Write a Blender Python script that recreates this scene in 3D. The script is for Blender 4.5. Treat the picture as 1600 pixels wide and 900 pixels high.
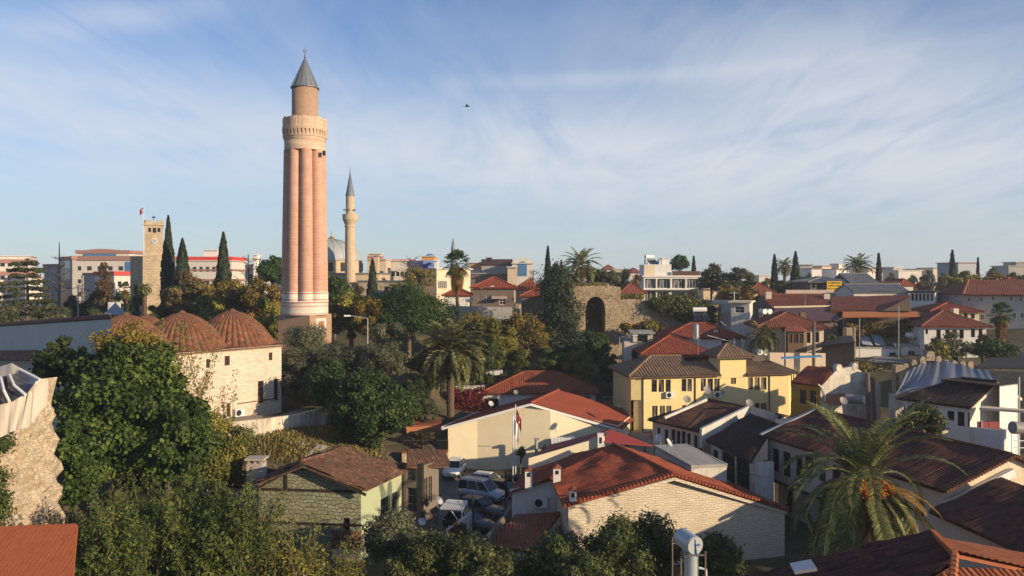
import bpy, math, random
import numpy as np
from mathutils import Vector as V
for o in list(bpy.data.objects): bpy.data.objects.remove(o)
S = bpy.context.scene; COL = S.collection
R = math.radians
# ---------------------------------------------------------------- camera, sky, sun, exposure
K = 1250.0; CZ = 20.0; HY = 435.0          # focal length in photo pixels, eye height, horizon row
cam = bpy.data.objects.new('camera', bpy.data.cameras.new('camera')); COL.objects.link(cam)
cam.location = (0, 0, CZ); cam.rotation_euler = (R(90), 0, 0)
cam.data.sensor_width = 36; cam.data.lens = 36*K/1600; cam.data.shift_y = -15/1600
cam.data.clip_start = 0.5; cam.data.clip_end = 9000
S.camera = cam
HAZE = 0.0004
SUN_AZ, SUN_EL = 121.0, 15.5               # azimuth clockwise from +Y
wd = bpy.data.worlds.new('World'); S.world = wd; wd.use_nodes = True
def sky():
    nt = wd.node_tree; N = nt.nodes; L = nt.links; N.clear()
    out = N.new('ShaderNodeOutputWorld'); bg = N.new('ShaderNodeBackground'); L.new(bg.outputs[0], out.inputs[0])
    st = N.new('ShaderNodeTexSky'); st.sky_type = 'NISHITA'; st.sun_disc = False
    st.sun_elevation = R(SUN_EL); st.sun_rotation = R(SUN_AZ); st.altitude = 50; st.air_density = 1.0; st.dust_density = 0.6; st.ozone_density = 2.2
    tc = N.new('ShaderNodeTexCoord'); sp = N.new('ShaderNodeSeparateXYZ'); L.new(tc.outputs['Generated'], sp.inputs[0])
    def m(op, a, b=None, c=None, cl=False):
        n = N.new('ShaderNodeMath'); n.operation = op; n.use_clamp = cl
        for i, q in enumerate((a, b, c)):
            if q is None: continue
            if hasattr(q, 'is_output'): L.new(q, n.inputs[i])
            else: n.inputs[i].default_value = q
        return n.outputs[0]
    x, y, z = sp.outputs
    az = m('ARCTAN2', x, y); el = m('ARCSINE', z)
    # cirrus lie on a flat layer far up: project the direction on it
    zz = m('MAXIMUM', z, 0.02); iz = m('DIVIDE', 1.0, m('ADD', zz, 0.10))
    cb = N.new('ShaderNodeCombineXYZ'); L.new(m('MULTIPLY', x, iz), cb.inputs[0]); L.new(m('MULTIPLY', y, iz), cb.inputs[1])
    def noise(vec, sc, det, rough, dist, scale3=(1,1,1), rot=0.0, loc=(0,0,0)):
        mp = N.new('ShaderNodeMapping'); mp.inputs['Scale'].default_value = scale3; mp.inputs['Rotation'].default_value = (0,0,rot); mp.inputs['Location'].default_value = loc
        L.new(vec, mp.inputs[0]); n = N.new('ShaderNodeTexNoise'); n.inputs['Scale'].default_value = sc; n.inputs['Detail'].default_value = det
        n.inputs['Roughness'].default_value = rough; n.inputs['Distortion'].default_value = dist; L.new(mp.outputs[0], n.inputs['Vector']); return n.outputs['Fac']
    n1 = noise(cb.outputs[0], 1.1, 7, .58, .9, (1.0, .55, 1), R(24))
    n2 = noise(cb.outputs[0], 3.2, 9, .62, 1.4, (1.0, .30, 1), R(-38), (3,1,0))
    n3 = noise(cb.outputs[0], .45, 4, .5, .4, (1,1,1), 0, (7.3,2,0))
    def blob(a0, e0, sa, se, w, tilt=0.0):        # a bank of cirrus round one direction
        da = m('DIVIDE', m('SUBTRACT', az, R(a0)), R(sa))
        de = m('DIVIDE', m('SUBTRACT', m('SUBTRACT', el, R(e0)), m('MULTIPLY', m('SUBTRACT', az, R(a0)), tilt)), R(se))
        g = m('POWER', 2.718, m('MULTIPLY', m('ADD', m('MULTIPLY', da, da), m('MULTIPLY', de, de)), -1.0))
        return m('MULTIPLY', g, w)
    bl = None
    for b in BLOBS:
        q = blob(*b); bl = q if bl is None else m('ADD', bl, q)
    wis = m('ADD', m('MULTIPLY', n1, .55), m('ADD', m('MULTIPLY', n2, .58), m('MULTIPLY', n3, .22)))
    wis = m('SUBTRACT', wis, .53)                                  # about -.2 .. .4
    low = m('MULTIPLY', m('POWER', m('SUBTRACT', 1.0, m('MINIMUM', m('MAXIMUM', m('DIVIDE', el, R(24)), 0), 1)), 1.5), .62)
    cov = m('ADD', m('MULTIPLY', bl, m('ADD', m('MULTIPLY', wis, 3.4), .42)), m('ADD', low, m('MULTIPLY', wis, .50)), cl=False)
    cov = m('MULTIPLY', m('SUBTRACT', 1.0, m('POWER', 2.718, m('MULTIPLY', m('MAXIMUM', cov, 0.0), -1.35))), .95)
    mx = N.new('ShaderNodeMix'); mx.data_type = 'RGBA'; L.new(cov, mx.inputs[0]); 
    gain = N.new('ShaderNodeMix'); gain.data_type = 'RGBA'; gain.blend_type = 'MULTIPLY'; gain.inputs[0].default_value = 1; L.new(st.outputs[0], gain.inputs[6]); gain.inputs[7].default_value = SKYTINT
    L.new(gain.outputs[2], mx.inputs[6]); mx.inputs[7].default_value = CLOUD
    L.new(mx.outputs[2], bg.inputs[0]); bg.inputs[1].default_value = SKY
SKY = 0.098
SKYTINT = (.55, .79, 1.10, 1); CLOUD = (5.9, 6.05, 6.3, 1)
BLOBS = [(-30, 10.0, 16, 3.2, .55, -.12), (-8, 9.0, 11, 2.4, .60, -.10), (8, 8.2, 13, 3.0, .75, -.12), (24, 11.0, 10, 4.2, .85, -.25), (20, 7.5, 12, 2.0, .35, 0), (-26, 16.4, 6, 1.0, .35, .25), (10, 14.0, 16, .5, .22, .02)]
sky()
sl = bpy.data.lights.new('sun', 'SUN'); sl.energy = 4.9; sl.angle = R(.5); sl.color = (1.0, .78, .52)
so = bpy.data.objects.new('sun', sl); COL.objects.link(so)
sd = V((math.sin(R(SUN_AZ))*math.cos(R(SUN_EL)), math.cos(R(SUN_AZ))*math.cos(R(SUN_EL)), math.sin(R(SUN_EL))))
so.rotation_euler = sd.to_track_quat('Z', 'Y').to_euler(); so.location = sd*200
S.view_settings.view_transform = 'Standard'; S.view_settings.look = 'None'; S.view_settings.exposure = 0.45; S.view_settings.gamma = 1

# ---------------------------------------------------------------- helpers
rng = np.random.default_rng(7); random.seed(7)
def P(x, y, d): return V(((x-800)/K*d, d, CZ-(y-HY)/K*d))          # photo pixel at a chosen distance
def PZ(x, y, z): return P(x, y, (CZ-z)*K/(y-HY))                    # photo pixel at a known height
W = {}                                                              # world origin of every object
class MB:
    def __init__(s): s.v = []; s.f = []; s.uv = {}
    def face(s, pts, uv=None):
        i = len(s.v); s.v += [tuple(p) for p in pts]
        if uv is not None: s.uv[len(s.f)] = uv
        s.f.append(tuple(range(i, i+len(pts))))
    def hexa(s, b, t):                                              # bottom ring and top ring
        n = len(b); i = len(s.v); s.v += [tuple(p) for p in b] + [tuple(p) for p in t]
        s.f.append(tuple(i+k for k in reversed(range(n)))); s.f.append(tuple(i+n+k for k in range(n)))
        for k in range(n): s.f.append((i+k, i+(k+1) % n, i+n+(k+1) % n, i+n+k))
    def box(s, c, size, rz=0.0):                                    # c = centre of the bottom face
        x, y, z = c; a, b, h = size[0]/2, size[1]/2, size[2]; cs, sn = math.cos(rz), math.sin(rz)
        q = [(x+u*cs-w*sn, y+u*sn+w*cs) for u, w in ((-a,-b),(a,-b),(a,b),(-a,b))]
        s.hexa([(p[0],p[1],z) for p in q], [(p[0],p[1],z+h) for p in q])
    def tube(s, pts, rad, n=8, cap=True):
        pts = [V(p) for p in pts]; i0 = len(s.v); rad = rad if hasattr(rad, '__len__') else [rad]*len(pts)
        up = V((0,0,1))
        for k, p in enumerate(pts):
            t = (pts[min(k+1, len(pts)-1)]-pts[max(k-1, 0)]).normalized()
            a = t.cross(up if abs(t.z) < .95 else V((1,0,0))).normalized(); b = t.cross(a)
            for j in range(n):
                w = 2*math.pi*j/n; s.v.append(tuple(p+(a*math.cos(w)+b*math.sin(w))*rad[k]))
        for k in range(len(pts)-1):
            for j in range(n):
                s.f.append((i0+k*n+j, i0+k*n+(j+1) % n, i0+(k+1)*n+(j+1) % n, i0+(k+1)*n+j))
        if cap:
            s.f.append(tuple(i0+j for j in range(n))); s.f.append(tuple(i0+(len(pts)-1)*n+j for j in reversed(range(n))))
    def lathe(s, c, prof, n=24, mod=None, uvr=None, half=None):     # prof: (radius, z)
        i0 = len(s.v); c = V(c); m = len(prof); vv = [0]
        for k in range(1, m): vv.append(vv[-1]+math.hypot(prof[k][0]-prof[k-1][0], prof[k][1]-prof[k-1][1]))
        for r, z in prof:
            for j in range(n):
                w = 2*math.pi*j/n; q = r*(mod(w, z) if mod else 1); s.v.append((c.x+q*math.cos(w), c.y+q*math.sin(w), c.z+z))
        ur = uvr or max(p[0] for p in prof)
        for k in range(m-1):
            for j in range(n):
                s.uv[len(s.f)] = [(2*math.pi*(j+a)/n*ur, vv[k+b]) for a, b in ((0,0),(1,0),(1,1),(0,1))]
                s.f.append((i0+k*n+j, i0+k*n+(j+1) % n, i0+(k+1)*n+(j+1) % n, i0+(k+1)*n+j))
        if prof[-1][0] > .01: s.f.append(tuple(i0+(m-1)*n+j for j in range(n)))
    def bar(s, p, q, w, h=None):
        p, q = V(p), V(q); h = h or w; t = (q-p).normalized(); a = t.cross(V((0,0,1)) if abs(t.z) < .95 else V((1,0,0))).normalized(); b = a.cross(t)
        r = [a*w/2*i+b*h/2*j for i, j in ((-1,-1),(1,-1),(1,1),(-1,1))]
        s.hexa([p+k for k in r], [q+k for k in r])
    def slab(s, pts, th):                                           # polygon given a thickness below it
        n = V((0,0,0)); pts = [V(p) for p in pts]
        for k in range(len(pts)): n += pts[k].cross(pts[(k+1) % len(pts)])
        n.normalize(); s.hexa([p-n*th for p in pts], pts)
def wo(p): return W[p.name] if p is not None else V((0,0,0))
def mesh_obj(name, me, mat, parent=None, org=None):
    o = bpy.data.objects.new(name, me); COL.objects.link(o)
    if mat is not None: me.materials.append(mat)
    if parent is not None: o.parent = parent; W[o.name] = wo(parent)
    else: W[o.name] = V(org or (0,0,0)); o.location = W[o.name]
    return o
def build(name, mb, mat, parent=None, smooth=False, org=None):
    me = bpy.data.meshes.new(name)
    if parent is not None: off = wo(parent)
    else:
        a = np.array(mb.v); off = V(org) if org is not None else V((a[:,0].mean(), a[:,1].mean(), a[:,2].min()))
    me.from_pydata([(x-off.x, y-off.y, z-off.z) for x, y, z in mb.v], [], mb.f)
    uvl = me.uv_layers.new(name='UVMap'); buf = []
    vs = mb.v
    for i, f in enumerate(mb.f):
        u = mb.uv.get(i)
        if u is not None:
            for q in u: buf += [q[0], q[1]]
            continue
        n = V((0,0,0)); c = [V(vs[k]) for k in f]
        for k in range(1, len(c)-1): n += (c[k]-c[0]).cross(c[k+1]-c[0])
        if n.length > 0: n.normalize()
        if abs(n.z) > .8:
            for q in c: buf += [q.x, q.y]
        else:
            t = V((-n.y, n.x, 0)).normalized(); w = max(.2, math.hypot(n.x, n.y))
            for q in c: buf += [q.dot(t), q.z/w]
    uvl.data.foreach_set('uv', buf)
    if smooth: me.polygons.foreach_set('use_smooth', [True]*len(me.polygons))
    me.update()
    return mesh_obj(name, me, mat, parent, off)
def tag(o, label, cat, group=None, kind=None):
    if label: o['label'] = label
    if cat: o['category'] = cat
    if group: o['group'] = group
    if kind: o['kind'] = kind
    return o
def empty(name, loc, label, cat, group=None):
    o = bpy.data.objects.new(name, None); COL.objects.link(o); o.location = loc; o.empty_display_size = .3; W[o.name] = V(loc); return tag(o, label, cat, group)
def lempty(*a):                                                     # an Empty whose parts are built round its own origin
    o = empty(*a); W[o.name] = V((0,0,0)); return o
def dup(root, loc, rz=0.0, sc=None, label=None, mats=None):
    r = root.copy(); COL.objects.link(r); r.location = loc; r.rotation_euler = (0,0,rz)
    if sc: r.scale = sc if hasattr(sc, '__len__') else (sc,)*3
    if label: r['label'] = label
    W[r.name] = V(loc)
    for ch in root.children:
        c = ch.copy(); COL.objects.link(c); c.parent = r
        for g in ch.children:
            d = g.copy(); COL.objects.link(d); d.parent = c
    return r
# ---------------------------------------------------------------- materials
class NT:
    def __init__(s, name):
        s.mat = bpy.data.materials.new(name); s.mat.use_nodes = True; s.t = s.mat.node_tree; s.b = s.t.nodes['Principled BSDF']; s.out = s.t.nodes['Material Output']
        s.tc = None
    def n(s, typ, **kw):
        q = s.t.nodes.new(typ)
        for k, v in kw.items(): setattr(q, k, v)
        return q
    def set(s, sock, v):
        if hasattr(v, 'is_output'): s.t.links.new(v, sock)
        else: sock.default_value = v
    def co(s, w): 
        if s.tc is None: s.tc = s.n('ShaderNodeTexCoord')
        return s.tc.outputs[w]
    def m(s, op, a, b=None, c=None, clamp=False):
        q = s.n('ShaderNodeMath', operation=op, use_clamp=clamp)
        for i, v in enumerate((a, b, c)):
            if v is not None: s.set(q.inputs[i], v)
        return q.outputs[0]
    def map(s, vec, sc=(1,1,1), loc=(0,0,0)):
        q = s.n('ShaderNodeMapping'); s.set(q.inputs[0], vec); q.inputs['Scale'].default_value = sc; q.inputs['Location'].default_value = loc; return q.outputs[0]
    def noise(s, vec, sc, det=4, ro=.55, di=0, col=False):
        q = s.n('ShaderNodeTexNoise'); s.set(q.inputs['Vector'], vec); q.inputs['Scale'].default_value = sc; q.inputs['Detail'].default_value = det; q.inputs['Roughness'].default_value = ro; q.inputs['Distortion'].default_value = di
        return q.outputs['Color' if col else 'Fac']
    def ramp(s, f, stops, interp='LINEAR'):
        q = s.n('ShaderNodeValToRGB'); s.set(q.inputs[0], f); e = q.color_ramp.elements; q.color_ramp.interpolation = interp
        while len(e) > len(stops): e.remove(e[-1])
        while len(e) < len(stops): e.new(1)
        for k, (p, c) in enumerate(stops): e[k].position = p; e[k].color = (*c, 1) if hasattr(c, '__len__') else (c,c,c,1)
        return q.outputs[0]
    def mix(s, f, a, b, bt='MIX'):
        q = s.n('ShaderNodeMix', data_type='RGBA', blend_type=bt); s.set(q.inputs[0], f)
        for i, v in ((6, a), (7, b)): s.set(q.inputs[i], (*v, 1) if isinstance(v, tuple) and len(v) == 3 else v)
        return q.outputs[2]
    def bump(s, h, st=.3, dist=.05):
        q = s.n('ShaderNodeBump'); s.set(q.inputs['Height'], h); q.inputs['Strength'].default_value = st; q.inputs['Distance'].default_value = dist; s.t.links.new(q.outputs[0], s.b.inputs['Normal'])
    def fin(s, col, rough=.85, metal=0, spec=.3):
        s.set(s.b.inputs['Base Color'], (*col, 1) if isinstance(col, tuple) and len(col) == 3 else col); s.set(s.b.inputs['Roughness'], rough); s.b.inputs['Metallic'].default_value = metal; s.b.inputs['Specular IOR Level'].default_value = spec
        return s.mat
def dark(c, f): return tuple(q*f for q in c)
def plaster(name, col, dirt=.35, dcol=None, rough=.9):
    t = NT(name); o = t.co('Object'); uv = t.co('UV'); dcol = dcol or tuple(q*k for q, k in zip(col, (.42,.38,.33)))
    a = t.ramp(t.noise(o, .7, 6, .62, .4), [(.42, 0), (.68, 1)]); st = t.ramp(t.noise(t.map(uv, (1.7, .16, 1)), 1.6, 6, .65), [(.46, 0), (.72, 1)]); f = t.noise(o, 9, 3, .6)
    mk = t.m('MULTIPLY', t.m('ADD', t.m('MULTIPLY', a, .55), t.m('MULTIPLY', st, .6)), dirt, clamp=True)
    c = t.mix(mk, col, dcol); c = t.mix(t.m('MULTIPLY', f, .16), c, dark(col, .6)); t.bump(t.noise(o, 22, 4, .7), .18, .03)
    return t.fin(c, rough)
def blocks(name, c1, c2, mo, bw=.45, bh=.2, ms=.012, dirt=.3, dcol=(.09,.075,.06), wob=.03, bias=0.0, bstr=.5):
    t = NT(name); uv = t.co('UV'); o = t.co('Object')
    w = t.n('ShaderNodeVectorMath', operation='SCALE'); sub = t.n('ShaderNodeVectorMath', operation='SUBTRACT'); t.set(sub.inputs[0], t.noise(uv, 1.6, 3, .5, 0, True)); sub.inputs[1].default_value = (.5,.5,.5)
    t.set(w.inputs[0], sub.outputs[0]); w.inputs['Scale'].default_value = wob*4; ad = t.n('ShaderNodeVectorMath', operation='ADD'); t.set(ad.inputs[0], uv); t.set(ad.inputs[1], w.outputs[0])
    b = t.n('ShaderNodeTexBrick'); t.set(b.inputs['Vector'], ad.outputs[0]); b.inputs['Scale'].default_value = 1; b.inputs['Brick Width'].default_value = bw; b.inputs['Row Height'].default_value = bh; b.inputs['Mortar Size'].default_value = ms; b.inputs['Bias'].default_value = bias; b.inputs['Mortar Smooth'].default_value = .3
    for k, c in zip(('Color1','Color2','Mortar'), (c1, c2, mo)): b.inputs[k].default_value = (*c, 1)
    mk = t.m('MULTIPLY', t.ramp(t.noise(o, .55, 7, .68, .5), [(.45, 0), (.72, 1)]), dirt); g = t.noise(o, 6, 4, .65)
    c = t.mix(t.m('MULTIPLY', t.m('SUBTRACT', g, .25), .5, clamp=True), b.outputs['Color'], dark(c1, .5)); c = t.mix(mk, c, dcol)
    t.bump(t.m('ADD', t.m('MULTIPLY', b.outputs['Fac'], -1.0), t.m('MULTIPLY', g, .6)), bstr, .04)
    return t.fin(c, .92)
def rubble(name, c1, c2, c3, sc=3.0, edge=.06, mo=(.2,.17,.13), dirt=.3, dcol=(.08,.07,.05), flat=1.5):
    t = NT(name); uv = t.map(t.co('UV'), (1, flat, 1)); o = t.co('Object')
    w = t.n('ShaderNodeVectorMath', operation='SCALE'); t.set(w.inputs[0], t.noise(uv, 2.2, 3, .5, 0, True)); w.inputs['Scale'].default_value = .22; ad = t.n('ShaderNodeVectorMath', operation='ADD'); t.set(ad.inputs[0], uv); t.set(ad.inputs[1], w.outputs[0])
    v = t.n('ShaderNodeTexVoronoi', feature='F1'); t.set(v.inputs['Vector'], ad.outputs[0]); v.inputs['Scale'].default_value = sc
    e = t.n('ShaderNodeTexVoronoi', feature='DISTANCE_TO_EDGE'); t.set(e.inputs['Vector'], ad.outputs[0]); e.inputs['Scale'].default_value = sc
    sp = t.n('ShaderNodeSeparateColor'); t.set(sp.inputs[0], v.outputs['Color']); c = t.ramp(sp.outputs[0], [(0, c1), (.5, c2), (1, c3)])
    em = t.ramp(e.outputs['Distance'], [(edge*.4, 0), (edge, 1)]); g = t.noise(o, 5, 5, .7); c = t.mix(em, mo, c); c = t.mix(t.m('MULTIPLY', g, .45), c, dark(c1, .45))
    c = t.mix(t.m('MULTIPLY', t.ramp(t.noise(o, .5, 7, .7, .6), [(.45, 0), (.7, 1)]), dirt), c, dcol)
    t.bump(t.m('ADD', em, t.m('MULTIPLY', g, .8)), .7, .06); return t.fin(c, .95)
def tile(name, cs, moss=.3, mcol=(.06,.045,.035), pitch=.24, course=.42, patch=.7, lich=0.0):
    t = NT(name); uv = t.co('UV'); o = t.co('Object'); s = t.n('ShaderNodeSeparateXYZ'); t.set(s.inputs[0], uv)
    u = t.m('FLOOR', t.m('DIVIDE', s.outputs[0], pitch)); vq = t.m('DIVIDE', s.outputs[1], course); v = t.m('FLOOR', vq); fr = t.m('FRACT', vq)
    cb = t.n('ShaderNodeCombineXYZ'); t.set(cb.inputs[0], u); t.set(cb.inputs[1], v); wn = t.n('ShaderNodeTexWhiteNoise'); t.set(wn.inputs['Vector'], cb.outputs[0])
    c = t.ramp(wn.outputs['Value'], [(k/(len(cs)-1), q) for k, q in enumerate(cs)])
    big = t.noise(o, patch, 6, .65, .6); mid = t.noise(o, patch*4.5, 5, .7, .4); mk = t.m('MULTIPLY', t.ramp(t.m('ADD', t.m('ADD', t.m('MULTIPLY', big, .62), t.m('MULTIPLY', mid, .40)), t.m('MULTIPLY', t.m('SUBTRACT', wn.outputs['Value'], .5), .26)), [(.43, 0), (.62, 1)]), moss, clamp=True)
    c = t.mix(mk, c, mcol); fine = t.noise(o, 7, 4, .7); c = t.mix(t.m('MULTIPLY', fine, .35), c, dark(cs[0], .55))
    if lich > 0: c = t.mix(t.m('MULTIPLY', t.ramp(t.noise(o, 3.3, 6, .75), [(.56, 0), (.66, 1)]), lich), c, (.34,.31,.25))
    h = t.m('ADD', t.m('MULTIPLY', t.m('SUBTRACT', 1.0, fr), .7), t.m('MULTIPLY', fine, .4)); t.bump(h, .55, .05)
    return t.fin(c, .88)
def leaf(name, c1, c2, c3, trans=.25, hue=.05):
    t = NT(name); at = t.n('ShaderNodeAttribute', attribute_name='lv'); oi = t.n('ShaderNodeObjectInfo')
    c = t.ramp(at.outputs['Fac'], [(0, c1), (.55, c2), (1, c3)])
    hs = t.n('ShaderNodeHueSaturation'); t.set(hs.inputs['Color'], c); t.set(hs.inputs['Hue'], t.m('ADD', .5-hue*.25, t.m('MULTIPLY', oi.outputs['Random'], hue*.5))); t.set(hs.inputs['Value'], t.m('ADD', .88, t.m('MULTIPLY', oi.outputs['Random'], .24)))
    t.fin(hs.outputs[0], .6, 0, .25); tr = t.n('ShaderNodeBsdfTranslucent'); t.set(tr.inputs[0], hs.outputs[0]); ms = t.n('ShaderNodeMixShader'); ms.inputs[0].default_value = trans
    t.t.links.new(t.b.outputs[0], ms.inputs[1]); t.t.links.new(tr.outputs[0], ms.inputs[2]); t.t.links.new(ms.outputs[0], t.out.inputs[0]); return t.mat
def paint(name, col, rough=.5, metal=0, spec=.4, var=.12):
    t = NT(name); o = t.co('Object'); f = t.noise(o, 3, 5, .65); return t.fin(t.mix(t.m('MULTIPLY', f, var*2), col, dark(col, .55)), rough, metal, spec)
def glass(name, col=(.015,.018,.022), rough=.12, spec=.5, curtain=0.0):
    t = NT(name); o = t.co('Object'); f = t.ramp(t.noise(t.map(o, (1,1,.15)), 2.2, 2, .5), [(.45, 0), (.6, 1)])
    return t.fin(t.mix(t.m('MULTIPLY', f, curtain), col, (.34,.32,.28)), rough, 0, spec)
def wood(name, col, rough=.75):
    t = NT(name); uv = t.co('UV'); f = t.noise(t.map(uv, (7, .7, 1)), 2.5, 6, .7); g = t.noise(t.co('Object'), 1.3, 4, .6); c = t.mix(f, dark(col, .45), col); c = t.mix(t.m('MULTIPLY', g, .4), c, dark(col, .6)); t.bump(f, .3, .02); return t.fin(c, rough)
M = {}
M['glass'] = glass('dark window glass'); M['curtain'] = glass('curtained glass', curtain=.55); M['blueglass'] = glass('blue glass', (.06,.16,.30), .1)
M['white'] = plaster('white plaster', (.74,.71,.66), .30); M['whiteold'] = plaster('stained white plaster', (.60,.57,.51), .75); M['cream'] = plaster('cream plaster', (.74,.65,.45), .32, (.54,.46,.34))
M['yellow'] = plaster('yellow plaster', (.80,.63,.30), .30, (.56,.43,.22)); M['ochre'] = plaster('ochre plaster', (.50,.25,.04), .3); M['beige'] = plaster('beige plaster', (.70,.57,.40), .25)
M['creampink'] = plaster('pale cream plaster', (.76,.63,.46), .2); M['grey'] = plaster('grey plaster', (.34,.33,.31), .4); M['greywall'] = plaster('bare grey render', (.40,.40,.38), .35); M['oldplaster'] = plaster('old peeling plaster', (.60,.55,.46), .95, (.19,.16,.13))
M['green'] = plaster('faded green plaster', (.38,.44,.27), .7, (.36,.30,.21)); M['brownwall'] = plaster('brown plaster', (.16,.125,.10), .4); M['pinkgrey'] = plaster('pinkish render', (.52,.42,.36), .3)
M['concrete'] = plaster('concrete', (.38,.37,.34), .6); M['redpaint'] = paint('red paint', (.50,.035,.03), .6); M['blueroof'] = paint('blue sheet', (.03,.09,.32), .5)
M['frame'] = paint('white window frame', (.72,.71,.68), .5); M['wframe'] = wood('brown wood', (.13,.065,.035)); M['dwood'] = wood('dark wood', (.05,.035,.025)); M['owood'] = wood('weathered grey wood', (.24,.20,.15)); M['bwood'] = wood('bay window wood', (.20,.13,.075))
M['steel'] = paint('galvanised steel', (.42,.44,.46), .35, .7); M['pole'] = paint('grey pole paint', (.36,.37,.37), .5, .3); M['wpaint'] = paint('white paint', (.70,.70,.68), .45); M['black'] = paint('black metal', (.018,.018,.018), .5); M['dish'] = paint('dish paint', (.50,.50,.49), .5); M['dishdark'] = paint('grey dish paint', (.24,.22,.21), .55)
M['lead'] = NT('lead roof sheet').fin((.17,.19,.21), .5, .2); M['gold'] = paint('gilded copper', (.65,.40,.08), .3, .8)
M['tile'] = tile('terracotta tiles', [(.23,.055,.028),(.33,.085,.038),(.40,.12,.05)], .35); M['tilenew'] = tile('new red tiles', [(.27,.058,.03),(.32,.075,.036),(.37,.098,.044)], .4, (.14,.045,.03)); M['tiledark'] = tile('old dark tiles', [(.07,.032,.022),(.12,.05,.03),(.20,.08,.045)], .75, (.025,.02,.017), lich=.12)
M['tileold'] = tile('lichen covered tiles', [(.09,.05,.032),(.19,.085,.045),(.40,.14,.055)], .75, (.075,.058,.042), patch=1.3, lich=.6); M['tileyel'] = tile('sun bleached pan tiles', [(.20,.13,.08),(.27,.17,.10),(.33,.21,.12)], .5, (.10,.07,.045), lich=.2); M['tilebrown'] = tile('brown red tiles', [(.20,.062,.036),(.28,.088,.047),(.35,.12,.06)], .45, (.11,.045,.03))
M['tilemix'] = tile('weathered red tiles', [(.20,.045,.022),(.38,.085,.034),(.46,.125,.05)], .66, (.09,.034,.024), patch=.9)
M['dometile'] = tile('dome tiles', [(.13,.05,.027),(.29,.10,.042),(.40,.155,.065)], .8, (.085,.058,.038), patch=2.4, lich=.6)
M['darkroof'] = paint('dark bitumen roof', (.03,.028,.027), .8); M['greyroof'] = paint('grey sheet roof', (.20,.20,.20), .7); M['bluegrey'] = paint('blue grey sheet', (.26,.29,.33), .6); M['awning'] = paint('orange awning cloth', (.48,.16,.035), .8); M['redcloth'] = paint('dark red awning cloth', (.27,.035,.03), .8); M['tarp'] = paint('grey blue tarpaulin', (.13,.145,.175), .42, 0, .5, .2); M['canvas'] = paint('cream canvas', (.54,.46,.36), .85)
M['bark'] = wood('bark', (.16,.12,.085), .95); M['palmbark'] = wood('palm bark', (.17,.11,.07), .95); M['greybark'] = wood('grey bark', (.22,.19,.16), .95)
M['thatch'] = wood('dry palm thatch', (.36,.24,.11), .95)
M['lf_fig'] = leaf('fig leaves', (.028,.050,.011), (.066,.100,.020), (.14,.18,.038)); M['lf_dark'] = leaf('dark green leaves', (.022,.042,.011), (.046,.078,.018), (.10,.14,.034)); M['lf_pine'] = leaf('pine needles', (.014,.036,.007), (.030,.068,.011), (.062,.115,.020), .15)
M['lf_olive'] = leaf('olive leaves', (.065,.075,.038), (.115,.125,.062), (.20,.20,.115)); M['lf_aut'] = leaf('autumn leaves', (.10,.075,.018), (.20,.145,.030), (.36,.25,.05)); M['lf_yel'] = leaf('yellow green leaves', (.065,.075,.016), (.165,.160,.030), (.36,.29,.055)); M['lf_brown'] = leaf('brown leaves', (0.084,0.058,0.026), (0.144,0.102,0.043), (0.216,0.150,0.060))
M['lf_cyp'] = leaf('cypress foliage', (.016,.026,.012), (.030,.044,.018), (.060,.070,.026), .1); M['lf_ced'] = leaf('cedar needles', (0.036,0.050,0.024), (0.066,0.082,0.036), (0.132,0.120,0.048), .12); M['lf_cit'] = leaf('glossy loquat leaves', (.026,.040,.012), (.060,.082,.020), (.19,.18,.06), .15); M['lf_palm'] = leaf('palm leaflets', (.050,.066,.022), (.15,.165,.055), (.38,.35,.15), .2); M['lf_red'] = leaf('red creeper leaves', (.07,.006,.009), (.12,.010,.014), (.19,.025,.02)); M['lf_ivy'] = leaf('ivy leaves', (0.035,0.057,0.015), (0.069,0.098,0.022), (0.150,0.144,0.037)); M['lf_reed'] = leaf('thicket leaves', (.034,.056,.013), (.085,.115,.024), (.21,.21,.045)); M['lf_grass'] = leaf('dry grass blades', (0.130,0.110,0.035), (0.220,0.180,0.060), (0.360,0.280,0.110), .3)
M['lf_fan'] = leaf('fan palm leaves', (0.030,0.055,0.016), (0.060,0.095,0.026), (0.130,0.150,0.050), .2)
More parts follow.
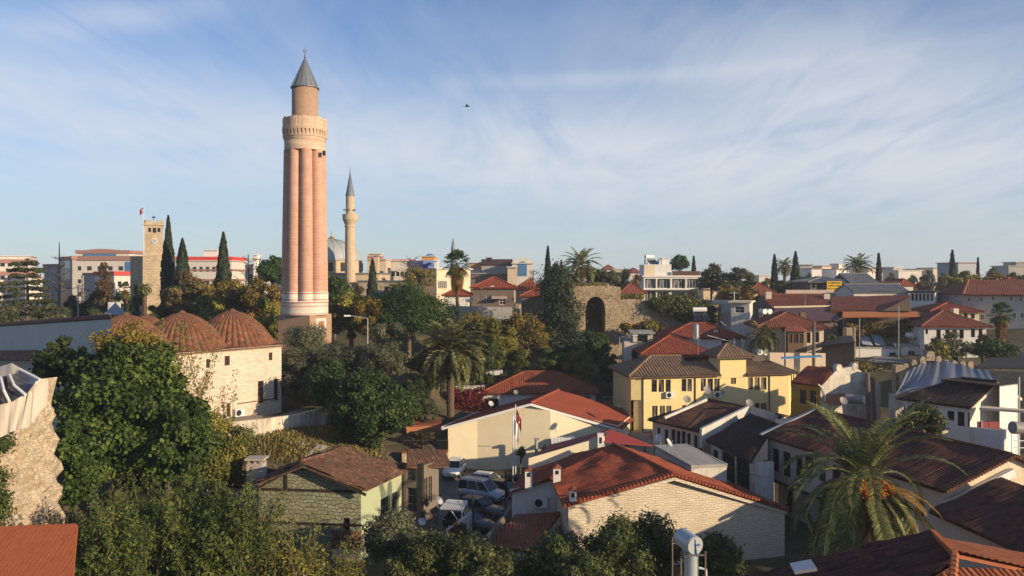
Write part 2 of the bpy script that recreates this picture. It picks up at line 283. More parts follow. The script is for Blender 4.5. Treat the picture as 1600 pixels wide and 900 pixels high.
# ---------------------------------------------------------------- terrain heights
TP = np.array([(-12,45,0),(0,45,0),(12,45,0),(25,42,.5),(-5,62,0),(5,62,0),(15,60,0),(-6,75,0),(3,75,0),(-3,82,.1),(8,84,1),(15,80,1.6),(22,80,2.6),(33,91,3.2),(28,92.5,3),(20,89,2.8),(13,129,6),(13,131.8,6.0),(13,135.5,6.2),(-9,79,.6),
 (-23.9,75.8,4.5),(-19,80.5,4.6),(-14.5,77,3.2),(-17,74,3.2),(-12,70,1),(-20,68,2.6),(-28,66,3),(-26,55,1.5),(-20,42,1),(-30,40,2),(-36,30,4),(-27,80,6),(-22,88,6),(-35,72,6),(-40,62,5),
 (-12,83.5,3),(-9.5,87,3.2),(-12,92,4.2),(-26,100,10),(-20,95,7.6),(-15,93,6),(-12,105,8),(-4,101,3.4),(1,98,2),(10,100,2.5),(-4,107,2.6),(10,107,2.6),(5,115,4.6),(-5,118,7),(8,125,6),(15,124,6),(22,125,7),(13,100,2.8),(19,92,2.8),
 (25,102,5),(30,106,8.6),(40,105,9.8),(50,105,9),(55,110,9.6),(35,92,5),(40,82,3),(45,70,2),(30,70,1),(20,70,.5),(35,55,.5),(28,40,.5),(45,50,1),(60,95,8.6),(70,105,10),
 (-80,120,13),(-40,125,13),(-20,131,13),(0,136,13.2),(14,141,13.2),(25,136,13.2),(35,132,12.6),(60,135,12.6),(90,130,12.5),(-50,100,11),(-60,82,9),(-47,78,6.5),(0,160,14),(50,170,14),(-60,170,14),(110,160,13),(85,100,10.5),(0,320,14),(-200,200,14),(200,200,13),(0,-40,4),(60,0,4),(-60,0,5),(-100,60,9),(100,60,6)], float)
def gz(x, y):
    x = np.asarray(x, float); y = np.asarray(y, float)
    d2 = (x[...,None]-TP[:,0])**2+(y[...,None]-TP[:,1])**2+1.5
    w = d2**-2.0; return (w*TP[:,2]).sum(-1)/w.sum(-1)
def G(x, y): return float(gz(x, y))
# ---------------------------------------------------------------- roofs and walls
def tile_sheet(mb, pts, pitch=.24, amp=.055, th=.10, wob=.02):
    pts = [V(p) for p in pts]; n = V((0,0,0))
    for k in range(len(pts)): n += pts[k].cross(pts[(k+1) % len(pts)]) if False else (pts[k]-pts[0]).cross(pts[(k+1) % len(pts)]-pts[0])
    if n.z < 0: pts = [pts[1], pts[0]]+pts[:1:-1]; n = -n
    n.normalize(); u = pts[1]-pts[0]; u -= n*u.dot(n); u.normalize(); v = n.cross(u); o = pts[0]; c0 = sum(pts, V((0,0,0)))/len(pts)
    q = [((p-o).dot(u), (p-o).dot(v)) for p in pts]; us = [a for a, b in q]; u0, u1 = min(us), max(us); h0 = (c0-o).dot(n)
    cols = list(np.arange(u0+.001, u1-.001, pitch/4))+[u1-.001]; vmax = max(b for a, b in q)-min(b for a, b in q); rows = max(1, int(math.ceil(vmax/1.3)))
    ph = random.random()*6; i0 = len(mb.v); par = []
    for a in cols:
        hits = []
        for k in range(len(q)):
            (a0, b0), (a1, b1) = q[k], q[(k+1) % len(q)]
            if abs(a1-a0) > 1e-9 and min(a0, a1)-1e-6 <= a <= max(a0, a1)+1e-6: hits.append(b0+(b1-b0)*(a-a0)/(a1-a0))
        lo, hi = (min(hits), max(hits)) if hits else (0, 0); f = abs(math.sin(math.pi*(a-u0)/pitch)); 
        for r in range(rows+1):
            b = lo+(hi-lo)*r/rows; w = wob*(math.sin(a*1.3+ph+b)+math.sin(b*1.9+a*.6+ph*2)+random.uniform(-.5,.5)); mb.v.append(tuple(o+u*a+v*b+n*(h0+amp*f+w))); par.append((a, b))
    R1 = rows+1
    for c in range(len(cols)-1):
        for r in range(rows):
            idx = (c*R1+r, (c+1)*R1+r, (c+1)*R1+r+1, c*R1+r+1); mb.uv[len(mb.f)] = [par[k] for k in idx]; mb.f.append(tuple(i0+k for k in idx))
    mb.slab([o+u*a+v*b+n*(h0-.07) for a, b in q], th)
def wbox(mb, A, u, n, u0, z0, u1, z1, d0, d1):
    p = lambda a, d, z: (A[0]+u[0]*a+n[0]*d, A[1]+u[1]*a+n[1]*d, z)
    mb.hexa([p(u0,d1,z0), p(u1,d1,z0), p(u1,d0,z0), p(u0,d0,z0)], [p(u0,d1,z1), p(u1,d1,z1), p(u1,d0,z1), p(u0,d0,z1)])
def frame_of(A, B):
    L = math.hypot(B[0]-A[0], B[1]-A[1]); u = ((B[0]-A[0])/L, (B[1]-A[1])/L); return L, u, (u[1], -u[0])
def onwall(A, B, x, y):
    L, u, n = frame_of(A, B); t = (x-800)/K; s = (t*A[1]-A[0])/(u[0]-t*u[1]); d = A[1]+s*u[1]; return s, CZ-(y-HY)/K*d, d
def wallmesh(mb, A, B, z0, zA, zB=None, holes=(), rev=.18, peak=None):
    L, u, n = frame_of(A, B); zB = zA if zB is None else zB; zt = min(zA, zB)
    H = []
    for h in holes:
        a0, b0, a1, b1 = h[:4]; a0, a1 = max(.03, min(a0, a1)), min(L-.03, max(a0, a1)); b0, b1 = max(z0+.02, min(b0, b1)), min(zt-.03, max(b0, b1))
        if a1-a0 > .05 and b1-b0 > .05: H.append((a0, b0, a1, b1))
    us = sorted(set([0, L]+[h[0] for h in H]+[h[2] for h in H])); zs = sorted(set([z0, zt]+[h[1] for h in H]+[h[3] for h in H]))
    p = lambda a, z, d=0: (A[0]+u[0]*a+n[0]*d, A[1]+u[1]*a+n[1]*d, z)
    for i in range(len(us)-1):
        for j in range(len(zs)-1):
            a, b, c, d = us[i], us[i+1], zs[j], zs[j+1]; cu, cz = (a+b)/2, (c+d)/2
            if any(h[0] < cu < h[2] and h[1] < cz < h[3] for h in H): continue
            mb.face([p(a,c), p(b,c), p(b,d), p(a,d)], [(a,c),(b,c),(b,d),(a,d)])
    for a, c, b, d in H:
        for q in ([p(a,c), p(a,c,-rev), p(b,c,-rev), p(b,c)], [p(a,d), p(b,d), p(b,d,-rev), p(a,d,-rev)], [p(a,c), p(a,d), p(a,d,-rev), p(a,c,-rev)], [p(b,c), p(b,c,-rev), p(b,d,-rev), p(b,d)]): mb.face(q)
    top = [(0, zt), (L, zt)]
    if zB > zt+.001: top.append((L, zB))
    if peak: top.append(peak)
    if zA > zt+.001: top.append((0, zA))
    if len(top) > 2: mb.face([p(*t) for t in top], [t for t in top])
    return H
def rect(A, B, dep):
    L, u, n = frame_of(A, B); return [A, B, (B[0]-n[0]*dep, B[1]-n[1]*dep), (A[0]-n[0]*dep, A[1]-n[1]*dep)]
class House:
    def __init__(s, name, label, cat, loc, group=None, wall='white', roof='tile', rev=.18, frame='frame', glass='glass', mull=(1,1), wpart=True, pitch=.24, amp=.055, wob=.02):
        s.root = empty(name, (loc[0], loc[1], loc[2]), label, cat, group); s.wm, s.rm, s.tm = MB(), MB(), MB(); s.wmat, s.rmat = wall, roof; s.rev, s.fr, s.gl, s.mull, s.wp = rev, frame, glass, mull, wpart; s.tk = dict(pitch=pitch, amp=amp, wob=wob); s.tmat = 'concrete'
    def win(s, A, B, h, fr=None, gl=None, mull=None, name='window'):
        L, u, n = frame_of(A, B); a0, b0, a1, b1 = h; fr = fr or s.fr; gl = gl or s.gl; mull = mull or s.mull; r = s.rev
        if not s.wp:
            m = MB(); wbox(m, A, u, n, a0, b0, a1, b1, -r-.04, -r+.05); build(name, m, M[gl], s.root); return
        w = .07; m = MB()
        for q in ((a0,b0,a0+w,b1),(a1-w,b0,a1,b1),(a0+w,b0,a1-w,b0+w),(a0+w,b1-w,a1-w,b1)): wbox(m, A, u, n, *q, -r-.02, -r+.06)
        for k in range(1, mull[0]+1): x = a0+(a1-a0)*k/(mull[0]+1); wbox(m, A, u, n, x-.025, b0+w, x+.025, b1-w, -r, -r+.045)
        for k in range(1, mull[1]+1): z = b0+(b1-b0)*k/(mull[1]+1); wbox(m, A, u, n, a0+w, z-.02, a1-w, z+.02, -r+.002, -r+.04)
        f = build(name, m, M[fr], s.root); m = MB(); wbox(m, A, u, n, a0+w*.5, b0+w*.5, a1-w*.5, b1-w*.5, -r-.015, -r+.015); build('pane', m, M[gl], f)
    def wall(s, A, B, z0, zA, zB=None, px=(), holes=(), peak=None, mb=None, **kw):
        hs = list(holes)
        for x0, y0, x1, y1 in px:
            a, za, d = onwall(A, B, x0, y0); b, _, _ = onwall(A, B, x1, y0); _, zt, _ = onwall(A, B, (x0+x1)/2, y0); _, zb, _ = onwall(A, B, (x0+x1)/2, y1); hs.append((a, zb, b, zt))
        H = wallmesh(mb or s.wm, A, B, z0, zA, zB, hs, s.rev, peak)
        for h in H: s.win(A, B, h, **kw)
    def grid(s, A, B, z0, z1, cols, rows, w=1.0, h=1.3, sill=.9, mg=.6, **kw):
        L, u, n = frame_of(A, B); fl = (z1-z0)/rows; hs = []
        for i in range(cols):
            c = mg+(L-2*mg)*(i+.5)/cols
            for j in range(rows): hs.append((c-w/2, z0+fl*j+sill, c+w/2, z0+fl*j+sill+h))
        return hs
    def roof(s, *pts): tile_sheet(s.rm, pts, **s.tk)
    def ridge(s, p, q, r=.13): s.rm.tube([V(p)+V((0,0,.02)), V(q)+V((0,0,.02))], r, 6)
    def trim(s, p, q, w=.12, h=.12): m = MB(); m.bar(p, q, w, h); build('trim', m, M[s.tmat], s.root)
    def hip(s, c, z, rise, over=.5, hf=1.0, along=None):
        A, B, C, D = [V((p[0], p[1], 0)) for p in c]; u = (B-A).normalized(); w = (D-A).normalized(); L = (B-A).length+2*over; Wd = (D-A).length+2*over
        E = [A-u*over-w*over, B+u*over-w*over, C+u*over+w*over, D-u*over+w*over]; zz = V((0,0,z-.05)); E = [e+zz for e in E]; up = V((0,0,rise))
        if (along or ('u' if L >= Wd else 'v')) == 'u':
            k = min(Wd/2*hf, L*.49); r1 = (E[0]+E[3])/2+u*k+up; r2 = (E[1]+E[2])/2-u*k+up
            s.roof(E[0], E[1], r2, r1); s.roof(E[1], E[2], r2); s.roof(E[2], E[3], r1, r2); s.roof(E[3], E[0], r1); ps = [(E[0], r1), (E[3], r1), (E[1], r2), (E[2], r2), (r1, r2)]
        else:
            k = min(L/2*hf, Wd*.49); r1 = (E[0]+E[1])/2+w*k+up; r2 = (E[3]+E[2])/2-w*k+up
            s.roof(E[0], E[1], r1); s.roof(E[1], E[2], r2, r1); s.roof(E[2], E[3], r2); s.roof(E[3], E[0], r1, r2); ps = [(E[0], r1), (E[1], r1), (E[2], r2), (E[3], r2), (r1, r2)]
        for p, q in ps:
            if (V(p)-V(q)).length > .3: s.ridge(p, q)
    def gable(s, c, z, rise, over=.4, along='u'):
        A, B, C, D = [V((p[0], p[1], 0)) for p in c]; u = (B-A).normalized(); w = (D-A).normalized(); zz = V((0,0,z)); up = V((0,0,rise))
        if along == 'u':
            E = [A-w*over-u*over*.5, B-w*over+u*over*.5, C+w*over+u*over*.5, D+w*over-u*over*.5]; dz = V((0,0,-rise*over/((D-A).length/2))); E = [e+zz+dz for e in E]; r1 = (E[0]+E[3])/2+up-dz; r2 = (E[1]+E[2])/2+up-dz
            s.roof(E[0], E[1], r2, r1); s.roof(E[2], E[3], r1, r2); s.ridge(r1, r2)
            for a, b in ((B, C), (D, A)): s.wm.face([a+zz, b+zz, (a+b)/2+zz+up-V((0,0,.1))])
        else:
            E = [A-u*over-w*over*.5, B+u*over-w*over*.5, C+u*over+w*over*.5, D-u*over+w*over*.5]; dz = V((0,0,-rise*over/((B-A).length/2))); E = [e+zz+dz for e in E]; r1 = (E[0]+E[1])/2+up-dz; r2 = (E[3]+E[2])/2+up-dz
            s.roof(E[3], E[0], r1, r2); s.roof(E[1], E[2], r2, r1); s.ridge(r1, r2)
            for a, b in ((A, B), (C, D)): s.wm.face([a+zz, b+zz, (a+b)/2+zz+up-V((0,0,.1))])
    def flat(s, c, z, over=.12, th=.25):
        m = sum((V((p[0], p[1], 0)) for p in c), V((0,0,0)))/len(c); q = []
        for p in c: d = (V((p[0], p[1], 0))-m); q.append(V((p[0], p[1], z+th))+d.normalized()*over*1.4)
        s.rm.slab(q, th)
    def chimney(s, x, y, d, w=.55, h=1.2, mat='white', cap='tile', par=None):
        p = P(x, y, d); m = MB(); m.box((p.x, p.y, p.z-h), (w, w, h)); ch = build('chimney', m, M[mat], s.root if par is None else par)
        m = MB(); m.box((p.x, p.y, p.z+.14), (w+.18, w+.18, .07)); 
        for i, j in ((-1,-1),(1,-1),(1,1),(-1,1)): m.box((p.x+i*w*.38, p.y+j*w*.38, p.z), (.1,.1,.14))
        build('chimney_cap', m, M[cap], ch) if par is None else None
    def done(s, smooth=False):
        if s.wm.f: s.wallo = build('wall', s.wm, M[s.wmat], s.root)
        if s.rm.f: s.roofo = build('roof', s.rm, M[s.rmat], s.root)
        if s.tm.f: build('trim', s.tm, M[s.tmat], s.root)
        return s.root
def XY(x, d): return ((x-800)/K*d, d)
def block(name, label, cat, xl, dl, xr, dr, ytop, dep, z0=None, roof='flat', rise=1.2, over=.4, wall='white', rmat='tile', cols=0, rows=1, px=(), group=None, wp=False, side=0, along='u', gw=(1.0,1.3,.9), **kw):
    A, B = XY(xl, dl), XY(xr, dr); zt = CZ-(ytop-HY)/K*dl; c = rect(A, B, dep)
    if z0 is None: z0 = min(G(*p) for p in c)-.6
    h = House(name, label, cat, (A[0]/2+B[0]/2, A[1]/2+B[1]/2, z0+.6), group, wall, rmat, wpart=wp, **kw)
    gb = lambda a, b, n: h.grid(a, b, z0+.6, zt, n, rows, *gw) if n else ()
    h.wall(A, B, z0, zt, px=px, holes=gb(A, B, cols)); h.wall(B, c[2], z0, zt, holes=gb(B, c[2], side)); h.wall(c[2], c[3], z0, zt); h.wall(c[3], A, z0, zt, holes=gb(c[3], A, side))
    if roof == 'flat': h.flat(c, zt, over)
    elif roof == 'hip': h.hip(c, zt, rise, over)
    else: h.gable(c, zt, rise, over, along)
    h.done(); h.zt = zt; h.c = c; return h
# ---------------------------------------------------------------- vegetation
def quadmesh(name, P4, lv, mat):
    n = len(P4); me = bpy.data.meshes.new(name); me.vertices.add(4*n); me.vertices.foreach_set('co', P4.reshape(-1).astype(np.float32)); me.loops.add(4*n); me.loops.foreach_set('vertex_index', np.arange(4*n, dtype=np.int32)); me.polygons.add(n); me.polygons.foreach_set('loop_start', np.arange(0, 4*n, 4, dtype=np.int32)); me.polygons.foreach_set('loop_total', np.full(n, 4, dtype=np.int32))
    a = me.attributes.new('lv', 'FLOAT', 'FACE'); a.data.foreach_set('value', np.clip(lv, 0, 1).astype(np.float32)); me.update(); me.validate(); me.materials.append(mat); return me
def nrm(a): return a/np.maximum(np.linalg.norm(a, axis=-1, keepdims=True), 1e-9)
def leafquads(cl, n, L, asp=.55, out=.75, hang=0.0, inner=.5, zs=.85, var=.17):
    cl = np.asarray(cl, float); pr = cl[:,3]**2; k = rng.choice(len(cl), n, p=pr/pr.sum()); dr = nrm(rng.normal(size=(n,3))); rad = cl[k,3]*(inner+(1-inner)*rng.random(n)**.6)*(1+np.where(rng.random(n) < .35, .38*np.abs(rng.normal(size=n)), 0))
    pos = cl[k,:3]+dr*rad[:,None]*np.array([1,1,zs]); nn = nrm(dr*out+rng.normal(size=(n,3))*.42+np.array([0,0,.22])); t = nrm(np.cross(nn, rng.normal(size=(n,3))))
    if hang: t = nrm(t+np.array([0,0,-hang])); 
    b = nrm(np.cross(nn, t)); s = (L*(.6+.8*rng.random(n)))[:,None]; off = rng.normal(0, .20, len(cl)); lv = .50+off[k]+rng.normal(0, var*1.25, n)
    return np.stack([pos+t*s, pos+b*s*asp, pos-t*s, pos-b*s*asp], 1), lv
def crown(kind, rx, rz, k=36):
    c = []
    if kind in ('round', 'dome', 'loose'):
        lob = rng.normal(size=(5,3)); lob = nrm(lob)
        for i in range(k):
            d = nrm(rng.normal(size=3)); 
            if kind == 'dome' and d[2] < -.35: d[2] *= -.6
            f = (.50+.28*rng.random()) if i % 4 else .3*rng.random()
            f *= 1+.16*max(lob@d)-.08; r = (rx*rz*rx)**(1/3)*rng.uniform(.20,.34)*(.8 if kind == 'loose' else 1); c.append((d[0]*rx*f, d[1]*rx*f, d[2]*rz*f, r*rng.uniform(.75,1.2)))
    elif kind == 'clumpy':                                          # many leaf tufts on a lobed shell, deep gaps between
        lob = nrm(rng.normal(size=(9,3))); lob[:,2] *= .8
        for i in range(k):
            d = nrm(rng.normal(size=3)); f = (.62+.34*max(0, max(lob@d))**3+rng.normal(0,.05))*(1 if i % 5 else rng.uniform(.3,.8)); r = (rx*rz*rx)**(1/3)*rng.uniform(.10,.19); c.append((d[0]*rx*f*.95, d[1]*rx*f*.95, d[2]*rz*f*.95, r))
    elif kind == 'column':
        for i in range(k):
            q = (i+.5)/k; h = -rz+2*rz*q; w = rx*(min(1, q*3.5)**.5)*(1-q**3.0)**.9*.72+.02; a = rng.random()*6.28; c.append((math.cos(a)*w*.55*rng.random(), math.sin(a)*w*.55*rng.random(), h, max(.12, w*rng.uniform(.7,.95))))
    elif kind == 'cone':
        for i in range(k):
            q = rng.random()**.8; w = rx*(1-q)**.75; a = rng.random()*6.28; f = rng.uniform(.2,.9); c.append((math.cos(a)*w*f, math.sin(a)*w*f, -rz+2*rz*q, max(.2, rx*.30*(1-.5*q))))
    elif kind == 'layer':
        for i in range(k):
            q = math.floor(rng.random()*8)/8; w = rx*(1-q*.8); a = rng.random()*6.28; f = rng.random()**.6; c.append((math.cos(a)*w*f, math.sin(a)*w*f, -rz+2*rz*(q+.04*rng.random())-.05*w*f, rx*.2))
    elif kind == 'tall':
        for i in range(k):
            q = rng.random(); w = rx*(.78+.30*math.sin(q*9+rng.random()))*(1-q**2.2)*(.55+.45*min(1, q*3))+rx*.1; a = rng.random()*6.28; f = rng.uniform(.1,.8); c.append((math.cos(a)*w*f, math.sin(a)*w*f, -rz+2*rz*q*.95, rx*rng.uniform(.25,.42)))
    return np.array(c)
def limbs(mb, z0, zc, cl, r0, nl=7, crook=.3):
    p = [V((0,0,z0-.4)), V((random.uniform(-.5,.5)*crook, random.uniform(-.5,.5)*crook, z0*.6+zc*.4)), V((random.uniform(-.5,.5)*crook*2, 0, zc))]
    mb.tube(p, [r0*1.25, r0*.9, r0*.5], 8)
    for i in rng.choice(len(cl), min(nl, len(cl)), replace=False):
        q = V(cl[i,:3]); s = p[1].lerp(p[2], random.uniform(.0,.9)); mid = s.lerp(q, .5)+V((0,0,.12*(q-s).length)); mb.tube([s, mid, q], [r0*.45, r0*.28, r0*.08], 6)
def tree(label, px, ytop, ybot, wpx, d, kind='round', mat='lf_dark', n=6000, L=None, name='broadleaf_tree', cat='tree', bark='bark', k=36, hang=0, zg=None, group=None, asp=.55, trunk=True, out=.75, nl=7, inner=.5, r0=None, depth=1.0):
    X = (px-800)/K*d; z0 = G(X, d) if zg is None else zg; zt = CZ-(ytop-HY)/K*d; zb = max(CZ-(ybot-HY)/K*d, z0+.05); rx = wpx/K*d/2; rz = (zt-zb)/2; zc = (zt+zb)/2-z0; L = (L or max(.11, d*.0021)); (L, n) = (L*.8, int(n*1.5)) if d > 90 and kind in ('loose', 'round', 'dome', 'tall', 'cone') else (L, n)
    r = lempty(name, (X, d, z0), label, cat, group); cl = crown(kind, rx, rz, k); cl[:,2] += zc; cl[:,1] *= depth; q, lv = leafquads(cl, n, L, asp, out, hang, inner); lo = q[:,:,2].min(); 
    q[:,:,2] = np.maximum(q[:,:,2], .02); mesh_obj('crown', quadmesh('crown', q, lv, M[mat]), None, r)
    if trunk:
        mb = MB(); limbs(mb, 0, zc+rz*.25, cl, r0 or max(.12, min(.4, rx*.09)), nl); build('trunk', mb, M[bark], r)
    r['wpx'] = 0; del r['wpx']; return r
def tcopy(src, label, px, ytop, d, w, h=None, rz=None, mat=None, group=None):    # src was built with crown width 1 reference stored in SZ
    X = (px-800)/K*d; z0 = G(X, d); zt = CZ-(ytop-HY)/K*d; sw, sh = SZ[src.name]; sx = (w/K*d)/sw; sz = max(.3, (zt-z0))/sh; r = dup(src, (X, d, z0), random.random()*6 if rz is None else rz, (sx, sx, sz), label)
    if group: r['group'] = group
    if mat:
        for c in r.children:
            if c.name.startswith('crown'): c.material_slots[0].link = 'OBJECT'; c.material_slots[0].material = M[mat]
    return r
SZ = {}
def reg(t, wpx, ytop, d): SZ[t.name] = (wpx/K*d, CZ-(ytop-HY)/K*d-t.location.z); return t
def frond(base, az, el, L, bend, nst, ll, wd, vee=.35, tidy=False):
    # one feather frond: a bent rachis with two rows of leaflets
    s = np.linspace(0, 1, nst); e = el-bend*s**1.25; ds = L/nst; h = np.array([math.cos(az), math.sin(az)])
    r = np.cumsum(np.cos(e))*ds; z = np.cumsum(np.sin(e))*ds; pts = np.stack([base[0]+h[0]*r, base[1]+h[1]*r, base[2]+z], 1)
    T = np.stack([np.cos(e)*h[0], np.cos(e)*h[1], np.sin(e)], 1); side = np.array([-h[1], h[0], 0.]); U = np.cross(T, side)*-1
    U = np.where(U[:,2:3] < 0, -U, U); Q = []; k0 = int(nst*.14)
    for sg in (-1, 1):
        for rep in (0,1):
            i = np.arange(k0, nst); m = len(i); l = ll*(np.sin(np.clip(s[i]*.92+.10, 0, 1)*math.pi)**.55+.15)*rng.uniform(.85,1.1,m); dr = nrm(side*sg*rng.uniform(.75,1.0,(m,1))+T[i]*rng.uniform(.4,.8,(m,1))+U[i]*rng.uniform(vee-(.08 if tidy else .25),vee+(.08 if tidy else .25),(m,1))+np.array([0,0,-.15]))
            b = nrm(np.cross(dr, U[i]+rng.normal(0,.12 if tidy else .35,(m,3)))); p = pts[i]+T[i]*(rng.random((m,1))*ds); tip = p+dr*l[:,None]+np.array([0,0,-.12])*l[:,None]; mid = p+dr*(l*.4)[:,None]
            Q.append(np.stack([p, mid+b*wd, tip, mid-b*wd], 1))
    w = .035*L/4; i = np.arange(nst-1); a = side*w*(1-s[i,None]*.8); Q.append(np.stack([pts[i]-a, pts[i]+a, pts[i+1]+a*.9, pts[i+1]-a*.9], 1)); up = U[i]*w*1.2*(1-s[i,None]*.7); Q.append(np.stack([pts[i]-up, pts[i]+up, pts[i+1]+up, pts[i+1]-up], 1))
    return np.concatenate(Q)
def feather_palm(label, px, ycen, d, rpx, nf=64, lod=26, zg=None, group=None, drop=1.0, trunk_r=.34, dead=8, fruit=3, lean=0.0, wd=.035, near=False):
    X = (px-800)/K*d; z0 = G(X, d) if zg is None else zg; zc = CZ-(ycen-HY)/K*d-z0; L = rpx/K*d*1.18; r = lempty('feather_palm', (X, d, z0), label, 'palm tree', group); Q = []; lv = []
    for i in range(nf):
        q = (i+.5)/nf; el = 1.45-q*2.05*drop+rng.normal(0,.07); az = i*2.39996+rng.normal(0,.15); bend = .75+.75*math.sin(q*2.6)+rng.normal(0,.12); 
        if near and -.75 < 1.42-q*2.35 < 1.0 and math.cos(az+1.15) > .40 and i % 5: continue
        if near: el = 1.42-q*2.35+rng.normal(0,.09); bend = (1.0+1.5*q*2 if q < .5 else 2.5-2.2*(q-.5)*2)+rng.normal(0,.2)
        f = frond((math.cos(az)*.15, math.sin(az)*.15, zc), az, el, L*rng.uniform(.85,1.08), bend, lod, L*(.085 if near else .115)+.12, wd, .35, near); Q.append(f); lv.append(rng.normal(.45+.1*(q < .5), .17, len(f))+rng.normal(0,.1))
    mesh_obj('crown', quadmesh('crown', np.concatenate(Q), np.concatenate(lv), M['lf_palm']), None, r)
    if dead:
        Q = [frond((0,0,zc-.15), i*2.4+.6, -.55-rng.random()*.5, L*.62, .8, lod, L*.09+.1, wd) for i in range(dead)]; Q = np.concatenate(Q); mesh_obj('dead_fronds', quadmesh('dead_fronds', Q, rng.random(len(Q)), M['lf_dry']), None, r)
    for i in range(fruit):
        a = -1.2+i*1.1+random.uniform(-.3,.3); c = np.array([(math.cos(a-1.2)*.30*t, math.sin(a-1.2)*.30*t, zc-.15-.16*t, .16) for t in range(1,6)])*np.array([L/4.5,L/4.5,1,1]); q, v = leafquads(c, 500, .06); mesh_obj('fruit_cluster', quadmesh('fruit_cluster', q, v, M['lf_fruit']), None, r)
    if near:
        Q = [frond((0,0,zc-.1), a, e, L*k, 1.0, lod, L*.075+.1, wd, .2, True) for a, e, k in ((-.35,.05,.75),(-.15,-.25,.75),(-.55,-.35,.7),(-.75,.1,.6),(-.45,-.6,.8),(-.9,-.5,.6),(-.25,-.5,.8),(-2.4,-.9,.5),(-1.3,-.8,.55))]; Q = np.concatenate(Q); mesh_obj('dead_fronds', quadmesh('dead_fronds', Q, rng.random(len(Q)), M['lf_dry']), None, r)
        for a, e, l in ((-1.9,.15,1.0),(-1.3,.35,1.15),(-.9,.55,1.25),(-1.6,-.25,.9),(-.6,.3,1.2),(-2.3,.4,1.0)):
            h = np.array([math.cos(a), math.sin(a)]); c = [(h[0]*l*t, h[1]*l*t, zc+.1+l*(math.sin(e)*t-.75*t*t), .07+.17*t) for t in np.linspace(.3,1,8)]; q, v = leafquads(c, 900, .05); mesh_obj('fruit_cluster', quadmesh('fruit_cluster', q, v, M['lf_fruit']), None, r)
    mb = MB(); m = 14; mb.tube([(lean*(1-k/m)*1.5, 0, -.4+(zc+.3)*k/m) for k in range(m+1)], [trunk_r*(1.25 if k == 0 else 1+.10*(k % 2))*(1.3 if k > m-2 else 1) for k in range(m+1)], 10); build('trunk', mb, M['palmbark'], r); return r
def fan_palm(label, px, ycen, d, rpx, nf=46, zg=None, group=None, skirt=1.6, tr=.2, nseg=16):
    X = (px-800)/K*d; z0 = G(X, d) if zg is None else zg; zc = CZ-(ycen-HY)/K*d-z0; Rr = rpx/K*d; r = lempty('fan_palm', (X, d, z0), label, 'palm tree', group)
    def fans(nf, e0, e1, rad, pet, zoff):
        Q = []; lv = []
        for i in range(nf):
            q = (i+.5)/nf; el = e0+(e1-e0)*q+rng.normal(0,.12); az = i*2.39996+rng.normal(0,.2); dr = np.array([math.cos(el)*math.cos(az), math.cos(el)*math.sin(az), math.sin(el)]); sd_ = np.array([-math.sin(az), math.cos(az), 0.]); up = np.cross(dr, sd_); b = np.array([0,0,zc+zoff*q])+dr*pet
            a0 = sd_*.02; Q.append(np.stack([b*0+np.array([0,0,zc+zoff*q])-a0, b*0+np.array([0,0,zc+zoff*q])+a0, b+a0, b-a0])[None]); lv.append([.6])
            for s in range(nseg):
                t = (s/(nseg-1)-.5)*3.6; l = rad*(1-.12*abs(t))*rng.uniform(.85,1.05); v = dr*math.cos(t)+sd_*math.sin(t); tip = b+v*l+np.array([0,0,-.32*l])-up*.05; w = np.cross(v, up)*l*.075; mid = b+v*l*.55; Q.append(np.stack([b, mid+w, tip, mid-w])[None]); lv.append([rng.normal(.45,.2)])
        return np.concatenate(Q), np.concatenate(lv)
    q, lv = fans(int(nf*.72), 1.45, -.8, Rr*.52, Rr*.60, -.4); mesh_obj('crown', quadmesh('crown', q, lv, M['lf_fan']), None, r)
    q, lv = fans(int(nf*.9), -.75, -1.45, Rr*.55, Rr*.32, -skirt); mesh_obj('dry_skirt', quadmesh('dry_skirt', q, lv, M['lf_dry']), None, r)
    mb = MB(); mb.tube([(0,0,-.4), (.05,0,zc*.5), (0,0,zc)], [tr*1.4, tr, tr*.9], 10); build('trunk', mb, M['palmbark'], r); return r
M['lf_dry'] = leaf('dry fronds', (.13,.065,.02), (.24,.12,.035), (.34,.20,.07), .2); M['lf_fruit'] = leaf('orange dates', (.30,.09,.012), (.42,.14,.02), (.5,.2,.03), .05)
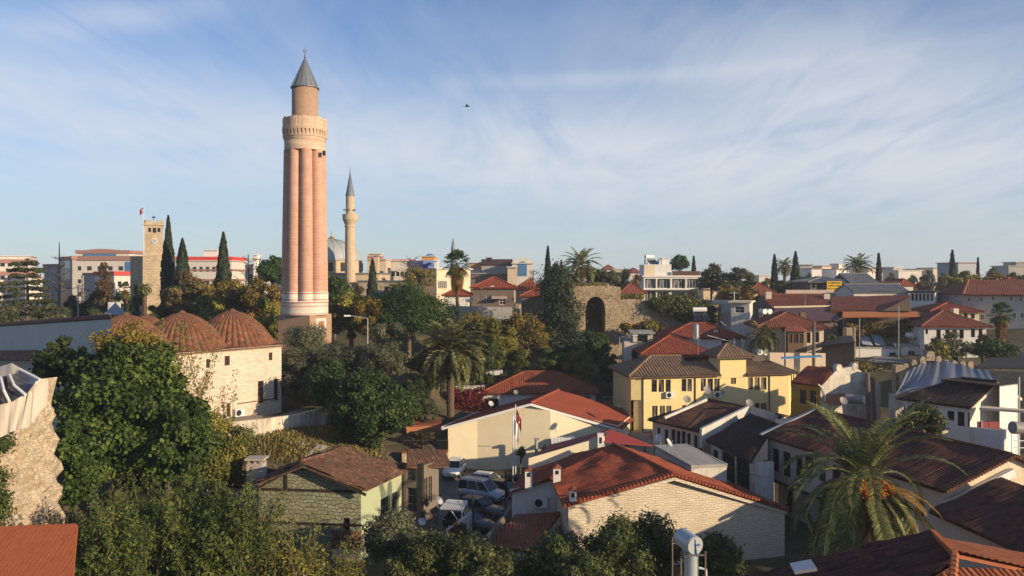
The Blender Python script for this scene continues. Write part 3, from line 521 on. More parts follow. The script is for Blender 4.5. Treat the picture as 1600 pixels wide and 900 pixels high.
def spray(label, px, ytop, ybot, wpx, d, n=26, mat='lf_yel', name='leafy_shrub', cat='shrub', L=.12, per=150, zg=None, lean=.25, hang=.5, twig='bark', group=None, dep=1.0, body=0):
    # long thin stems with leaves along them
    X = (px-800)/K*d; z0 = G(X, d) if zg is None else zg; zt = CZ-(ytop-HY)/K*d-z0; rx = wpx/K*d/2; r = lempty(name, (X, d, z0), label, cat, group); Q = []; lv = []; mb = MB()
    for i in range(n):
        bx, by = rng.uniform(-.75,.75)*rx, rng.uniform(-.75,.75)*rx*dep; h = zt*rng.uniform(.62,1.0); tx = bx*1.25+rng.normal(0, lean)*h*.4; ty = by*1.2+rng.normal(0, lean)*h*.3; a = np.array([bx*.6, by*.6, -.2]); b = np.array([bx, by, h*.5]); c = np.array([tx, ty, h])
        if max(abs(tx), 0) > rx*1.1: tx *= .8
        mb.tube([a, b, c], [.05, .03, .01], 5, False); t = rng.random(per)**.75*.95+.05; p = np.where(t[:,None] < .5, a+(b-a)*t[:,None]*2, b+(c-b)*(t[:,None]*2-1)); p = p+rng.normal(size=(per,3))*(.10+.22*(1-t[:,None])**.5)*max(1, rx*.25); nn = nrm(rng.normal(size=(per,3))*.7+np.array([.1,-.25,.5])); tt = nrm(np.cross(nn, rng.normal(size=(per,3)))+np.array([0,0,-hang])); bb = nrm(np.cross(nn, tt)); s = L*(.6+.8*rng.random((per,1))); Q.append(np.stack([p+tt*s, p+bb*s*.36, p-tt*s, p-bb*s*.36], 1)); lv.append(rng.normal(.45,.2,per)+rng.normal(0,.12))
    if body:
        cl = crown('dome', rx*.9, zt*.42, 26); cl[:,2] += zt*.40; cl[:,1] *= dep; q, v = leafquads(cl, body, L); Q.append(q); lv.append(v)
    q = np.concatenate(Q); q[:,:,2] = np.maximum(q[:,:,2], .02); mesh_obj('crown', quadmesh('crown', q, np.concatenate(lv), M[mat]), None, r); build('stems', mb, M[twig], r); return r
def ivy(name, label, cat, clumps, n, L, mat='lf_ivy', kind=None, group=None, loc=None, hang=.4):
    cl = np.array(clumps, float); o = np.array(loc if loc is not None else (cl[:,0].mean(), cl[:,1].mean(), (cl[:,2]-cl[:,3]).min())); cl[:,:3] -= o; q, lv = leafquads(cl, n, L, hang=hang); ob = mesh_obj(name, quadmesh(name, q, lv, M[mat]), None, None, tuple(o)); return tag(ob, label, cat, group, kind)
def bare(label, px, ytop, ybot, wpx, d, n=60, mat='greybark', group=None, name='bare_tree'):
    X = (px-800)/K*d; z0 = G(X, d); zt = CZ-(ytop-HY)/K*d-z0; rx = wpx/K*d/2; r = lempty(name, (X, d, z0), label, 'tree', group); mb = MB(); mb.tube([(0,0,-.3), (.1,0,zt*.5), (0,.1,zt)], [.30,.20,.05], 7); tw = MB()
    for i in range(n):
        q = rng.uniform(.35,.97); a = rng.random()*6.28; l = rx*(1.1-q*.7)*rng.uniform(.5,1.1); s = V((.1*q,0,zt*q)); e = s+V((math.cos(a)*l, math.sin(a)*l, l*rng.uniform(.0,.6))); m_ = s.lerp(e,.5)+V((0,0,-.06*l)); tw.tube([s, m_, e], [.07,.05,.02], 5, False)
        for j in range(3):
            s2 = m_.lerp(e, random.random()); tw.tube([s2, s2+V((random.uniform(-.5,.5), random.uniform(-.5,.5), random.uniform(.1,.6)))*l*.45], [.03,.01], 4, False)
    build('trunk', mb, M[mat], r); build('branches', tw, M[mat], r); return r
# ---------------------------------------------------------------- small things, each a proto that is copied
PROTO = {}
def place(kind, loc, rz, label, group, sc=None):
    if kind.startswith('dish'): loc = V(loc)+V((0,0,.36*(sc or 1))); sc = (sc or 1)*.54
    if kind not in PROTO: o = PROTO[kind] = PB[kind](); o.location = loc; o.rotation_euler = (0,0,rz); o['label'] = label; o['group'] = group; W[o.name] = V(loc); (setattr(o, 'scale', (sc,)*3) if sc else None); return o
    o = dup(PROTO[kind], loc, rz, sc or 1.0, label); o['group'] = group; return o
def p_dish(mat='dish'):
    r = empty('satellite_dish', (0,0,0), '', 'satellite dish'); m = MB(); q = V((0,-.82,.57)).normalized(); a = V((1,0,0)); b = q.cross(a); c0 = V((0,-.18,.85))
    rings = [(.0,0),(.2,.02),(.36,.07),(.47,.13)]; i0 = 0; n = 18; m.v = [tuple(c0+q*z+(a*math.cos(6.2832*j/n)+b*math.sin(6.2832*j/n))*rr) for rr, z in rings for j in range(n)]
    for k in range(3):
        for j in range(n): m.f.append((k*n+j, k*n+(j+1) % n, (k+1)*n+(j+1) % n, (k+1)*n+j))
    build('reflector', m, M[mat], r, True); m = MB(); m.tube([(0,0,0),(0,0,.82)], .03, 6); m.bar((0,0,.82), c0-q*.01, .06); build('mast', m, M['pole'], r); m = MB(); m.tube([c0-b*.44+q*.1, c0+q*.48], .014, 5); m.tube([c0+q*.42, c0+q*.54], .045, 8); build('receiver_arm', m, M['pole'], r); return r
def p_ac():
    r = empty('air_conditioner', (0,0,0), '', 'air conditioner'); m = MB(); m.box((0,-.2,0), (.85,.32,.6)); build('casing', m, M['wpaint'], r); m = MB(); i0 = 0; n = 20
    for rr in (.23,.20,.14,.08): 
        m.tube([(math.cos(6.2832*j/n)*rr-.12, -.372, .3+math.sin(6.2832*j/n)*rr) for j in range(n+1)], .010, 4, False)
    m.face([(math.cos(6.2832*j/n)*.22-.12, -.364, .3+math.sin(6.2832*j/n)*.22) for j in range(n)]); build('fan_grille', m, M['black'], r); m = MB(); m.bar((-.3,0,-.03), (-.3,-.36,-.03), .04); m.bar((.3,0,-.03), (.3,-.36,-.03), .04); build('bracket', m, M['steel'], r); return r
def p_heater():
    r = empty('solar_water_heater', (0,0,0), '', 'water heater'); m = MB(); m.tube([(-.85,.25,1.45),(.85,.25,1.45)], .30, 16); build('tank', m, M['wpaint'], r, False); m = MB()
    for x in (-.7,.7): m.bar((x,.25,0), (x,.25,1.2), .05); m.bar((x,-1.3,.1), (x,.25,.95), .05)
    build('stand', m, M['steel'], r)
    for x in (-.5,.5): m = MB(); m.hexa([(x-.44,-1.35,.12),(x+.44,-1.35,.12),(x+.44,-.05,.92),(x-.44,-.05,.92)], [(x-.44,-1.38,.20),(x+.44,-1.38,.20),(x+.44,-.08,1.0),(x-.44,-.08,1.0)]); build('solar_panel', m, M['glass'], r)
    return r
def p_twin():
    r = empty('round_tank_pair', (0,0,0), '', 'water tanks'); 
    for x in (-.36,.36): m = MB(); m.tube([(x,-.5,.75),(x,.5,.75)], .33, 16); build('tank', m, M['wpaint'], r)
    m = MB(); 
    for x in (-.6,.6): m.bar((x,-.3,0),(x,-.3,.6),.05); m.bar((x,.3,0),(x,.3,.6),.05); m.bar((x,-.4,.42),(x,.4,.42),.05)
    build('stand', m, M['steel'], r); return r
def p_antenna():
    r = empty('roof_antenna', (0,0,0), '', 'antenna'); m = MB(); m.tube([(0,0,0),(0,0,2.2)], .025, 6); build('mast', m, M['pole'], r); m = MB(); m.bar((-.5,0,2.1),(.5,0,2.1),.02)
    for k in range(7): m.bar((-.48+k*.16,-.3+.02*k,2.1),(-.48+k*.16,.3-.02*k,2.1),.015)
    build('aerial', m, M['steel'], r); return r
def p_lamp():
    r = empty('street_lamp', (0,0,0), '', 'street lamp'); m = MB(); m.tube([(0,0,-.3),(0,0,3.5),(0,0,7)], [.09,.07,.05], 8); m.tube([(0,0,6.95),(-.7,0,7.12),(-2.0,0,7.3)], .04, 6); build('post', m, M['pole'], r); m = MB(); m.hexa([(-2.7,-.12,7.22),(-1.9,-.14,7.22),(-1.9,.14,7.22),(-2.7,.12,7.22)], [(-2.65,-.06,7.38),(-1.95,-.08,7.36),(-1.95,.08,7.36),(-2.65,.06,7.38)]); build('lamp_head', m, M['wpaint'], r); return r
PB = {'dish': p_dish, 'dishdark': lambda: p_dish('dishdark'), 'ac': p_ac, 'heater': p_heater, 'twin': p_twin, 'antenna': p_antenna, 'lamp': p_lamp}
def car(label, loc, rz, bm, kind='sedan', name='parked_car'):
    r = empty(name, loc, label, 'car' if kind != 'van' else 'van', 'cars parked in the courtyard'); r.rotation_euler = (0,0,rz); W[r.name] = V((0,0,0))
    sh = {'sedan': (2.2, .87, .92, (-1.55,1.05), (-.85,.30), 1.43), 'hatch': (2.05, .87, .95, (-1.85,.95), (-1.35,.25), 1.50), 'van': (2.15, .90, 1.08, (-2.0,1.15), (-1.9,.45), 1.82)}[kind]; hl, hw, zs, cb, ct, zt = sh
    st = [(-1.0,.78,.36,.80),(-.95,.92,.22,.97),(-.6,1,.18,1.0),(-.1,1,.18,.99),(.45,1,.18,.97),(.8,.96,.2,.86),(.95,.86,.24,.74),(1.0,.70,.34,.64)]; m = MB(); rings = []
    for x, w, zb, f in st:
        w *= hw; zz = zs*f; ring = []
        for sg in (1, -1):
            pr = [(w*.80,zb),(w*.97,zb+.14),(w,zb+(zz-zb)*.55),(w*.95,zz-.05),(w*.80,zz+.01)]
            ring += [(x*hl, sg*a, b) for a, b in (pr if sg == 1 else pr[::-1])]
        rings.append(ring); m.v += ring
    k = 10
    for i in range(len(st)-1):
        for j in range(k): m.f.append((i*k+j, (i+1)*k+j, (i+1)*k+(j+1) % k, i*k+(j+1) % k))
    m.f.append(tuple(range(k))[::-1]); m.f.append(tuple((len(st)-1)*k+j for j in range(k))[::1]); build('body', m, bm, r, True)
    b = [(cb[0],-hw*.90),(cb[1],-hw*.88),(cb[1],hw*.88),(cb[0],hw*.90)]; t = [(ct[0],-hw*.72),(ct[1],-hw*.70),(ct[1],hw*.70),(ct[0],hw*.72)]; zb = zs-.05
    m = MB(); m.hexa([(x,y,zb) for x,y in b], [(x,y,zt-.05) for x,y in t]); build('windows', m, M['glass'], r)
    m = MB(); m.hexa([(x*1.02,y*1.04,zt-.06) for x,y in t], [(x*.94,y*.86,zt+.02) for x,y in t])
    for (p, q) in zip(b, t): m.bar((p[0],p[1]*1.01,zb), (q[0],q[1]*1.03,zt-.03), .07)
    for sg in (-1,1):
        for f in ((.5,) if kind != 'van' else (.35,.68)): xb = cb[0]+(cb[1]-cb[0])*f; xt = ct[0]+(ct[1]-ct[0])*f; m.bar((xb,sg*hw*.905,zb), (xt,sg*hw*.735,zt-.03), .07)
        if kind == 'van': m.bar((ct[0]+.2,sg*hw*.6,zt+.07),(ct[1]-.2,sg*hw*.6,zt+.07),.04)
    build('roof', m, bm, r)
    for x in (-.62*hl,.62*hl):
        for sg in (-1,1):
            m = MB(); m.tube([(x,sg*(hw-.20),.31),(x,sg*(hw+.005),.31)], .31, 18); w = build('wheel', m, M['black'], r); m = MB(); m.tube([(x,sg*(hw-.05),.31),(x,sg*(hw+.015),.31)], .19, 14); build('rim', m, M['steel'], w)
    for sg in (-1,1):
        m = MB(); m.hexa([(hl*.93,sg*hw*.46,zs*.60),(hl*.985,sg*hw*.42,zs*.60),(hl*.90,sg*hw*.80,zs*.62),(hl*.85,sg*hw*.8,zs*.62)], [(hl*.89,sg*hw*.46,zs*.74),(hl*.97,sg*hw*.43,zs*.72),(hl*.895,sg*hw*.82,zs*.77),(hl*.83,sg*hw*.8,zs*.78)]); build('headlight', m, M['wpaint'], r)
        m = MB(); m.box((-hl*.97,sg*hw*.68,zs*.62), (.10,.20,.22)); build('tail_light', m, M['redpaint'], r)
        m = MB(); m.box((cb[1]*.72,sg*(hw+.08),zs-.02), (.12,.18,.14)); build('wing_mirror', m, bm, r)
    m = MB(); m.box((hl*.985,0,.40), (.05,hw*.95,.20)); m.box((hl*.985,0,.26), (.06,hw*1.3,.09)); build('grille', m, M['black'], r); m = MB(); m.box((hl+.015,0,.42), (.02,.48,.11)); build('number_plate', m, M['wpaint'], r); return r
# ---------------------------------------------------------------- ground
def axis(a, b, st, far):
    q = list(np.arange(a, b+.01, st)); k = st; lo, hi = [], []
    x = a
    while x > -far: k *= 1.25; x -= k; lo.append(x)
    x = b; k = st
    while x < far: k *= 1.25; x += k; hi.append(x)
    return np.array(lo[::-1]+q+hi)
xs = axis(-100, 110, 2.0, 5000); ys = axis(0, 180, 2.0, 5000); gx, gy = np.meshgrid(xs, ys); zz = gz(gx, gy)
zz = zz+np.where((abs(gx) < 150)&(gy < 220)&(gy > -10), .10*np.sin(gx*.9+gy*.35)*np.sin(gy*.8), 0)*np.clip((zz-.6)/2, 0, 1)
m = MB(); m.v = [(a, b, c) for a, b, c in zip(gx.ravel(), gy.ravel(), zz.ravel())]; nx = len(xs)
m.f = [(j*nx+i, j*nx+i+1, (j+1)*nx+i+1, (j+1)*nx+i) for j in range(len(ys)-1) for i in range(nx-1)]
t = NT('earth and grass'); o_ = t.co('Object'); c_ = t.ramp(t.noise(o_, .16, 7, .65), [(.36, (.05,.055,.02)), (.5, (.10,.085,.045)), (.64, (.16,.12,.075))]); c_ = t.mix(t.m('MULTIPLY', t.noise(o_, 3, 5, .7), .5), c_, (.045,.04,.022)); t.bump(t.noise(o_, 2.5, 6, .7), .5, .1); M['earth'] = t.fin(c_, .95)
tag(build('ground', m, M['earth'], None, True, org=(0,0,0)), None, None, None, 'structure')
def on_ground(name, c, mat, nu=24, nv=24, dz=.09):
    m = MB(); c = [V((*p, 0)) for p in c]
    for j in range(nv+1):
        for i in range(nu+1):
            p = c[0].lerp(c[1], i/nu).lerp(c[3].lerp(c[2], i/nu), j/nv); m.v.append((p.x, p.y, G(p.x, p.y)+dz))
    m.f = [(j*(nu+1)+i, j*(nu+1)+i+1, (j+1)*(nu+1)+i+1, (j+1)*(nu+1)+i) for j in range(nv) for i in range(nu)]
    return tag(build(name, m, M[mat], None, True), None, None, None, 'structure')
t = NT('worn asphalt'); o_ = t.co('Object'); c_ = t.ramp(t.noise(o_, .5, 6, .6), [(.35, (.14,.13,.12)), (.65, (.23,.21,.185))]); c_ = t.mix(t.m('MULTIPLY', t.noise(o_, 14, 3, .7), .4), c_, (.05,.05,.05)); t.bump(t.noise(o_, 30, 3, .7), .3, .02); M['asphalt'] = t.fin(c_, .9)
M['paving'] = blocks('stone paving', (.26,.22,.18), (.33,.28,.22), (.12,.10,.08), .5, .5, .02)
on_ground('courtyard_paving', [(-8.6,60),(3.5,58),(4.6,74.5),(-7.2,83.2)], 'asphalt')
on_ground('street', [(11.6,76),(14.6,74),(15.2,88.5),(13.2,92)], 'paving', 10, 20, .12)
on_ground('street', [(12.0,91.5),(15.2,90.5),(15.2,112),(12.6,112)], 'paving', 8, 20, .12)
on_ground('terrace_path', [(-30.5,76.5),(-24.2,76.6),(-18.4,83.2),(-22.6,86)], 'paving', 16, 16, .10)

# ---------------------------------------------------------------- the fluted minaret
M['mbrick'] = blocks('pink glazed brick', (.43,.17,.10), (.56,.28,.18), (.70,.56,.45), .30, .18, .026, .55, (.33,.19,.13), .01, bstr=.35)
M['mbrick2'] = blocks('small buff brick', (.38,.23,.145), (.48,.32,.21), (.42,.30,.21), .20, .085, .012, .3, (.24,.16,.11), .01)
M['mstone'] = blocks('pale ashlar', (.56,.40,.28), (.63,.47,.34), (.40,.28,.20), .9, .5, .012, .45, (.38,.27,.19), .01)
M['mwhite'] = blocks('whitewashed ashlar', (.74,.65,.55), (.70,.60,.50), (.55,.44,.36), 1.1, .55, .008, .4, (.50,.36,.27), .01); M['redbrick'] = paint('red brick band', (.42,.15,.09), .9)
D = 100.0; cx, cy = XY(476.5, D); zy = lambda y, d=D: CZ-(y-HY)/K*d; r = empty('fluted_minaret', (cx, cy, G(cx, cy)), 'tall pink brick minaret with fluted shaft, one balcony and grey cone cap', 'minaret'); r0 = W[r.name].z
def lob(w, z): 
    p = (w+R(4)) % (math.pi/4)-math.pi/8; b, a = .715, .285; return b*math.cos(p)+math.sqrt(max(a*a-(b*math.sin(p))**2, 0))
def lathe(name, mat, par, prof, n=64, mod=None, smooth=True, c=None):
    m = MB(); m.lathe(c or (cx, cy, 0), prof, n, mod); return build(name, m, M[mat], par, smooth)
lathe('shaft', 'mbrick', r, [(2.82, zy(456)), (2.78, zy(400)), (2.66, zy(310)), (2.56, zy(236))], 192, lob, False)
lathe('lobed_base', 'mwhite', r, [(2.86, zy(471)), (2.86, zy(457)), (2.82, zy(455.6))], 192, lob, False)
for yy in (458.5, 468.5, 472.5): lathe('brick_band', 'redbrick', r, [(2.90, zy(yy)), (2.91, zy(yy-1.3))], 192, lob if yy < 471 else None, False)
lathe('drum', 'mwhite', r, [(2.84, zy(491)), (2.84, zy(473)), (2.88, zy(472.2)), (2.88, zy(470)), (2.3, zy(469.8))], 72)
for yy in (478, 489.5): lathe('brick_band', 'redbrick', r, [(2.87, zy(yy)), (2.87, zy(yy-1.0))], 72)
m = MB(); m.box((cx+.02, cy, G(cx,cy)-1), (4.65, 4.65, zy(490.8)-G(cx,cy)+1), R(-21)); base = build('plinth', m, M['mbrick2'], r)
c_, s_ = math.cos(R(-21)), math.sin(R(-21)); ux, nx_ = (-s_, c_), (c_, s_); 
m = MB(); A0 = (cx+nx_[0]*2.33-ux[0]*2.3, cy+nx_[1]*2.33-ux[1]*2.3); wbox(m, A0, ux, nx_, 1.2, zy(513), 3.4, zy(497), -.02, .06); build('niche_panel', m, M['mwhite'], base); m = MB(); wbox(m, A0, ux, nx_, 1.7, zy(511), 2.9, zy(501), .0, .075); build('niche_panel', m, M['redbrick'], base)
lathe('neck', 'mstone', r, [(2.52, zy(237)), (2.5, zy(234)), (2.50, zy(222.5))], 72)
m = MB(); m.lathe((cx, cy, 0), [(2.50, zy(222.4)), (2.60, zy(219)), (2.60, zy(217)), (2.70, zy(216.5)), (2.70, zy(214.5))], 96)
m.lathe((cx, cy, 0), [(2.56, zy(214.5)), (2.58, zy(206.5)), (2.74, zy(206)), (2.76, zy(202)), (2.2, zy(201.9))], 96)
for k in range(36):
    a = k*6.2832/36; p = lambda rr, z, da=0: (cx+rr*math.cos(a+da), cy+rr*math.sin(a+da), z)
    m.hexa([p(2.5, zy(218), -.03), p(2.62, zy(217.5), -.02), p(2.62, zy(217.5), .02), p(2.5, zy(218), .03)], [p(2.5, zy(206.3), -.05), p(2.76, zy(206.3), -.05), p(2.76, zy(206.3), .05), p(2.5, zy(206.3), .05)])
build('cornice', m, M['mstone'], r)
m = MB()
for k in range(22):
    a0, a1 = k*6.2832/22, (k+1)*6.2832/22; rr, rin = (2.70, 2.45) if k % 2 else (2.66, 2.45)
    q = [(rr, a0), (rr, (a0+a1)/2), (rr, a1), (rin, a1), (rin, (a0+a1)/2), (rin, a0)]; m.hexa([(cx+u*math.cos(w), cy+u*math.sin(w), zy(202)) for u, w in q], [(cx+u*math.cos(w), cy+u*math.sin(w), zy(186.5 if k % 2 else 187.2)) for u, w in q])
build('balcony_parapet', m, M['mstone'], r)
lathe('upper_shaft', 'mbrick2', r, [(1.62, zy(203)), (1.58, zy(138.5))], 48)
m = MB(); m.lathe((cx, cy, 0), [(1.60, zy(138.2)), (1.76, zy(138.6)), (1.76, zy(137.4)), (1.62, zy(136)), (.10, zy(92)), (.02, zy(91))], 48)
for k in range(16): a = k*6.2832/16; m.bar((cx+1.66*math.cos(a), cy+1.66*math.sin(a), zy(136.2)), (cx+.1*math.cos(a), cy+.1*math.sin(a), zy(92)), .05)
build('cone_cap', m, M['lead'], r)
m = MB(); m.tube([(cx,cy,zy(93)), (cx,cy,zy(75))], .045, 8); m.lathe((cx,cy,0), [(.02,zy(91)),(.18,zy(89.5)),(.02,zy(88))], 12); m.lathe((cx,cy,0), [(.02,zy(87)),(.13,zy(86)),(.02,zy(85))], 12)
m.tube([(cx+.22*math.cos(a), cy, zy(79)+.22*math.sin(a)) for a in np.linspace(-4.1, 1.0, 10)], [.02]+[.05]*8+[.02], 6); build('finial', m, M['lead'], r)
m = MB(); p = P(506.5, 239, 98.4); m.box((p.x,p.y,p.z-.3), (.25,.5,.55)); m.box((p.x-.2,p.y,p.z-.1),(.4,.1,.1)); build('loudspeaker', m, M['black'], r)

# ---------------------------------------------------------------- slim minaret and domed mosque behind
D2 = 170.0; cx2, cy2 = XY(547, D2); z2 = lambda y: CZ-(y-HY)/K*D2
r = empty('slim_minaret', (cx2, cy2, G(cx2,cy2)), 'slim stone minaret with loudspeakers and pointed grey cap, farther off than the pink one', 'minaret')
M['stonefar'] = blocks('honey limestone', (.52,.40,.26), (.58,.46,.31), (.40,.30,.2), .9, .45, .02, .35, (.30,.22,.15))
def l2(name, mat, prof, n=32, sm=True, par=None): m = MB(); m.lathe((cx2,cy2,0), prof, n); return build(name, m, M[mat], par or r, sm)
l2('shaft', 'stonefar', [(1.25, G(cx2,cy2)-1), (1.12, z2(440)), (1.05, z2(353))], 16, False); l2('balcony', 'stonefar', [(1.06, z2(356)), (1.16, z2(354)), (1.16, z2(353)), (1.05, z2(352)), (1.52, z2(344)), (1.58, z2(343.5)), (1.58, z2(335)), (1.45, z2(335)), (1.45, z2(337)), (.8, z2(337))], 24, False)
l2('upper_shaft', 'stonefar', [(.92, z2(337)), (.90, z2(306.5))], 16, False); l2('cone_cap', 'lead', [(.9, z2(306.6)), (1.0, z2(306)), (.93, z2(304.5)), (.05, z2(268))], 20); l2('finial', 'lead', [(.05, z2(268)), (.16, z2(267)), (.05, z2(266)), (.04, z2(262)), (.02,z2(261))], 8)
m = MB()
for a in (-2.6, -.5, 1.2, -1.55): m.lathe((cx2+1.25*math.cos(a), cy2+1.25*math.sin(a), z2(329)), [(.1,-.1),(.35,.15),(.05,.3)], 10); m.bar((cx2,cy2,z2(329)), (cx2+1.25*math.cos(a), cy2+1.25*math.sin(a), z2(329)), .12)
build('loudspeaker', m, M['pole'], r)
h = House('domed_mosque', 'limestone mosque with a large grey lead dome and gold finial beside the slim minaret', 'mosque', (XY(520,178)[0], 178, 14), wall='stonefar', roof='lead', wpart=False)
A, B = XY(486, 172), XY(592, 172); c = rect(A, B, 16); h.wall(A, B, 12, z2(428), px=[(561,445,564,458),(568,445,571,458),(575,445,578,458)]); h.wall(B, c[2], 12, z2(428)); h.wall(c[3], A, 12, z2(428)); h.flat(c, z2(428), .3)
A, B = XY(560, 168), XY(640, 166); c = rect(A, B, 8); h.wall(A, B, 12, CZ-(440-HY)/K*168, px=[(600,448,605,462),(612,447,617,461),(626,446,631,460)]); h.wall(B, c[2], 12, CZ-.5); h.wall(c[3], A, 12, CZ-.5); h.flat(c, CZ-(440-HY)/K*168, .3)
A, B = XY(583,176), XY(590,176); c = rect(A,B,2.5); h.wall(A,B,18,z2(400)); h.wall(B,c[2],18,z2(400)); h.flat(c,z2(400),.1); h.done()
dc = (XY(518,180)[0], 180, 0); zd = lambda y: CZ-(y-HY)/K*180
m = MB(); m.lathe(dc, [(6.9, 14), (6.9, zd(408)), (7.1, zd(407.5))], 16); build('drum', m, M['stonefar'], h.root)
for k in range(16): m = MB(); a = (k+.5)*6.2832/16; m.box((dc[0]+6.75*math.cos(a), dc[1]+6.75*math.sin(a), zd(424)), (.45,.9,1.9), a); build('drum_window', m, M['glass'], h.root)
m = MB(); m.lathe(dc, [(7.0, zd(407.6))]+[(6.75*math.cos(a), zd(407)+4.75*math.sin(a)) for a in np.linspace(0, 1.5, 12)], 40)
for k in range(20): a = k*6.2832/20; m.tube([(dc[0]+6.78*math.cos(b)*math.cos(a), dc[1]+6.78*math.cos(b)*math.sin(a), zd(407)+4.78*math.sin(b)) for b in np.linspace(0.05, 1.45, 9)], .07, 4, False)
M['leadpale'] = NT('weathered lead dome').fin((.36,.38,.38), .6, .1); build('dome', m, M['leadpale'], h.root, True)
m = MB(); m.lathe(dc, [(.8, zd(375)), (.75, zd(372)), (.15, zd(369.5)), (.08, zd(366)), (.25,zd(365)),(.05,zd(364)),(.04, zd(360))], 12); build('finial', m, M['gold'], h.root, True)
# small lead domes on its porch
for i, (x, y) in enumerate(((515,447),(592,452))):
    q = P(x, y, 160); m = MB(); m.lathe((q.x,q.y,q.z-3.6), [(2.6,0)]+[(2.6*math.cos(a), .2+3.2*math.sin(a)) for a in np.linspace(0,1.5,8)], 20); build('porch_dome', m, M['leadpale'], h.root, True)
m = MB(); q = XY(708,330); m.lathe((q[0],q[1],0), [(1.3,10),(1.1,CZ+(435-400)/K*330),(1.5,CZ+(435-398)/K*330),(.9,CZ+(435-396)/K*330),(.8,CZ+(435-386)/K*330),(.04,CZ+(435-371)/K*330)], 12); tag(build('minaret', m, M['lead'], None, True), 'thin grey minaret tip far off behind the fan palm', 'minaret')

# ---------------------------------------------------------------- mosque with six tiled domes
M['mosquewall'] = blocks('warm white stone courses', (.62,.52,.40), (.72,.62,.50), (.45,.36,.26), .55, .24, .010, .38, (.40,.30,.21), .04, bstr=.8)
B = (-24.5, 85.0); ud = (.6, .8); nb = (-.8, .6); A = (B[0]-ud[0]*20, B[1]-ud[1]*20); h = House('domed_mosque', 'old white stone mosque roofed with ribbed orange tile domes', 'mosque', (-32,82,6), wall='mosquewall', roof='dometile', rev=.22, frame='wframe', mull=(1,3)); ze = 13.0
C = (B[0]+nb[0]*15.5, B[1]+nb[1]*15.5); Dd = (A[0]+nb[0]*15.5, A[1]+nb[1]*15.5)
h.wall(A, B, 4.5, ze, px=[(351,556,359,571),(420,551,425.5,563),(274,567,282,582),(403,595,412,630),(428,592,435,626),(289,615,301,642),(354,630,360,651),(322,561,328,575)]); h.wall(B, C, 4.5, ze); h.wall(C, Dd, 4.5, ze); h.wall(Dd, A, 4.5, ze)
n = (.8,-.6); e = lambda p, u, w: V((p[0]+ud[0]*u+n[0]*w, p[1]+ud[1]*u+n[1]*w, 0))
mid0, mid1 = e((A[0]+nb[0]*7.7, A[1]+nb[1]*7.7), 4, 0)+V((0,0,ze+1.0)), e((B[0]+nb[0]*7.7, B[1]+nb[1]*7.7), -4, 0)+V((0,0,ze+1.0)); zv = V((0,0,ze-.02))
q = [e(A,-.3,.35)+zv, e(B,.3,.35)+zv, e(C,.3,-.35)+zv, e(Dd,-.3,-.35)+zv]; h.roof(q[0], q[1], mid1, mid0); h.roof(q[1], q[2], mid1); h.roof(q[2], q[3], mid0, mid1); h.roof(q[3], q[0], mid0)
m = MB(); wbox(m, A, ud, n, 0, ze-.32, 20, ze-.16, -.05, .12); wbox(m, A, ud, n, 0, ze-.16, 20.05, ze-.02, -.05, .22); build('cornice', m, M['mosquewall'], h.root)
m = MB(); a = onwall(A, B, 370, 631); b = onwall(A, B, 430, 619); wbox(m, A, ud, n, a[0], a[1]-.04, b[0], a[1]+.04, .01, .09); build('drain_pipe', m, M['wframe'], h.root); h.done()
def rib(w, z): return 1+.055*abs(math.sin(w*20))**.7-.02
c2 = V((-29.75, 85.1, 0)); 
for i, j in ((0,0),(1,0),(2,0),(1,1),(2,1)):
    if True:
        c = c2-V((ud[0],ud[1],0))*5.75*i+V((nb[0],nb[1],0))*6.9*j; m = MB()
        sc_ = (.98 if j == 0 else .84); prof = [(4.25, ze+.02), (3.85, ze+.38), (3.5, ze+.85), (3.12, ze+1.42), (2.65, ze+2.0), (2.1, ze+2.52), (1.5, ze+2.94), (.85, ze+3.26), (.25, ze+3.45)]; prof = [(a*sc_*(1.10 if j == 0 else 1), ze+(b-ze)*(sc_+.06)) for a, b in prof]; m.lathe((c.x,c.y,0), prof, 240, rib, 40*.24/6.2832)
        build('dome', m, M['dometile'], h.root, False); m = MB(); m.lathe((c.x,c.y,0), [(.34, ze+3.3*(sc_+.06)), (.36, ze+3.5*(sc_+.06)), (.05, ze+3.68*(sc_+.06))], 10); build('dome_cap', m, M['tileold'], h.root)
a = onwall(A, B, 371, 650); place('ac', (A[0]+ud[0]*a[0]+n[0]*.02, A[1]+ud[1]*a[0]+n[1]*.02, a[1]), math.atan2(ud[1], ud[0]), 'white air conditioner low on the wall of the domed stone mosque', 'air conditioners on walls', 1.25)
# retaining wall below it
M['retain'] = plaster('streaked pale render', (.66,.58,.47), 1.0, (.23,.20,.16)); m = MB()
pts = [(-31,71.5),(-23.93,76.5),(-21.2,79.4),(-19.33,83.0)]; tops = [6.55,6.55,6.5,6.62]
for k in range(3):
    a, b = pts[k], pts[k+1]; L, u, nn = frame_of(a, b); p = lambda q, d, z: (q[0]+nn[0]*d, q[1]+nn[1]*d, z)
    m.hexa([p(a,0,2.5),p(b,0,2.5),p(b,-.35,2.5),p(a,-.35,2.5)], [p(a,0,tops[k]),p(b,0,tops[k+1]),p(b,-.35,tops[k+1]),p(a,-.35,tops[k])]); s0 = 1 if k == 0 else 0
    for q in range(int(L/2.2)+1): wbox(m, a, u, nn, q*2.2+.01, 3.0, q*2.2+.20, tops[k]-.05, -.02, .035)
tag(build('retaining_wall', m, M['retain'], None), 'low curving pale retaining wall with dark streaks below the domed mosque', 'wall')

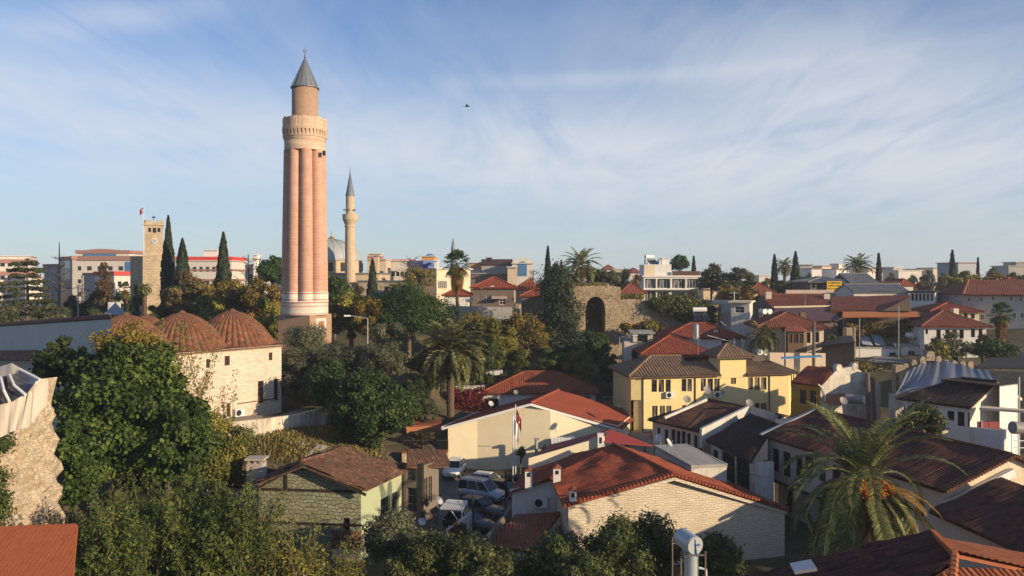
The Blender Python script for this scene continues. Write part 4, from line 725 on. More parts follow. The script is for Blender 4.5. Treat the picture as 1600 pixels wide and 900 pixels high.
# ---------------------------------------------------------------- clock tower
M['towerstone'] = blocks('ochre tower stone', (.46,.36,.23), (.58,.46,.31), (.33,.25,.16), .62, .30, .02, .5, (.20,.15,.10), .05, bstr=.8)
D3 = 150.0; z3 = lambda y: CZ-(y-HY)/K*D3; r = House('clock_tower', 'square ochre stone clock tower with battlements and a round white clock face', 'tower', (XY(241,D3)[0], D3, 13), wall='towerstone', roof='towerstone', wpart=False, rev=.5)
A, B = XY(226,D3-.9), XY(254.5,D3+.4); c = rect(A, B, 3.4); zt = z3(352)
r.wall(A, B, z3(400), zt, px=[(231.5,356,236,362.5),(238.5,356,244,363.5),(246,356,250.5,362.5)]); r.wall(B, c[2], z3(400), zt); r.wall(c[2], c[3], z3(400), zt); r.wall(c[3], A, z3(400), zt); r.flat(c, zt, .18, .14)
m = MB()
for a, b in ((c[0],c[1]),(c[1],c[2]),(c[2],c[3]),(c[3],c[0])):
    L, u, n = frame_of(a, b); wbox(m, a, u, n, .0, zt+.145, L, zt+.45, -.3, .1)
    for k in range(5): wbox(m, a, u, n, L*(k+.12)/5, zt+.45, L*(k+.70)/5, z3(344), -.3, .1)
build('battlement', m, M['towerstone'], r.root)
A2, B2 = XY(223,D3-1.4), XY(255.5,D3+.1); c2_ = rect(A2, B2, 4.4); 
for k in range(4): r.wall(c2_[k], c2_[(k+1) % 4], 11.5, z3(400))
r.flat(c2_, z3(400), .05, .12)
A4, B4 = XY(203.5,D3+4.5), XY(223.5,D3+1.6); c4 = rect(A4, B4, 4); 
for k in range(4): r.wall(c4[k], c4[(k+1) % 4], 11.5, z3(400.5))
r.flat(c4, z3(400.5), .05, .1)
L, u, n = frame_of(A, B); s, zc_, _ = onwall(A, B, 241.5, 377); q = V((A[0]+u[0]*s, A[1]+u[1]*s, zc_)); nn = V((n[0],n[1],0)); m = MB(); m.tube([q-nn*.05, q+nn*.12], .56, 24); cl = build('clock_face', m, M['whiteold'], r.root)
m = MB(); m.tube([q+nn*.10, q+nn*.16], .46, 24); build('dial', m, M['leadpale'], cl); uu = V((u[0],u[1],0)); m = MB(); m.bar(q+nn*.18, q+nn*.18+uu*.26+V((0,0,.08)), .05); m.bar(q+nn*.18, q+nn*.18-uu*.10+V((0,0,.36)), .04); build('clock_hands', m, M['black'], cl)
r.done(); q = V((c[0][0]/2+c[2][0]/2, c[0][1]/2+c[2][1]/2, zt+.14)); m = MB(); m.tube([q, q+V((0,0,1.4))], .05, 6); m.lathe((q.x,q.y,q.z+1.3), [(.05,0),(.4,.2),(.05,.35)], 10); build('loudspeaker', m, M['black'], r.root)
def flag(label, base, H, fw, fh, mat, droop=.6, emblem=True, side=1, mr=.05, cat='flag'):
    r = empty('flagpole', base, label, cat); b = V(base); m = MB(); m.tube([b-V((0,0,.2)), b+V((0,0,H))], [mr*1.2, mr], 8); m.lathe((b.x,b.y,b.z+H), [(.01,0),(mr*1.6,mr),(.01,mr*3)], 8); build('pole', m, M['wpaint'], r)
    m = MB(); nu, nv = 10, 6; 
    for j in range(nv+1):
        for i in range(nu+1): s, t = i/nu, j/nv; m.v.append((b.x+side*(mr+fw*s*(1-droop*.75)), b.y+.10*math.sin(s*9+t)*fw*.8, b.z+H-.15-fh*t-fw*s*droop-.1*s*math.sin(t*3)))
    for j in range(nv):
        for i in range(nu): m.f.append((j*(nu+1)+i, (j+1)*(nu+1)+i, (j+1)*(nu+1)+i+1, j*(nu+1)+i+1))
    f = build('cloth', m, M[mat], r, True)
    if emblem:
        m = MB(); at = lambda s, t: V((b.x+side*(mr+fw*s*(1-droop*.75)), b.y+.10*math.sin(s*9+t)*fw*.8-.03, b.z+H-.15-fh*t-fw*s*droop-.1*s*math.sin(t*3))); k = 14
        o = [at(.36+.20*math.cos(a), .5+.27*math.sin(a)) for a in np.linspace(.55, 5.73, k)]; i_ = [at(.41+.155*math.cos(a), .5+.21*math.sin(a)) for a in np.linspace(.75, 5.53, k)]
        for q in range(k-1): m.face([o[q], o[q+1], i_[q+1], i_[q]])
        st = [at(.62+(.095 if q % 2 == 0 else .04)*math.cos(q*math.pi/5+math.pi), .5+(.13 if q % 2 == 0 else .055)*math.sin(q*math.pi/5+math.pi)) for q in range(10)]; ce = at(.62,.5)
        for q in range(10): m.face([ce, st[q], st[(q+1) % 10]])
        build('crescent_and_star', m, M['wpaint'], f)
    return r
M['flagred'] = paint('red flag cloth', (.33,.015,.02), .8, 0, .2); q = XY(224.5,149); flag('small red flag with crescent on a white pole on top of the clock tower', (q[0], q[1], z3(398)), (398-323)*.12, 1.1, 1.0, 'flagred', .5, True, -1, .06)
q = XY(801.5,76); flag('white flag hanging from the left of two white flagpoles by the cream gable', (q[0],q[1],G(*q)), G(*q)*0+CZ-(648-HY)/K*76-G(*q), 1.2, 1.6, 'wpaint', .80, False)
q = XY(805.5,76.3); flag('red crescent flag hanging limp from the right of two white flagpoles by the cream gable', (q[0],q[1],G(*q)), CZ-(635-HY)/K*76-G(*q), 1.35, 1.25, 'flagred', .85)
# ---------------------------------------------------------------- houses of the near quarter
def vz(p, z): return V((p[0], p[1], z))
# old green stone house with the sagging roof
M['greenrubble'] = blocks('greenish coursed rubble', (.24,.26,.15), (.37,.38,.25), (.13,.11,.075), .40, .26, .028, .55, (.19,.14,.08), .14, bstr=1.0)
M['brownrubble'] = rubble('brown rubble', (.26,.14,.07), (.34,.20,.10), (.22,.15,.10), 2.2, .10, (.09,.06,.04), .3, flat=1.2)
h = House('stone_house', 'derelict house with greenish rubble gable, green plaster side and sagging lichen covered roof', 'house', (-13,57,0), wall='greenrubble', roof='tileold', frame='owood', glass='glass', mull=(1,2), wob=.05)
A, B = XY(404,55.8), XY(564,55); zE = 5.65; B2 = XY(628.5,60.6); ridz = 7.75
h.wall(A, B, -.8, zE, peak=None, holes=[(6.05,2.6,6.55,3.5)], fr='dwood')
pk = P(476,719.5,55.5); L, u, n = frame_of(A, B); pu = (V((pk.x,pk.y,0))-V((*A,0))).dot(V((*u,0)))
h.wm.face([(*A,zE),(*B,zE),(A[0]+u[0]*pu,A[1]+u[1]*pu,pk.z-.05)], [(0,zE),(L,zE),(pu,pk.z)])
g2 = MB(); wl = House.wall; h.tmat = 'dwood'
side = MB(); wallmesh(side, B, B2, -.5, zE, None, [(2.7,2.6,4.1,4.1),(4.3,2.6,5.4,4.1)]); build('side_wall', side, M['green'], h.root)
h.win(B, B2, (2.7,2.6,4.1,4.1), mull=(2,1)); h.win(B, B2, (4.3,2.6,5.4,4.1), mull=(2,1))
# bay of old boards at the back of the side wall
C1 = XY(660,60.2); C2 = XY(685.5,62.0); h.fr = 'owood'
bay = MB(); hs = wallmesh(bay, B2, C1, -.5, 6.05, None, [(.35,2.3,1.2,4.2),(.3,4.7,1.1,5.75)], .15); 
for q in hs: h.win(B2, C1, q, gl='glass')
hs2 = wallmesh(bay, C1, C2, -.5, 5.9, None, [(.15,2.9,.62,4.9),(.72,2.9,1.2,4.9)], .12)
for q in hs2: h.win(C1, C2, q, mull=(1,3))
build('board_bay', bay, M['owood'], h.root)
for a in (B2, C1): m = MB(); m.bar(vz(a,0), vz(a,6.1), .2); build('corner_post', m, M['dwood'], h.root)
e = lambda q, z: V((q[0],q[1],z)); P1 = e((A[0]-.5,A[1]-.6), zE-.25); P2 = e((B[0]+.45,B[1]-.7), zE-.18); P3 = e((B2[0]+.55,B2[1]+.35), zE+.0)
rf = V((pk.x-.05,pk.y-.75,pk.z+.12)); bk = P(537,701.5,61.2); bl = XY(470,64)
h.roof(P2, P3, bk, rf); h.roof(e((bl[0]-1.2,bl[1]), zE-.3), P1, rf, bk); h.roof(P3, e((bl[0]+3,bl[1]+2), zE), bk); h.ridge(rf, bk)
h.roof(e((C1[0]-1.1,C1[1]-.5), 5.95), e((C2[0]+.9,C2[1]-.2), 5.55), e((C2[0]+.3,C2[1]+2.2), 6.25), e((B2[0]+.2,B2[1]+1.6), 6.75))
for a, b, w in ((P1+V((0,.1,-.2)), rf+V((0,.1,-.25)), .16), (rf+V((0,.1,-.25)), P2+V((0,.1,-.2)), .16)): h.tm.bar(a, b, w)
for z in (5.25, 2.95): m = MB(); wbox(m, A, u, n, .3, z, L+.02, z+.16, -.05, .06); build('timber_beam', m, M['dwood'], h.root)
m = MB(); wbox(m, A, u, n, 1.5, 7.0-.25, 4.4, 6.95, -.05, .07); build('timber_beam', m, M['dwood'], h.root); m = MB(); wbox(m, A, u, n, 1.9, 5.41, 2.1, 6.74, -.05, .065); build('timber_beam', m, M['dwood'], h.root)
h.tmat = 'dwood'; h.done()
m = MB(); wbox(m, A, u, n, 5.3, 1.4, L+.03, 2.6, -.1, .10); build('patched_base', m, M['brownrubble'], h.root); m = MB(); wbox(m, A, u, n, 5.35, -.6, L+.05, 1.39, -.1, .12); build('patched_base', m, M['whiteold'], h.root)
m = MB(); wbox(m, A, u, n, .0, -.6, 1.0, 3.4, -.1, .025); build('quoin', m, M['brownrubble'], h.root)
M['chimneystone'] = plaster('grey chimney render', (.46,.41,.36), .7); q = P(401,722,58.5); m = MB(); m.box((q.x,q.y,3), (1.15,1.0,q.z-3)); ch = build('chimney', m, M['chimneystone'], h.root); m = MB()
for i, j in ((-1,-1),(0,-1),(1,-1),(1,1),(-1,1)): m.box((q.x+i*.45,q.y+j*.38,q.z), (.16,.16,.22))
m.box((q.x,q.y,q.z+.22), (1.4,1.2,.14)); build('chimney_cap', m, M['chimneystone'], ch)
place('dish', P(658,815,56.5)+V((0,0,-.9)), .5, 'pale dish standing among shrubs below the boarded bay of the green house', 'satellite dishes', 1.1); place('dish', P(684,785,60.2)+V((0,0,-.9)), 1.0, 'grey dish fixed on the corner of the boarded bay of the green house', 'satellite dishes', 1.25)
# low outbuilding roof behind the chimney of the stone house
h = block('shed', 'low brown roofed shed left of the rubble house behind its chimney', 'shed', 352, 62, 405, 60.5, 752, 4, roof='gable', rise=.7, wall='oldplaster', rmat='tiledark')

# cream building with the shallow red gable
h = House('cream_building', 'long cream rendered building with a shallow red tiled gable facing the car park', 'building', (0,86,0), wall='cream', roof='tilenew'); f = [XY(700,83.2), XY(746,82.9), XY(860,84.4), XY(968,84.3)]; zl, zp, zr = 4.62, 7.0, 4.45
f[0] = XY(700,82.6); f[1] = XY(746,83.1); f[2] = XY(860,82.5); f[3] = XY(966,84.6)
zt_ = [4.62, 5.62, 6.35, 4.45]; pkx = XY(829,82.7)
for k in range(3):
    a, b = f[k], f[k+1]; wallmesh(h.wm, a, b, -.6, zt_[k], zt_[k+1], peak=((math.hypot(pkx[0]-a[0], pkx[1]-a[1])), zp) if k == 1 else None)
dv = V((3.4,9.4,0)); b0, b1 = V((*f[0],0))+dv, V((*f[3],0))+dv; wallmesh(h.wm, f[3], (b1.x,b1.y), -.6, 4.45); wallmesh(h.wm, (b1.x,b1.y), (b0.x,b0.y), -.6, 4.4); wallmesh(h.wm, (b0.x,b0.y), f[0], -.6, 4.62)
ol = P(690,668,82.3); orr = P(971,671,84.2); pk = vz((pkx[0],pkx[1]-.45), zp+.18); dv2 = dv*1.02
h.roof(ol+dv2, ol, pk, pk+dv2); h.roof(orr, orr+dv2, pk+dv2, pk); h.ridge(pk, pk+dv2, .16); h.tmat = 'frame'
for a, b in ((ol, pk), (pk, orr)): h.trim(a+V((0,-.02,-.14)), b+V((0,-.02,-.14)), .10, .24)
h.trim(ol+V((0,0,.02)), ol+dv2+V((0,0,.02)), .16, .14)
m = MB(); a = onwall(f[1], f[2], 757, 697); L, u, n = frame_of(f[1], f[2]); wbox(m, f[1], u, n, a[0]-.6, a[1], a[0]+.7, a[1]+.05, .01, .06); m.tube([(f[1][0]+u[0]*(a[0]+.7), f[1][1]-.05, a[1]+.02), (f[1][0]+u[0]*(a[0]+.75), f[1][1]-.05, a[1]+.7)], .03, 5); build('pipe', m, M['grey'], h.root); h.done()
# red tiled long house behind it
h = House('tiled_house', 'long white house with a red hipped tile roof behind the cream building', 'house', (4,108,2.5), wall='white', roof='tile', frame='wframe', mull=(1,1)); A, B = XY(757,104.5), XY(931,104); c = rect(A, B, 8); h.wall(A, B, 1.8, 5.15, px=[(757,623,779,640),(852,616,875,624),(907,619,922,633)]); h.wall(B, c[2], 1.8, 5.15); h.wall(c[2], c[3], 1.8, 5.15); h.wall(c[3], A, 1.8, 5.15); h.hip(c, 5.15, 2.3, .55, 1.25); 
q = P(823,582,111.5); m = MB(); m.box((q.x,q.y,q.z-1), (.8,.6,1.1)); build('chimney', m, M['white'], h.root); q = P(772,578,111); m = MB(); m.box((q.x,q.y,q.z-.7), (2.4,.5,.8)); build('roof_box', m, M['wpaint'], h.root); h.done()
place('dish', P(766,634,99)+V((0,0,-.9)), .6, 'white dish at the left end of the red tiled long house', 'satellite dishes', 1.4); place('dishdark', P(781,622,100)+V((0,0,-.9)), -.3, 'dark dish by the window of the red tiled long house', 'satellite dishes', 1.2); place('dishdark', P(806,614,100)+V((0,0,-.9)), .2, 'dark dish below the eaves of the red tiled long house, next to its middle', 'satellite dishes', 1.2)

# white brick gabled house in the right foreground
M['wbrick'] = blocks('whitewashed rough brick', (.64,.55,.41), (.72,.63,.49), (.46,.38,.28), .50, .17, .016, .5, (.38,.30,.21), .11, bstr=.8)
h = House('brick_house', 'broad house with whitewashed brick gable and big weathered red tile roof', 'house', (10,58,0), wall='wbrick', roof='tilemix', wob=.035); A, B = XY(888,54), XY(1226,57.4); pk = P(1053,744,55.6); L, u, n = frame_of(A, B); pu = (V((pk.x,pk.y,0))-V((*A,0))).dot(V((*u,0))); zA, zB = 20-356*54/K, 20-357*57.4/K
h.wall(A, B, -.8, zA, zB, peak=(pu, pk.z-.15)); dv = V((-3.1,10.2,0)); A_, B_ = V((*A,0))+dv, V((*B,0))+dv
wallmesh(h.wm, B, (B_.x,B_.y), -.8, zB); wallmesh(h.wm, (B_.x,B_.y), (A_.x+1,A_.y), -.8, zB); wallmesh(h.wm, (3.3,61.1), A, -.8, zA)
ea = P(880,789.5,53.7); eb = P(1233,795.5,57.3); rp = P(1053,741.5,55.1); bk = P(958,693.5,65.8)
w0 = V((2.98,60.7,4.76)); h.roof(w0+V((-.1,.3,0)), ea, rp, bk); wl0, wl1 = V((-.25,61.15,3.72)), V((2.0,70.4,3.72)); h.ridge(rp, rp+V((0,0,.001))) if False else None; h.roof(eb, eb+V((-3.1,10.5,0)), bk, rp); h.ridge(rp, bk, .15)
for a, b in ((ea, rp), (rp, eb)):                               # row of verge tiles along the gable
    k = int((b-a).length/.27)
    for i in range(k):
        q = a.lerp(b, (i+.5)/k)+V((0,-.16,.03)); h.rm.tube([q, q+V((-.12,.42,.02))], .12, 6)
h.tmat = 'wbrick'; h.trim(ea.lerp(rp,.03)+V((.1,.05,-.28)), rp+V((0,.05,-.30)), .2, .2); h.trim(rp+V((0,.05,-.30)), eb+V((-.2,.1,-.28)), .2, .2)
def vent(x, y, d, w=.55, hh=1.0):
    q = P(x, y, d); m = MB(); m.box((q.x,q.y,q.z-hh-.3), (w,w,hh+.3)); c = build('chimney', m, M['white'], h.root); m = MB(); m.hexa([(q.x-w*.65,q.y-w*.65,q.z+.001),(q.x+w*.65,q.y-w*.65,q.z+.001),(q.x+w*.65,q.y+w*.65,q.z+.001),(q.x-w*.65,q.y+w*.65,q.z+.001)], [(q.x-w*.1,q.y-w*.65,q.z+.22),(q.x+w*.1,q.y-w*.65,q.z+.22),(q.x+w*.1,q.y+w*.65,q.z+.22),(q.x-w*.1,q.y+w*.65,q.z+.22)]); build('chimney_cap', m, M['tilebrown'], c); m = MB(); m.box((q.x,q.y-w/2,q.z-.42), (.26,.03,.28)); build('flue_opening', m, M['black'], c)
h.done(); vent(826,735,60.5); vent(870,731,59.5); vent(895,766,53.8,.45,.4)
# low wing left of it
h = House('wing_house', 'low white wing with red tiled roof and an air conditioner on its shaded side', 'house', (2,58,0), wall='white', roof='tilemix', wob=.035); A, B = (.0,61.5), (3.3,60.95); h.wall(A, B, -.5, 3.72, 4.72); b_ = (2.1,70); h.wall(b_, A, -.5, 3.6); h.tmat = 'wpaint'; h.trim(vz((A[0]-.2,A[1]-.12),3.68), vz((B[0],B[1]-.12),4.66), .08, .2); q = [wl1, wl0, w0+V((-.05,-.05,0)), bk+V((0,.1,-.1))]; h.roof(*q); h.done()
a = onwall(A, B, 846, 791); L, u, n = frame_of(A, B); place('ac', (A[0]+u[0]*a[0]+n[0]*.03, A[1]+u[1]*a[0]+n[1]*.03, a[1]), math.atan2(u[1],u[0]), 'white air conditioner on the shaded wall of the low tiled wing by the car park', 'air conditioners on walls', 1.25)
# low red roof in front of the wing
h = House('lean_to', 'low lean-to with a dull red tile roof below the wing by the car park', 'shed', (0,54,0), wall='whiteold', roof='tilebrown'); 
q = [PZ(756,857,2.3), PZ(832,858,2.3), PZ(878,800,3.0), PZ(806,804,3.0)]; h.roof(*q); h.wall((q[0].x+.2,q[0].y+.3), (q[1].x,q[1].y+.3), -.6, 2.2); h.wall((q[1].x,q[1].y+.3), (q[2].x,q[2].y), -.6, 2.2); h.wall((q[3].x,q[3].y), (q[0].x+.2,q[0].y+.3), -.6, 2.2); h.done()
# dark red awning house behind the brick house
h = House('market_stall', 'open stall under a dark red cloth awning beside a low white firewall', 'stall', (8,70,0), wall='cream', roof='redcloth'); ap = P(953,671,73.5)
for q in ([P(836,712,70), P(938,679,68.5), ap, P(862,694,75)], [P(938,690,68), P(1024,697,71.5), ap+V((.1,.1,0))], [P(1024,697,71.5), P(985,683,79), ap+V((.1,.1,0))]): h.rm.slab([V(p) for p in q] if (V(q[1])-V(q[0])).cross(V(q[2])-V(q[0])).z > 0 else [V(p) for p in q][::-1], .06)
A, B = XY(826,67.5), XY(940,68.2); h.wall(A, B, -.5, CZ-(716-HY)/K*67.5, CZ-(683-HY)/K*68.2); wallmesh(h.wm, B, (B[0]+.3,B[1]+.5), -.5, CZ-(683-HY)/K*68.2); wallmesh(h.wm, (B[0]+.3,B[1]+.5), (A[0]+.3,A[1]+.5), -.5, CZ-(683-HY)/K*68.2, CZ-(716-HY)/K*67.5); h.tmat='dwood'
for x, d in ((1022,71.3),(1008,70.5),(965,69)): q = P(x,697,d); h.tm.bar((q.x,q.y,0), q, .10)
h.done(); q = P(938,677,67.9); m = MB(); m.box((q.x,q.y,q.z-1.6),(.5,.5,1.6)); build('chimney', m, M['white'], h.root); m = MB(); m.box((q.x,q.y-.26,q.z-.8),(.2,.03,.5)); build('flue_opening', m, M['black'], h.root)
h = block('low_building', 'low flat roofed white building between the brick house and the dark roofed row', 'building', 1023, 70, 1080, 62.5, 700, 3, 0, wall='whiteold', rmat='concrete', over=.05)
h = House('striped_awning', 'small white striped awning on the cream wall', 'awning', P(880,690,81.8)); m = MB(); 
for k in range(7): a, b = P(861+k*5.4,684-.35*k,82.2), P(866.2+k*5.4,684-.35*k,82.2); m.slab([P(862+k*5,696-.6*k,80.9), P(866.4+k*5,695.4-.6*k,80.9), b, a], .03)
build('cloth', m, M['wpaint'], h.root)

# dark roofed row along the lane
h = House('row_house', 'row house with an old dark tile roof, white firewall and a line of tall windows', 'house', (15,76,1.5), wall='creampink', roof='tiledark', frame='wframe', mull=(0,1), wob=.035); a, b = P(1011,655,78.4), P(1094,674,72.2); r1, r2 = P(1106,624,80.7), P(1166,636.5,76.2); u = (b-a).normalized(); w = V((-u.y,u.x,0)).normalized(); w = w if w.x > 0 else -w
A, B = ((a+w*.45+u*.3).xy), ((b+w*.45).xy); zE = a.z; A, B = tuple(A), tuple(B)
h.wall(A, B, .5, zE-.1, px=[(1027,668,1032,688),(1038,671,1044,694),(1048.5,671,1055,701),(1056.5,673,1063,704),(1064.5,674,1071,707),(1073,677,1079,710),(1084,680,1090,713),(1091.5,682,1098.5,716)]); Bk = (r2+w*7).xy; Ak = (r1+w*7).xy; wallmesh(h.wm, B, tuple(Bk), .5, zE, None, (), peak=None); wallmesh(h.wm, tuple(Ak), A, .5, zE)
h.roof(a, b, r2, r1); h.roof(r2+w*7+V((0,0,-1.6)), r1+w*7+V((0,0,-1.6)), r1, r2); h.ridge(r1, r2); h.roof(r1+w*7+V((0,0,-1.6)), a, r1)
h.tmat = 'whiteold'; p1, p2 = P(1038,653.5,76.6), P(1104,625,80.2); h.trim(p1+V((0,0,.05)), p2+V((0,0,.05)), .22, .25)
t1, t2 = P(1076,672,73.6), P(1107,642,78); k = 14
for i in range(k): q = t1.lerp(t2, i/k); h.rm.tube([q+V((0,0,.1)), q+(t2-t1)/k*1.1+V((0,0,.16))], .17, 6)
h.done()
m = MB(); q = [P(1093,674,72.0), P(1168,638,75.6), P(1207,649,73.5)]; th = w*0+u*.3
for a_, b_ in ((q[0],q[1]),(q[1],q[2])): m.hexa([a_-V((0,0,1.5)), b_-V((0,0,1.5)), b_+th-V((0,0,1.5)), a_+th-V((0,0,1.5))], [a_+V((0,0,.28)), b_+V((0,0,.28)), b_+th+V((0,0,.28)), a_+th+V((0,0,.28))])
build('firewall', m, M['whiteold'], h.root)
place('dishdark', P(1072,650,75.5)+V((0,0,.35)), .2, 'dark dish standing left on the roof of the row house, beside the white ridge strip', 'satellite dishes', 1.5); place('dishdark', P(1103,628,79.5)+V((0,0,-.15)), .3, 'big dark dish on the ridge of the row house in front of the yellow wall', 'satellite dishes', 1.6); place('dishdark', P(1170,645,76)+V((0,0,-.3)), .1, 'dark dish showing over the white firewall of the row house', 'satellite dishes', 1.5)
place('dish', P(1032,706,66)+V((0,0,-.2)), -1.0, 'pale dish at the front of the pair on the low white flat roof', 'satellite dishes', 1.6); place('dish', P(1042,712,65)+V((0,0,-.2)), 1.1, 'pale dish turned edge-on on the low white flat roof', 'satellite dishes', 1.5)
h = House('row_house', 'row house with a nearly black mossy roof and big dark shopfront windows', 'house', (18,67,1), wall='whiteold', roof='tiledark', frame='dwood', mull=(2,1), wob=.04); M['tileblack'] = tile('black mossy tiles', [(.035,.02,.015),(.06,.03,.02),(.12,.05,.03)], .8, (.02,.018,.014), lich=.12); h.rmat = 'tileblack'
a, b = P(1102,687,71.4), P(1172,722,62.7); r1 = P(1171,647.5,73.7); u = (b-a).normalized(); w = V((-u.y,u.x,0)).normalized(); w = w if w.x > 0 else -w; r2 = r1+(b-a)*.55; A, B = tuple((a+w*.45+u*.2).xy), tuple((b+w*.45).xy)
h.wall(A, B, .3, a.z-.1, px=[(1114,703,1122,735),(1128,708,1148,752),(1150,714,1171,764)]); wallmesh(h.wm, B, tuple((b+w*2).xy), .3, a.z); h.roof(a, b, r2, r1); h.roof(r2+w*2-V((0,0,.7)), r1+w*2-V((0,0,.7)), r1, r2); h.ridge(r1, r2); h.done()
# white house with black windows and the long roof that runs on behind the near palm
h = House('long_roof_house', 'long white house under a great red roof coloured dark for its shade, half hidden by the nearest palm', 'house', (22,54,.5), wall='pinkgrey', roof='tilebrown', frame='dwood', mull=(1,2), wob=.035); M['tilelong'] = tile('shade darkened tiles', [(.055,.02,.015),(.12,.042,.025),(.23,.078,.04)], .62, (.028,.017,.014), patch=.5); h.rmat = 'tilelong'  # tile colours darkened to stand for the slope's own shade
a, b = PZ(1188,680,6.9), PZ(1472,767,6.9); r1 = PZ(1279,636,8.75); r2 = PZ(1600,698,8.75); a0_ = (b-a).normalized(); r1 = a+V((a0_.y*-5.7,a0_.x*5.7,1.85)) if a0_.y > 0 else a+V((-a0_.y*5.7,a0_.x*5.7,1.85)); r2 = r1+(b-a); u = (b-a).normalized(); w = V((-u.y,u.x,0)).normalized(); w = w if w.x > 0 else -w
A, B = tuple((a+w*.5+u*.3).xy), tuple((b+w*.4-u*.2).xy); h.wall(A, B, 3.4, 6.8, px=[(1206,701,1217,737),(1223,706,1235,745),(1243,711,1254,746),(1257,713,1271,747),(1279,722,1290,752),(1300,729,1314,766),(1345,745,1360,772),(1430,778,1444,806)])
A2 = tuple((a+w*1.3+u*.6).xy); B2_ = tuple((b+w*1.3).xy); h.wall(A2, B2_, -.5, 3.4, px=[(1203,757,1214,790),(1226,765,1238,800)]); h.tmat = 'dwood'; h.trim(vz(A,3.35), vz(B,3.35), .16, .22)
c1, c2_ = tuple((b+w*.4-u*.2).xy), tuple((b+w*9.6-u*.2).xy); M['gable'] = plaster('cream gable render', (.66,.55,.40), .5); mg = MB(); Lg = math.dist(c1,c2_); wallmesh(mg, c1, c2_, -.5, 6.8, 6.8, (), peak=(5.6, 8.6)); build('gable_wall', mg, M['gable'], h.root)
wallmesh(h.wm, tuple((a+w*9.6).xy), A, -.5, 6.8)
h.roof(a, b, r2, r1); e1, e2 = a+w*10.2, b+w*10.2; h.roof(e2, e1, r1, r2); h.ridge(r1, r2)
for p_, q_ in ((b, r2), (r2, e2)):
    k = int((q_-p_).length/.26)
    for i in range(k): q = p_.lerp(q_, (i+.5)/k)+u*.05; h.rm.tube([q-u*.3, q+u*.28-V((0,0,.03))], .13, 6)
m = MB(); m.bar(a-V((0,0,-.08)), r1-V((0,0,-.08)), .3, .1); build('verge_strip', m, M['steel'], h.root)
ms = MB(); q0, q1 = b+w*.3+u*.08-V((0,0,.95)), r2+u*.08-V((0,0,1.1)); ms.bar(q0, q1, .35, .5); build('white_flashing', ms, M['white'], h.root); h.done()
h = House('lower_house', 'house with a red tile roof coloured dark for its shade butting against the cream gable at the right edge', 'house', (25,41,.5), wall='pinkgrey', roof='tilebrown', wob=.03); h.rmat = 'tilelong'; a, b = PZ(1450,798,6.0), PZ(1600,865,6.0); b = b+(b-a)*.3; r1 = PZ(1563,746,7.75); r2 = r1+(b-a); h.roof(a, b, r2, r1); h.roof(r2+V((4,0,-1.8)), r1+V((4,.2,-1.8)), r1, r2); h.wall((a.x+.4,a.y), (b.x+.4,b.y+.1), -.5, 5.9); h.wall((b.x+.4,b.y+.1), (b.x+8,b.y+.2), -.5, 5.9); h.done()  # roof takes the same tiles, with shade put into their colour
# roof right under the viewpoint
h = House('near_house', 'near house at the bottom right corner, hipped roof coloured dark for shade, right slope coloured orange for sun', 'house', (13,25,1), wall='beige', roof='tilelong', wob=.03, pitch=.22, amp=.05); r1, r2 = P(1457,834,29.2), P(1492,868,26.3); lz = 9.7  # left slope gets the tiles that carry shade in their colour
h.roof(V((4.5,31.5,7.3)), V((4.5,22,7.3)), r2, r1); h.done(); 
m = House('x','','',(0,0,0)); bpy.data.objects.remove(m.root)
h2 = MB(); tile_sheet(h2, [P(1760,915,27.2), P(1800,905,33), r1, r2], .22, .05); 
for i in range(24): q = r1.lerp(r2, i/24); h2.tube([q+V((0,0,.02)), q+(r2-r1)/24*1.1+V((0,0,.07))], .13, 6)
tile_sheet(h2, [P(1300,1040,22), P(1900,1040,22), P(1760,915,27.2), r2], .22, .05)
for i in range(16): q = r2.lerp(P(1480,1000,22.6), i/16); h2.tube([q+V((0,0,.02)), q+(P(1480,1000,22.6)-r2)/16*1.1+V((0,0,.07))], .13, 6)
M['tileor'] = tile('sunlit orange tiles', [(.34,.10,.04),(.40,.13,.05),(.46,.17,.065)], .3, (.2,.08,.05)); build('hip_roof', h2, M['tileor'], h.root); m = MB(); m.box((14,27,0), (12,7,7.6)); build('wall', m, M['beige'], h.root)  # same roof as the dark slope; its sunlight is put into the orange
q = P(1254,886,27.6); m = MB(); m.slab([q+V(p) for p in ((-.42,-.38,-.02),(.35,-.38,.1),(.42,.38,.14),(-.32,.38,.0))], .10); build('skylight', m, M['steel'], h.root)
# building under the solar heater at the bottom edge
h = House('terrace_building', 'flat roof just below the lower edge that carries the upright boiler', 'building', (5,22,0), wall='whiteold', roof='concrete'); c = rect((2,18.6), (7.6,18.6), 4.6)
for k in range(4): h.wall(c[k], c[(k+1) % 4], 0, 10.9)
h.flat(c, 10.9, .1); h.done()
r = empty('solar_water_heater', (5,21.5,11.15), 'galvanised boiler with a lying round tank over an upright tank at the bottom edge', 'water heater'); M['galv'] = paint('dull galvanised sheet', (.42,.46,.46), .45, .35, .5, .25); e0 = P(1086,853,20.2); e1 = e0+V((-.2,.62,.03)); m = MB(); m.tube([e0, e0.lerp(e1,.03), e1], [.225,.237,.237], 28); tk = build('lying_tank', m, M['galv'], r); m = MB(); d_ = (e0-e1).normalized(); m.tube([e0+d_*.001, e0+d_*.02], .21, 24); build('end_cap', m, M['leadpale'], tk); m = MB(); m.bar(e0+d_*.03+V((-.02,0,.18)), e0+d_*.03+V((.03,0,-.26)), .025); 
for s in (-1,1): m.tube([e0+d_*.03+V((.02,0,.02)), e0+d_*.03+V((s*.10,0,.06)), e0+d_*.03+V((s*.15,0,.0))], .012, 5)
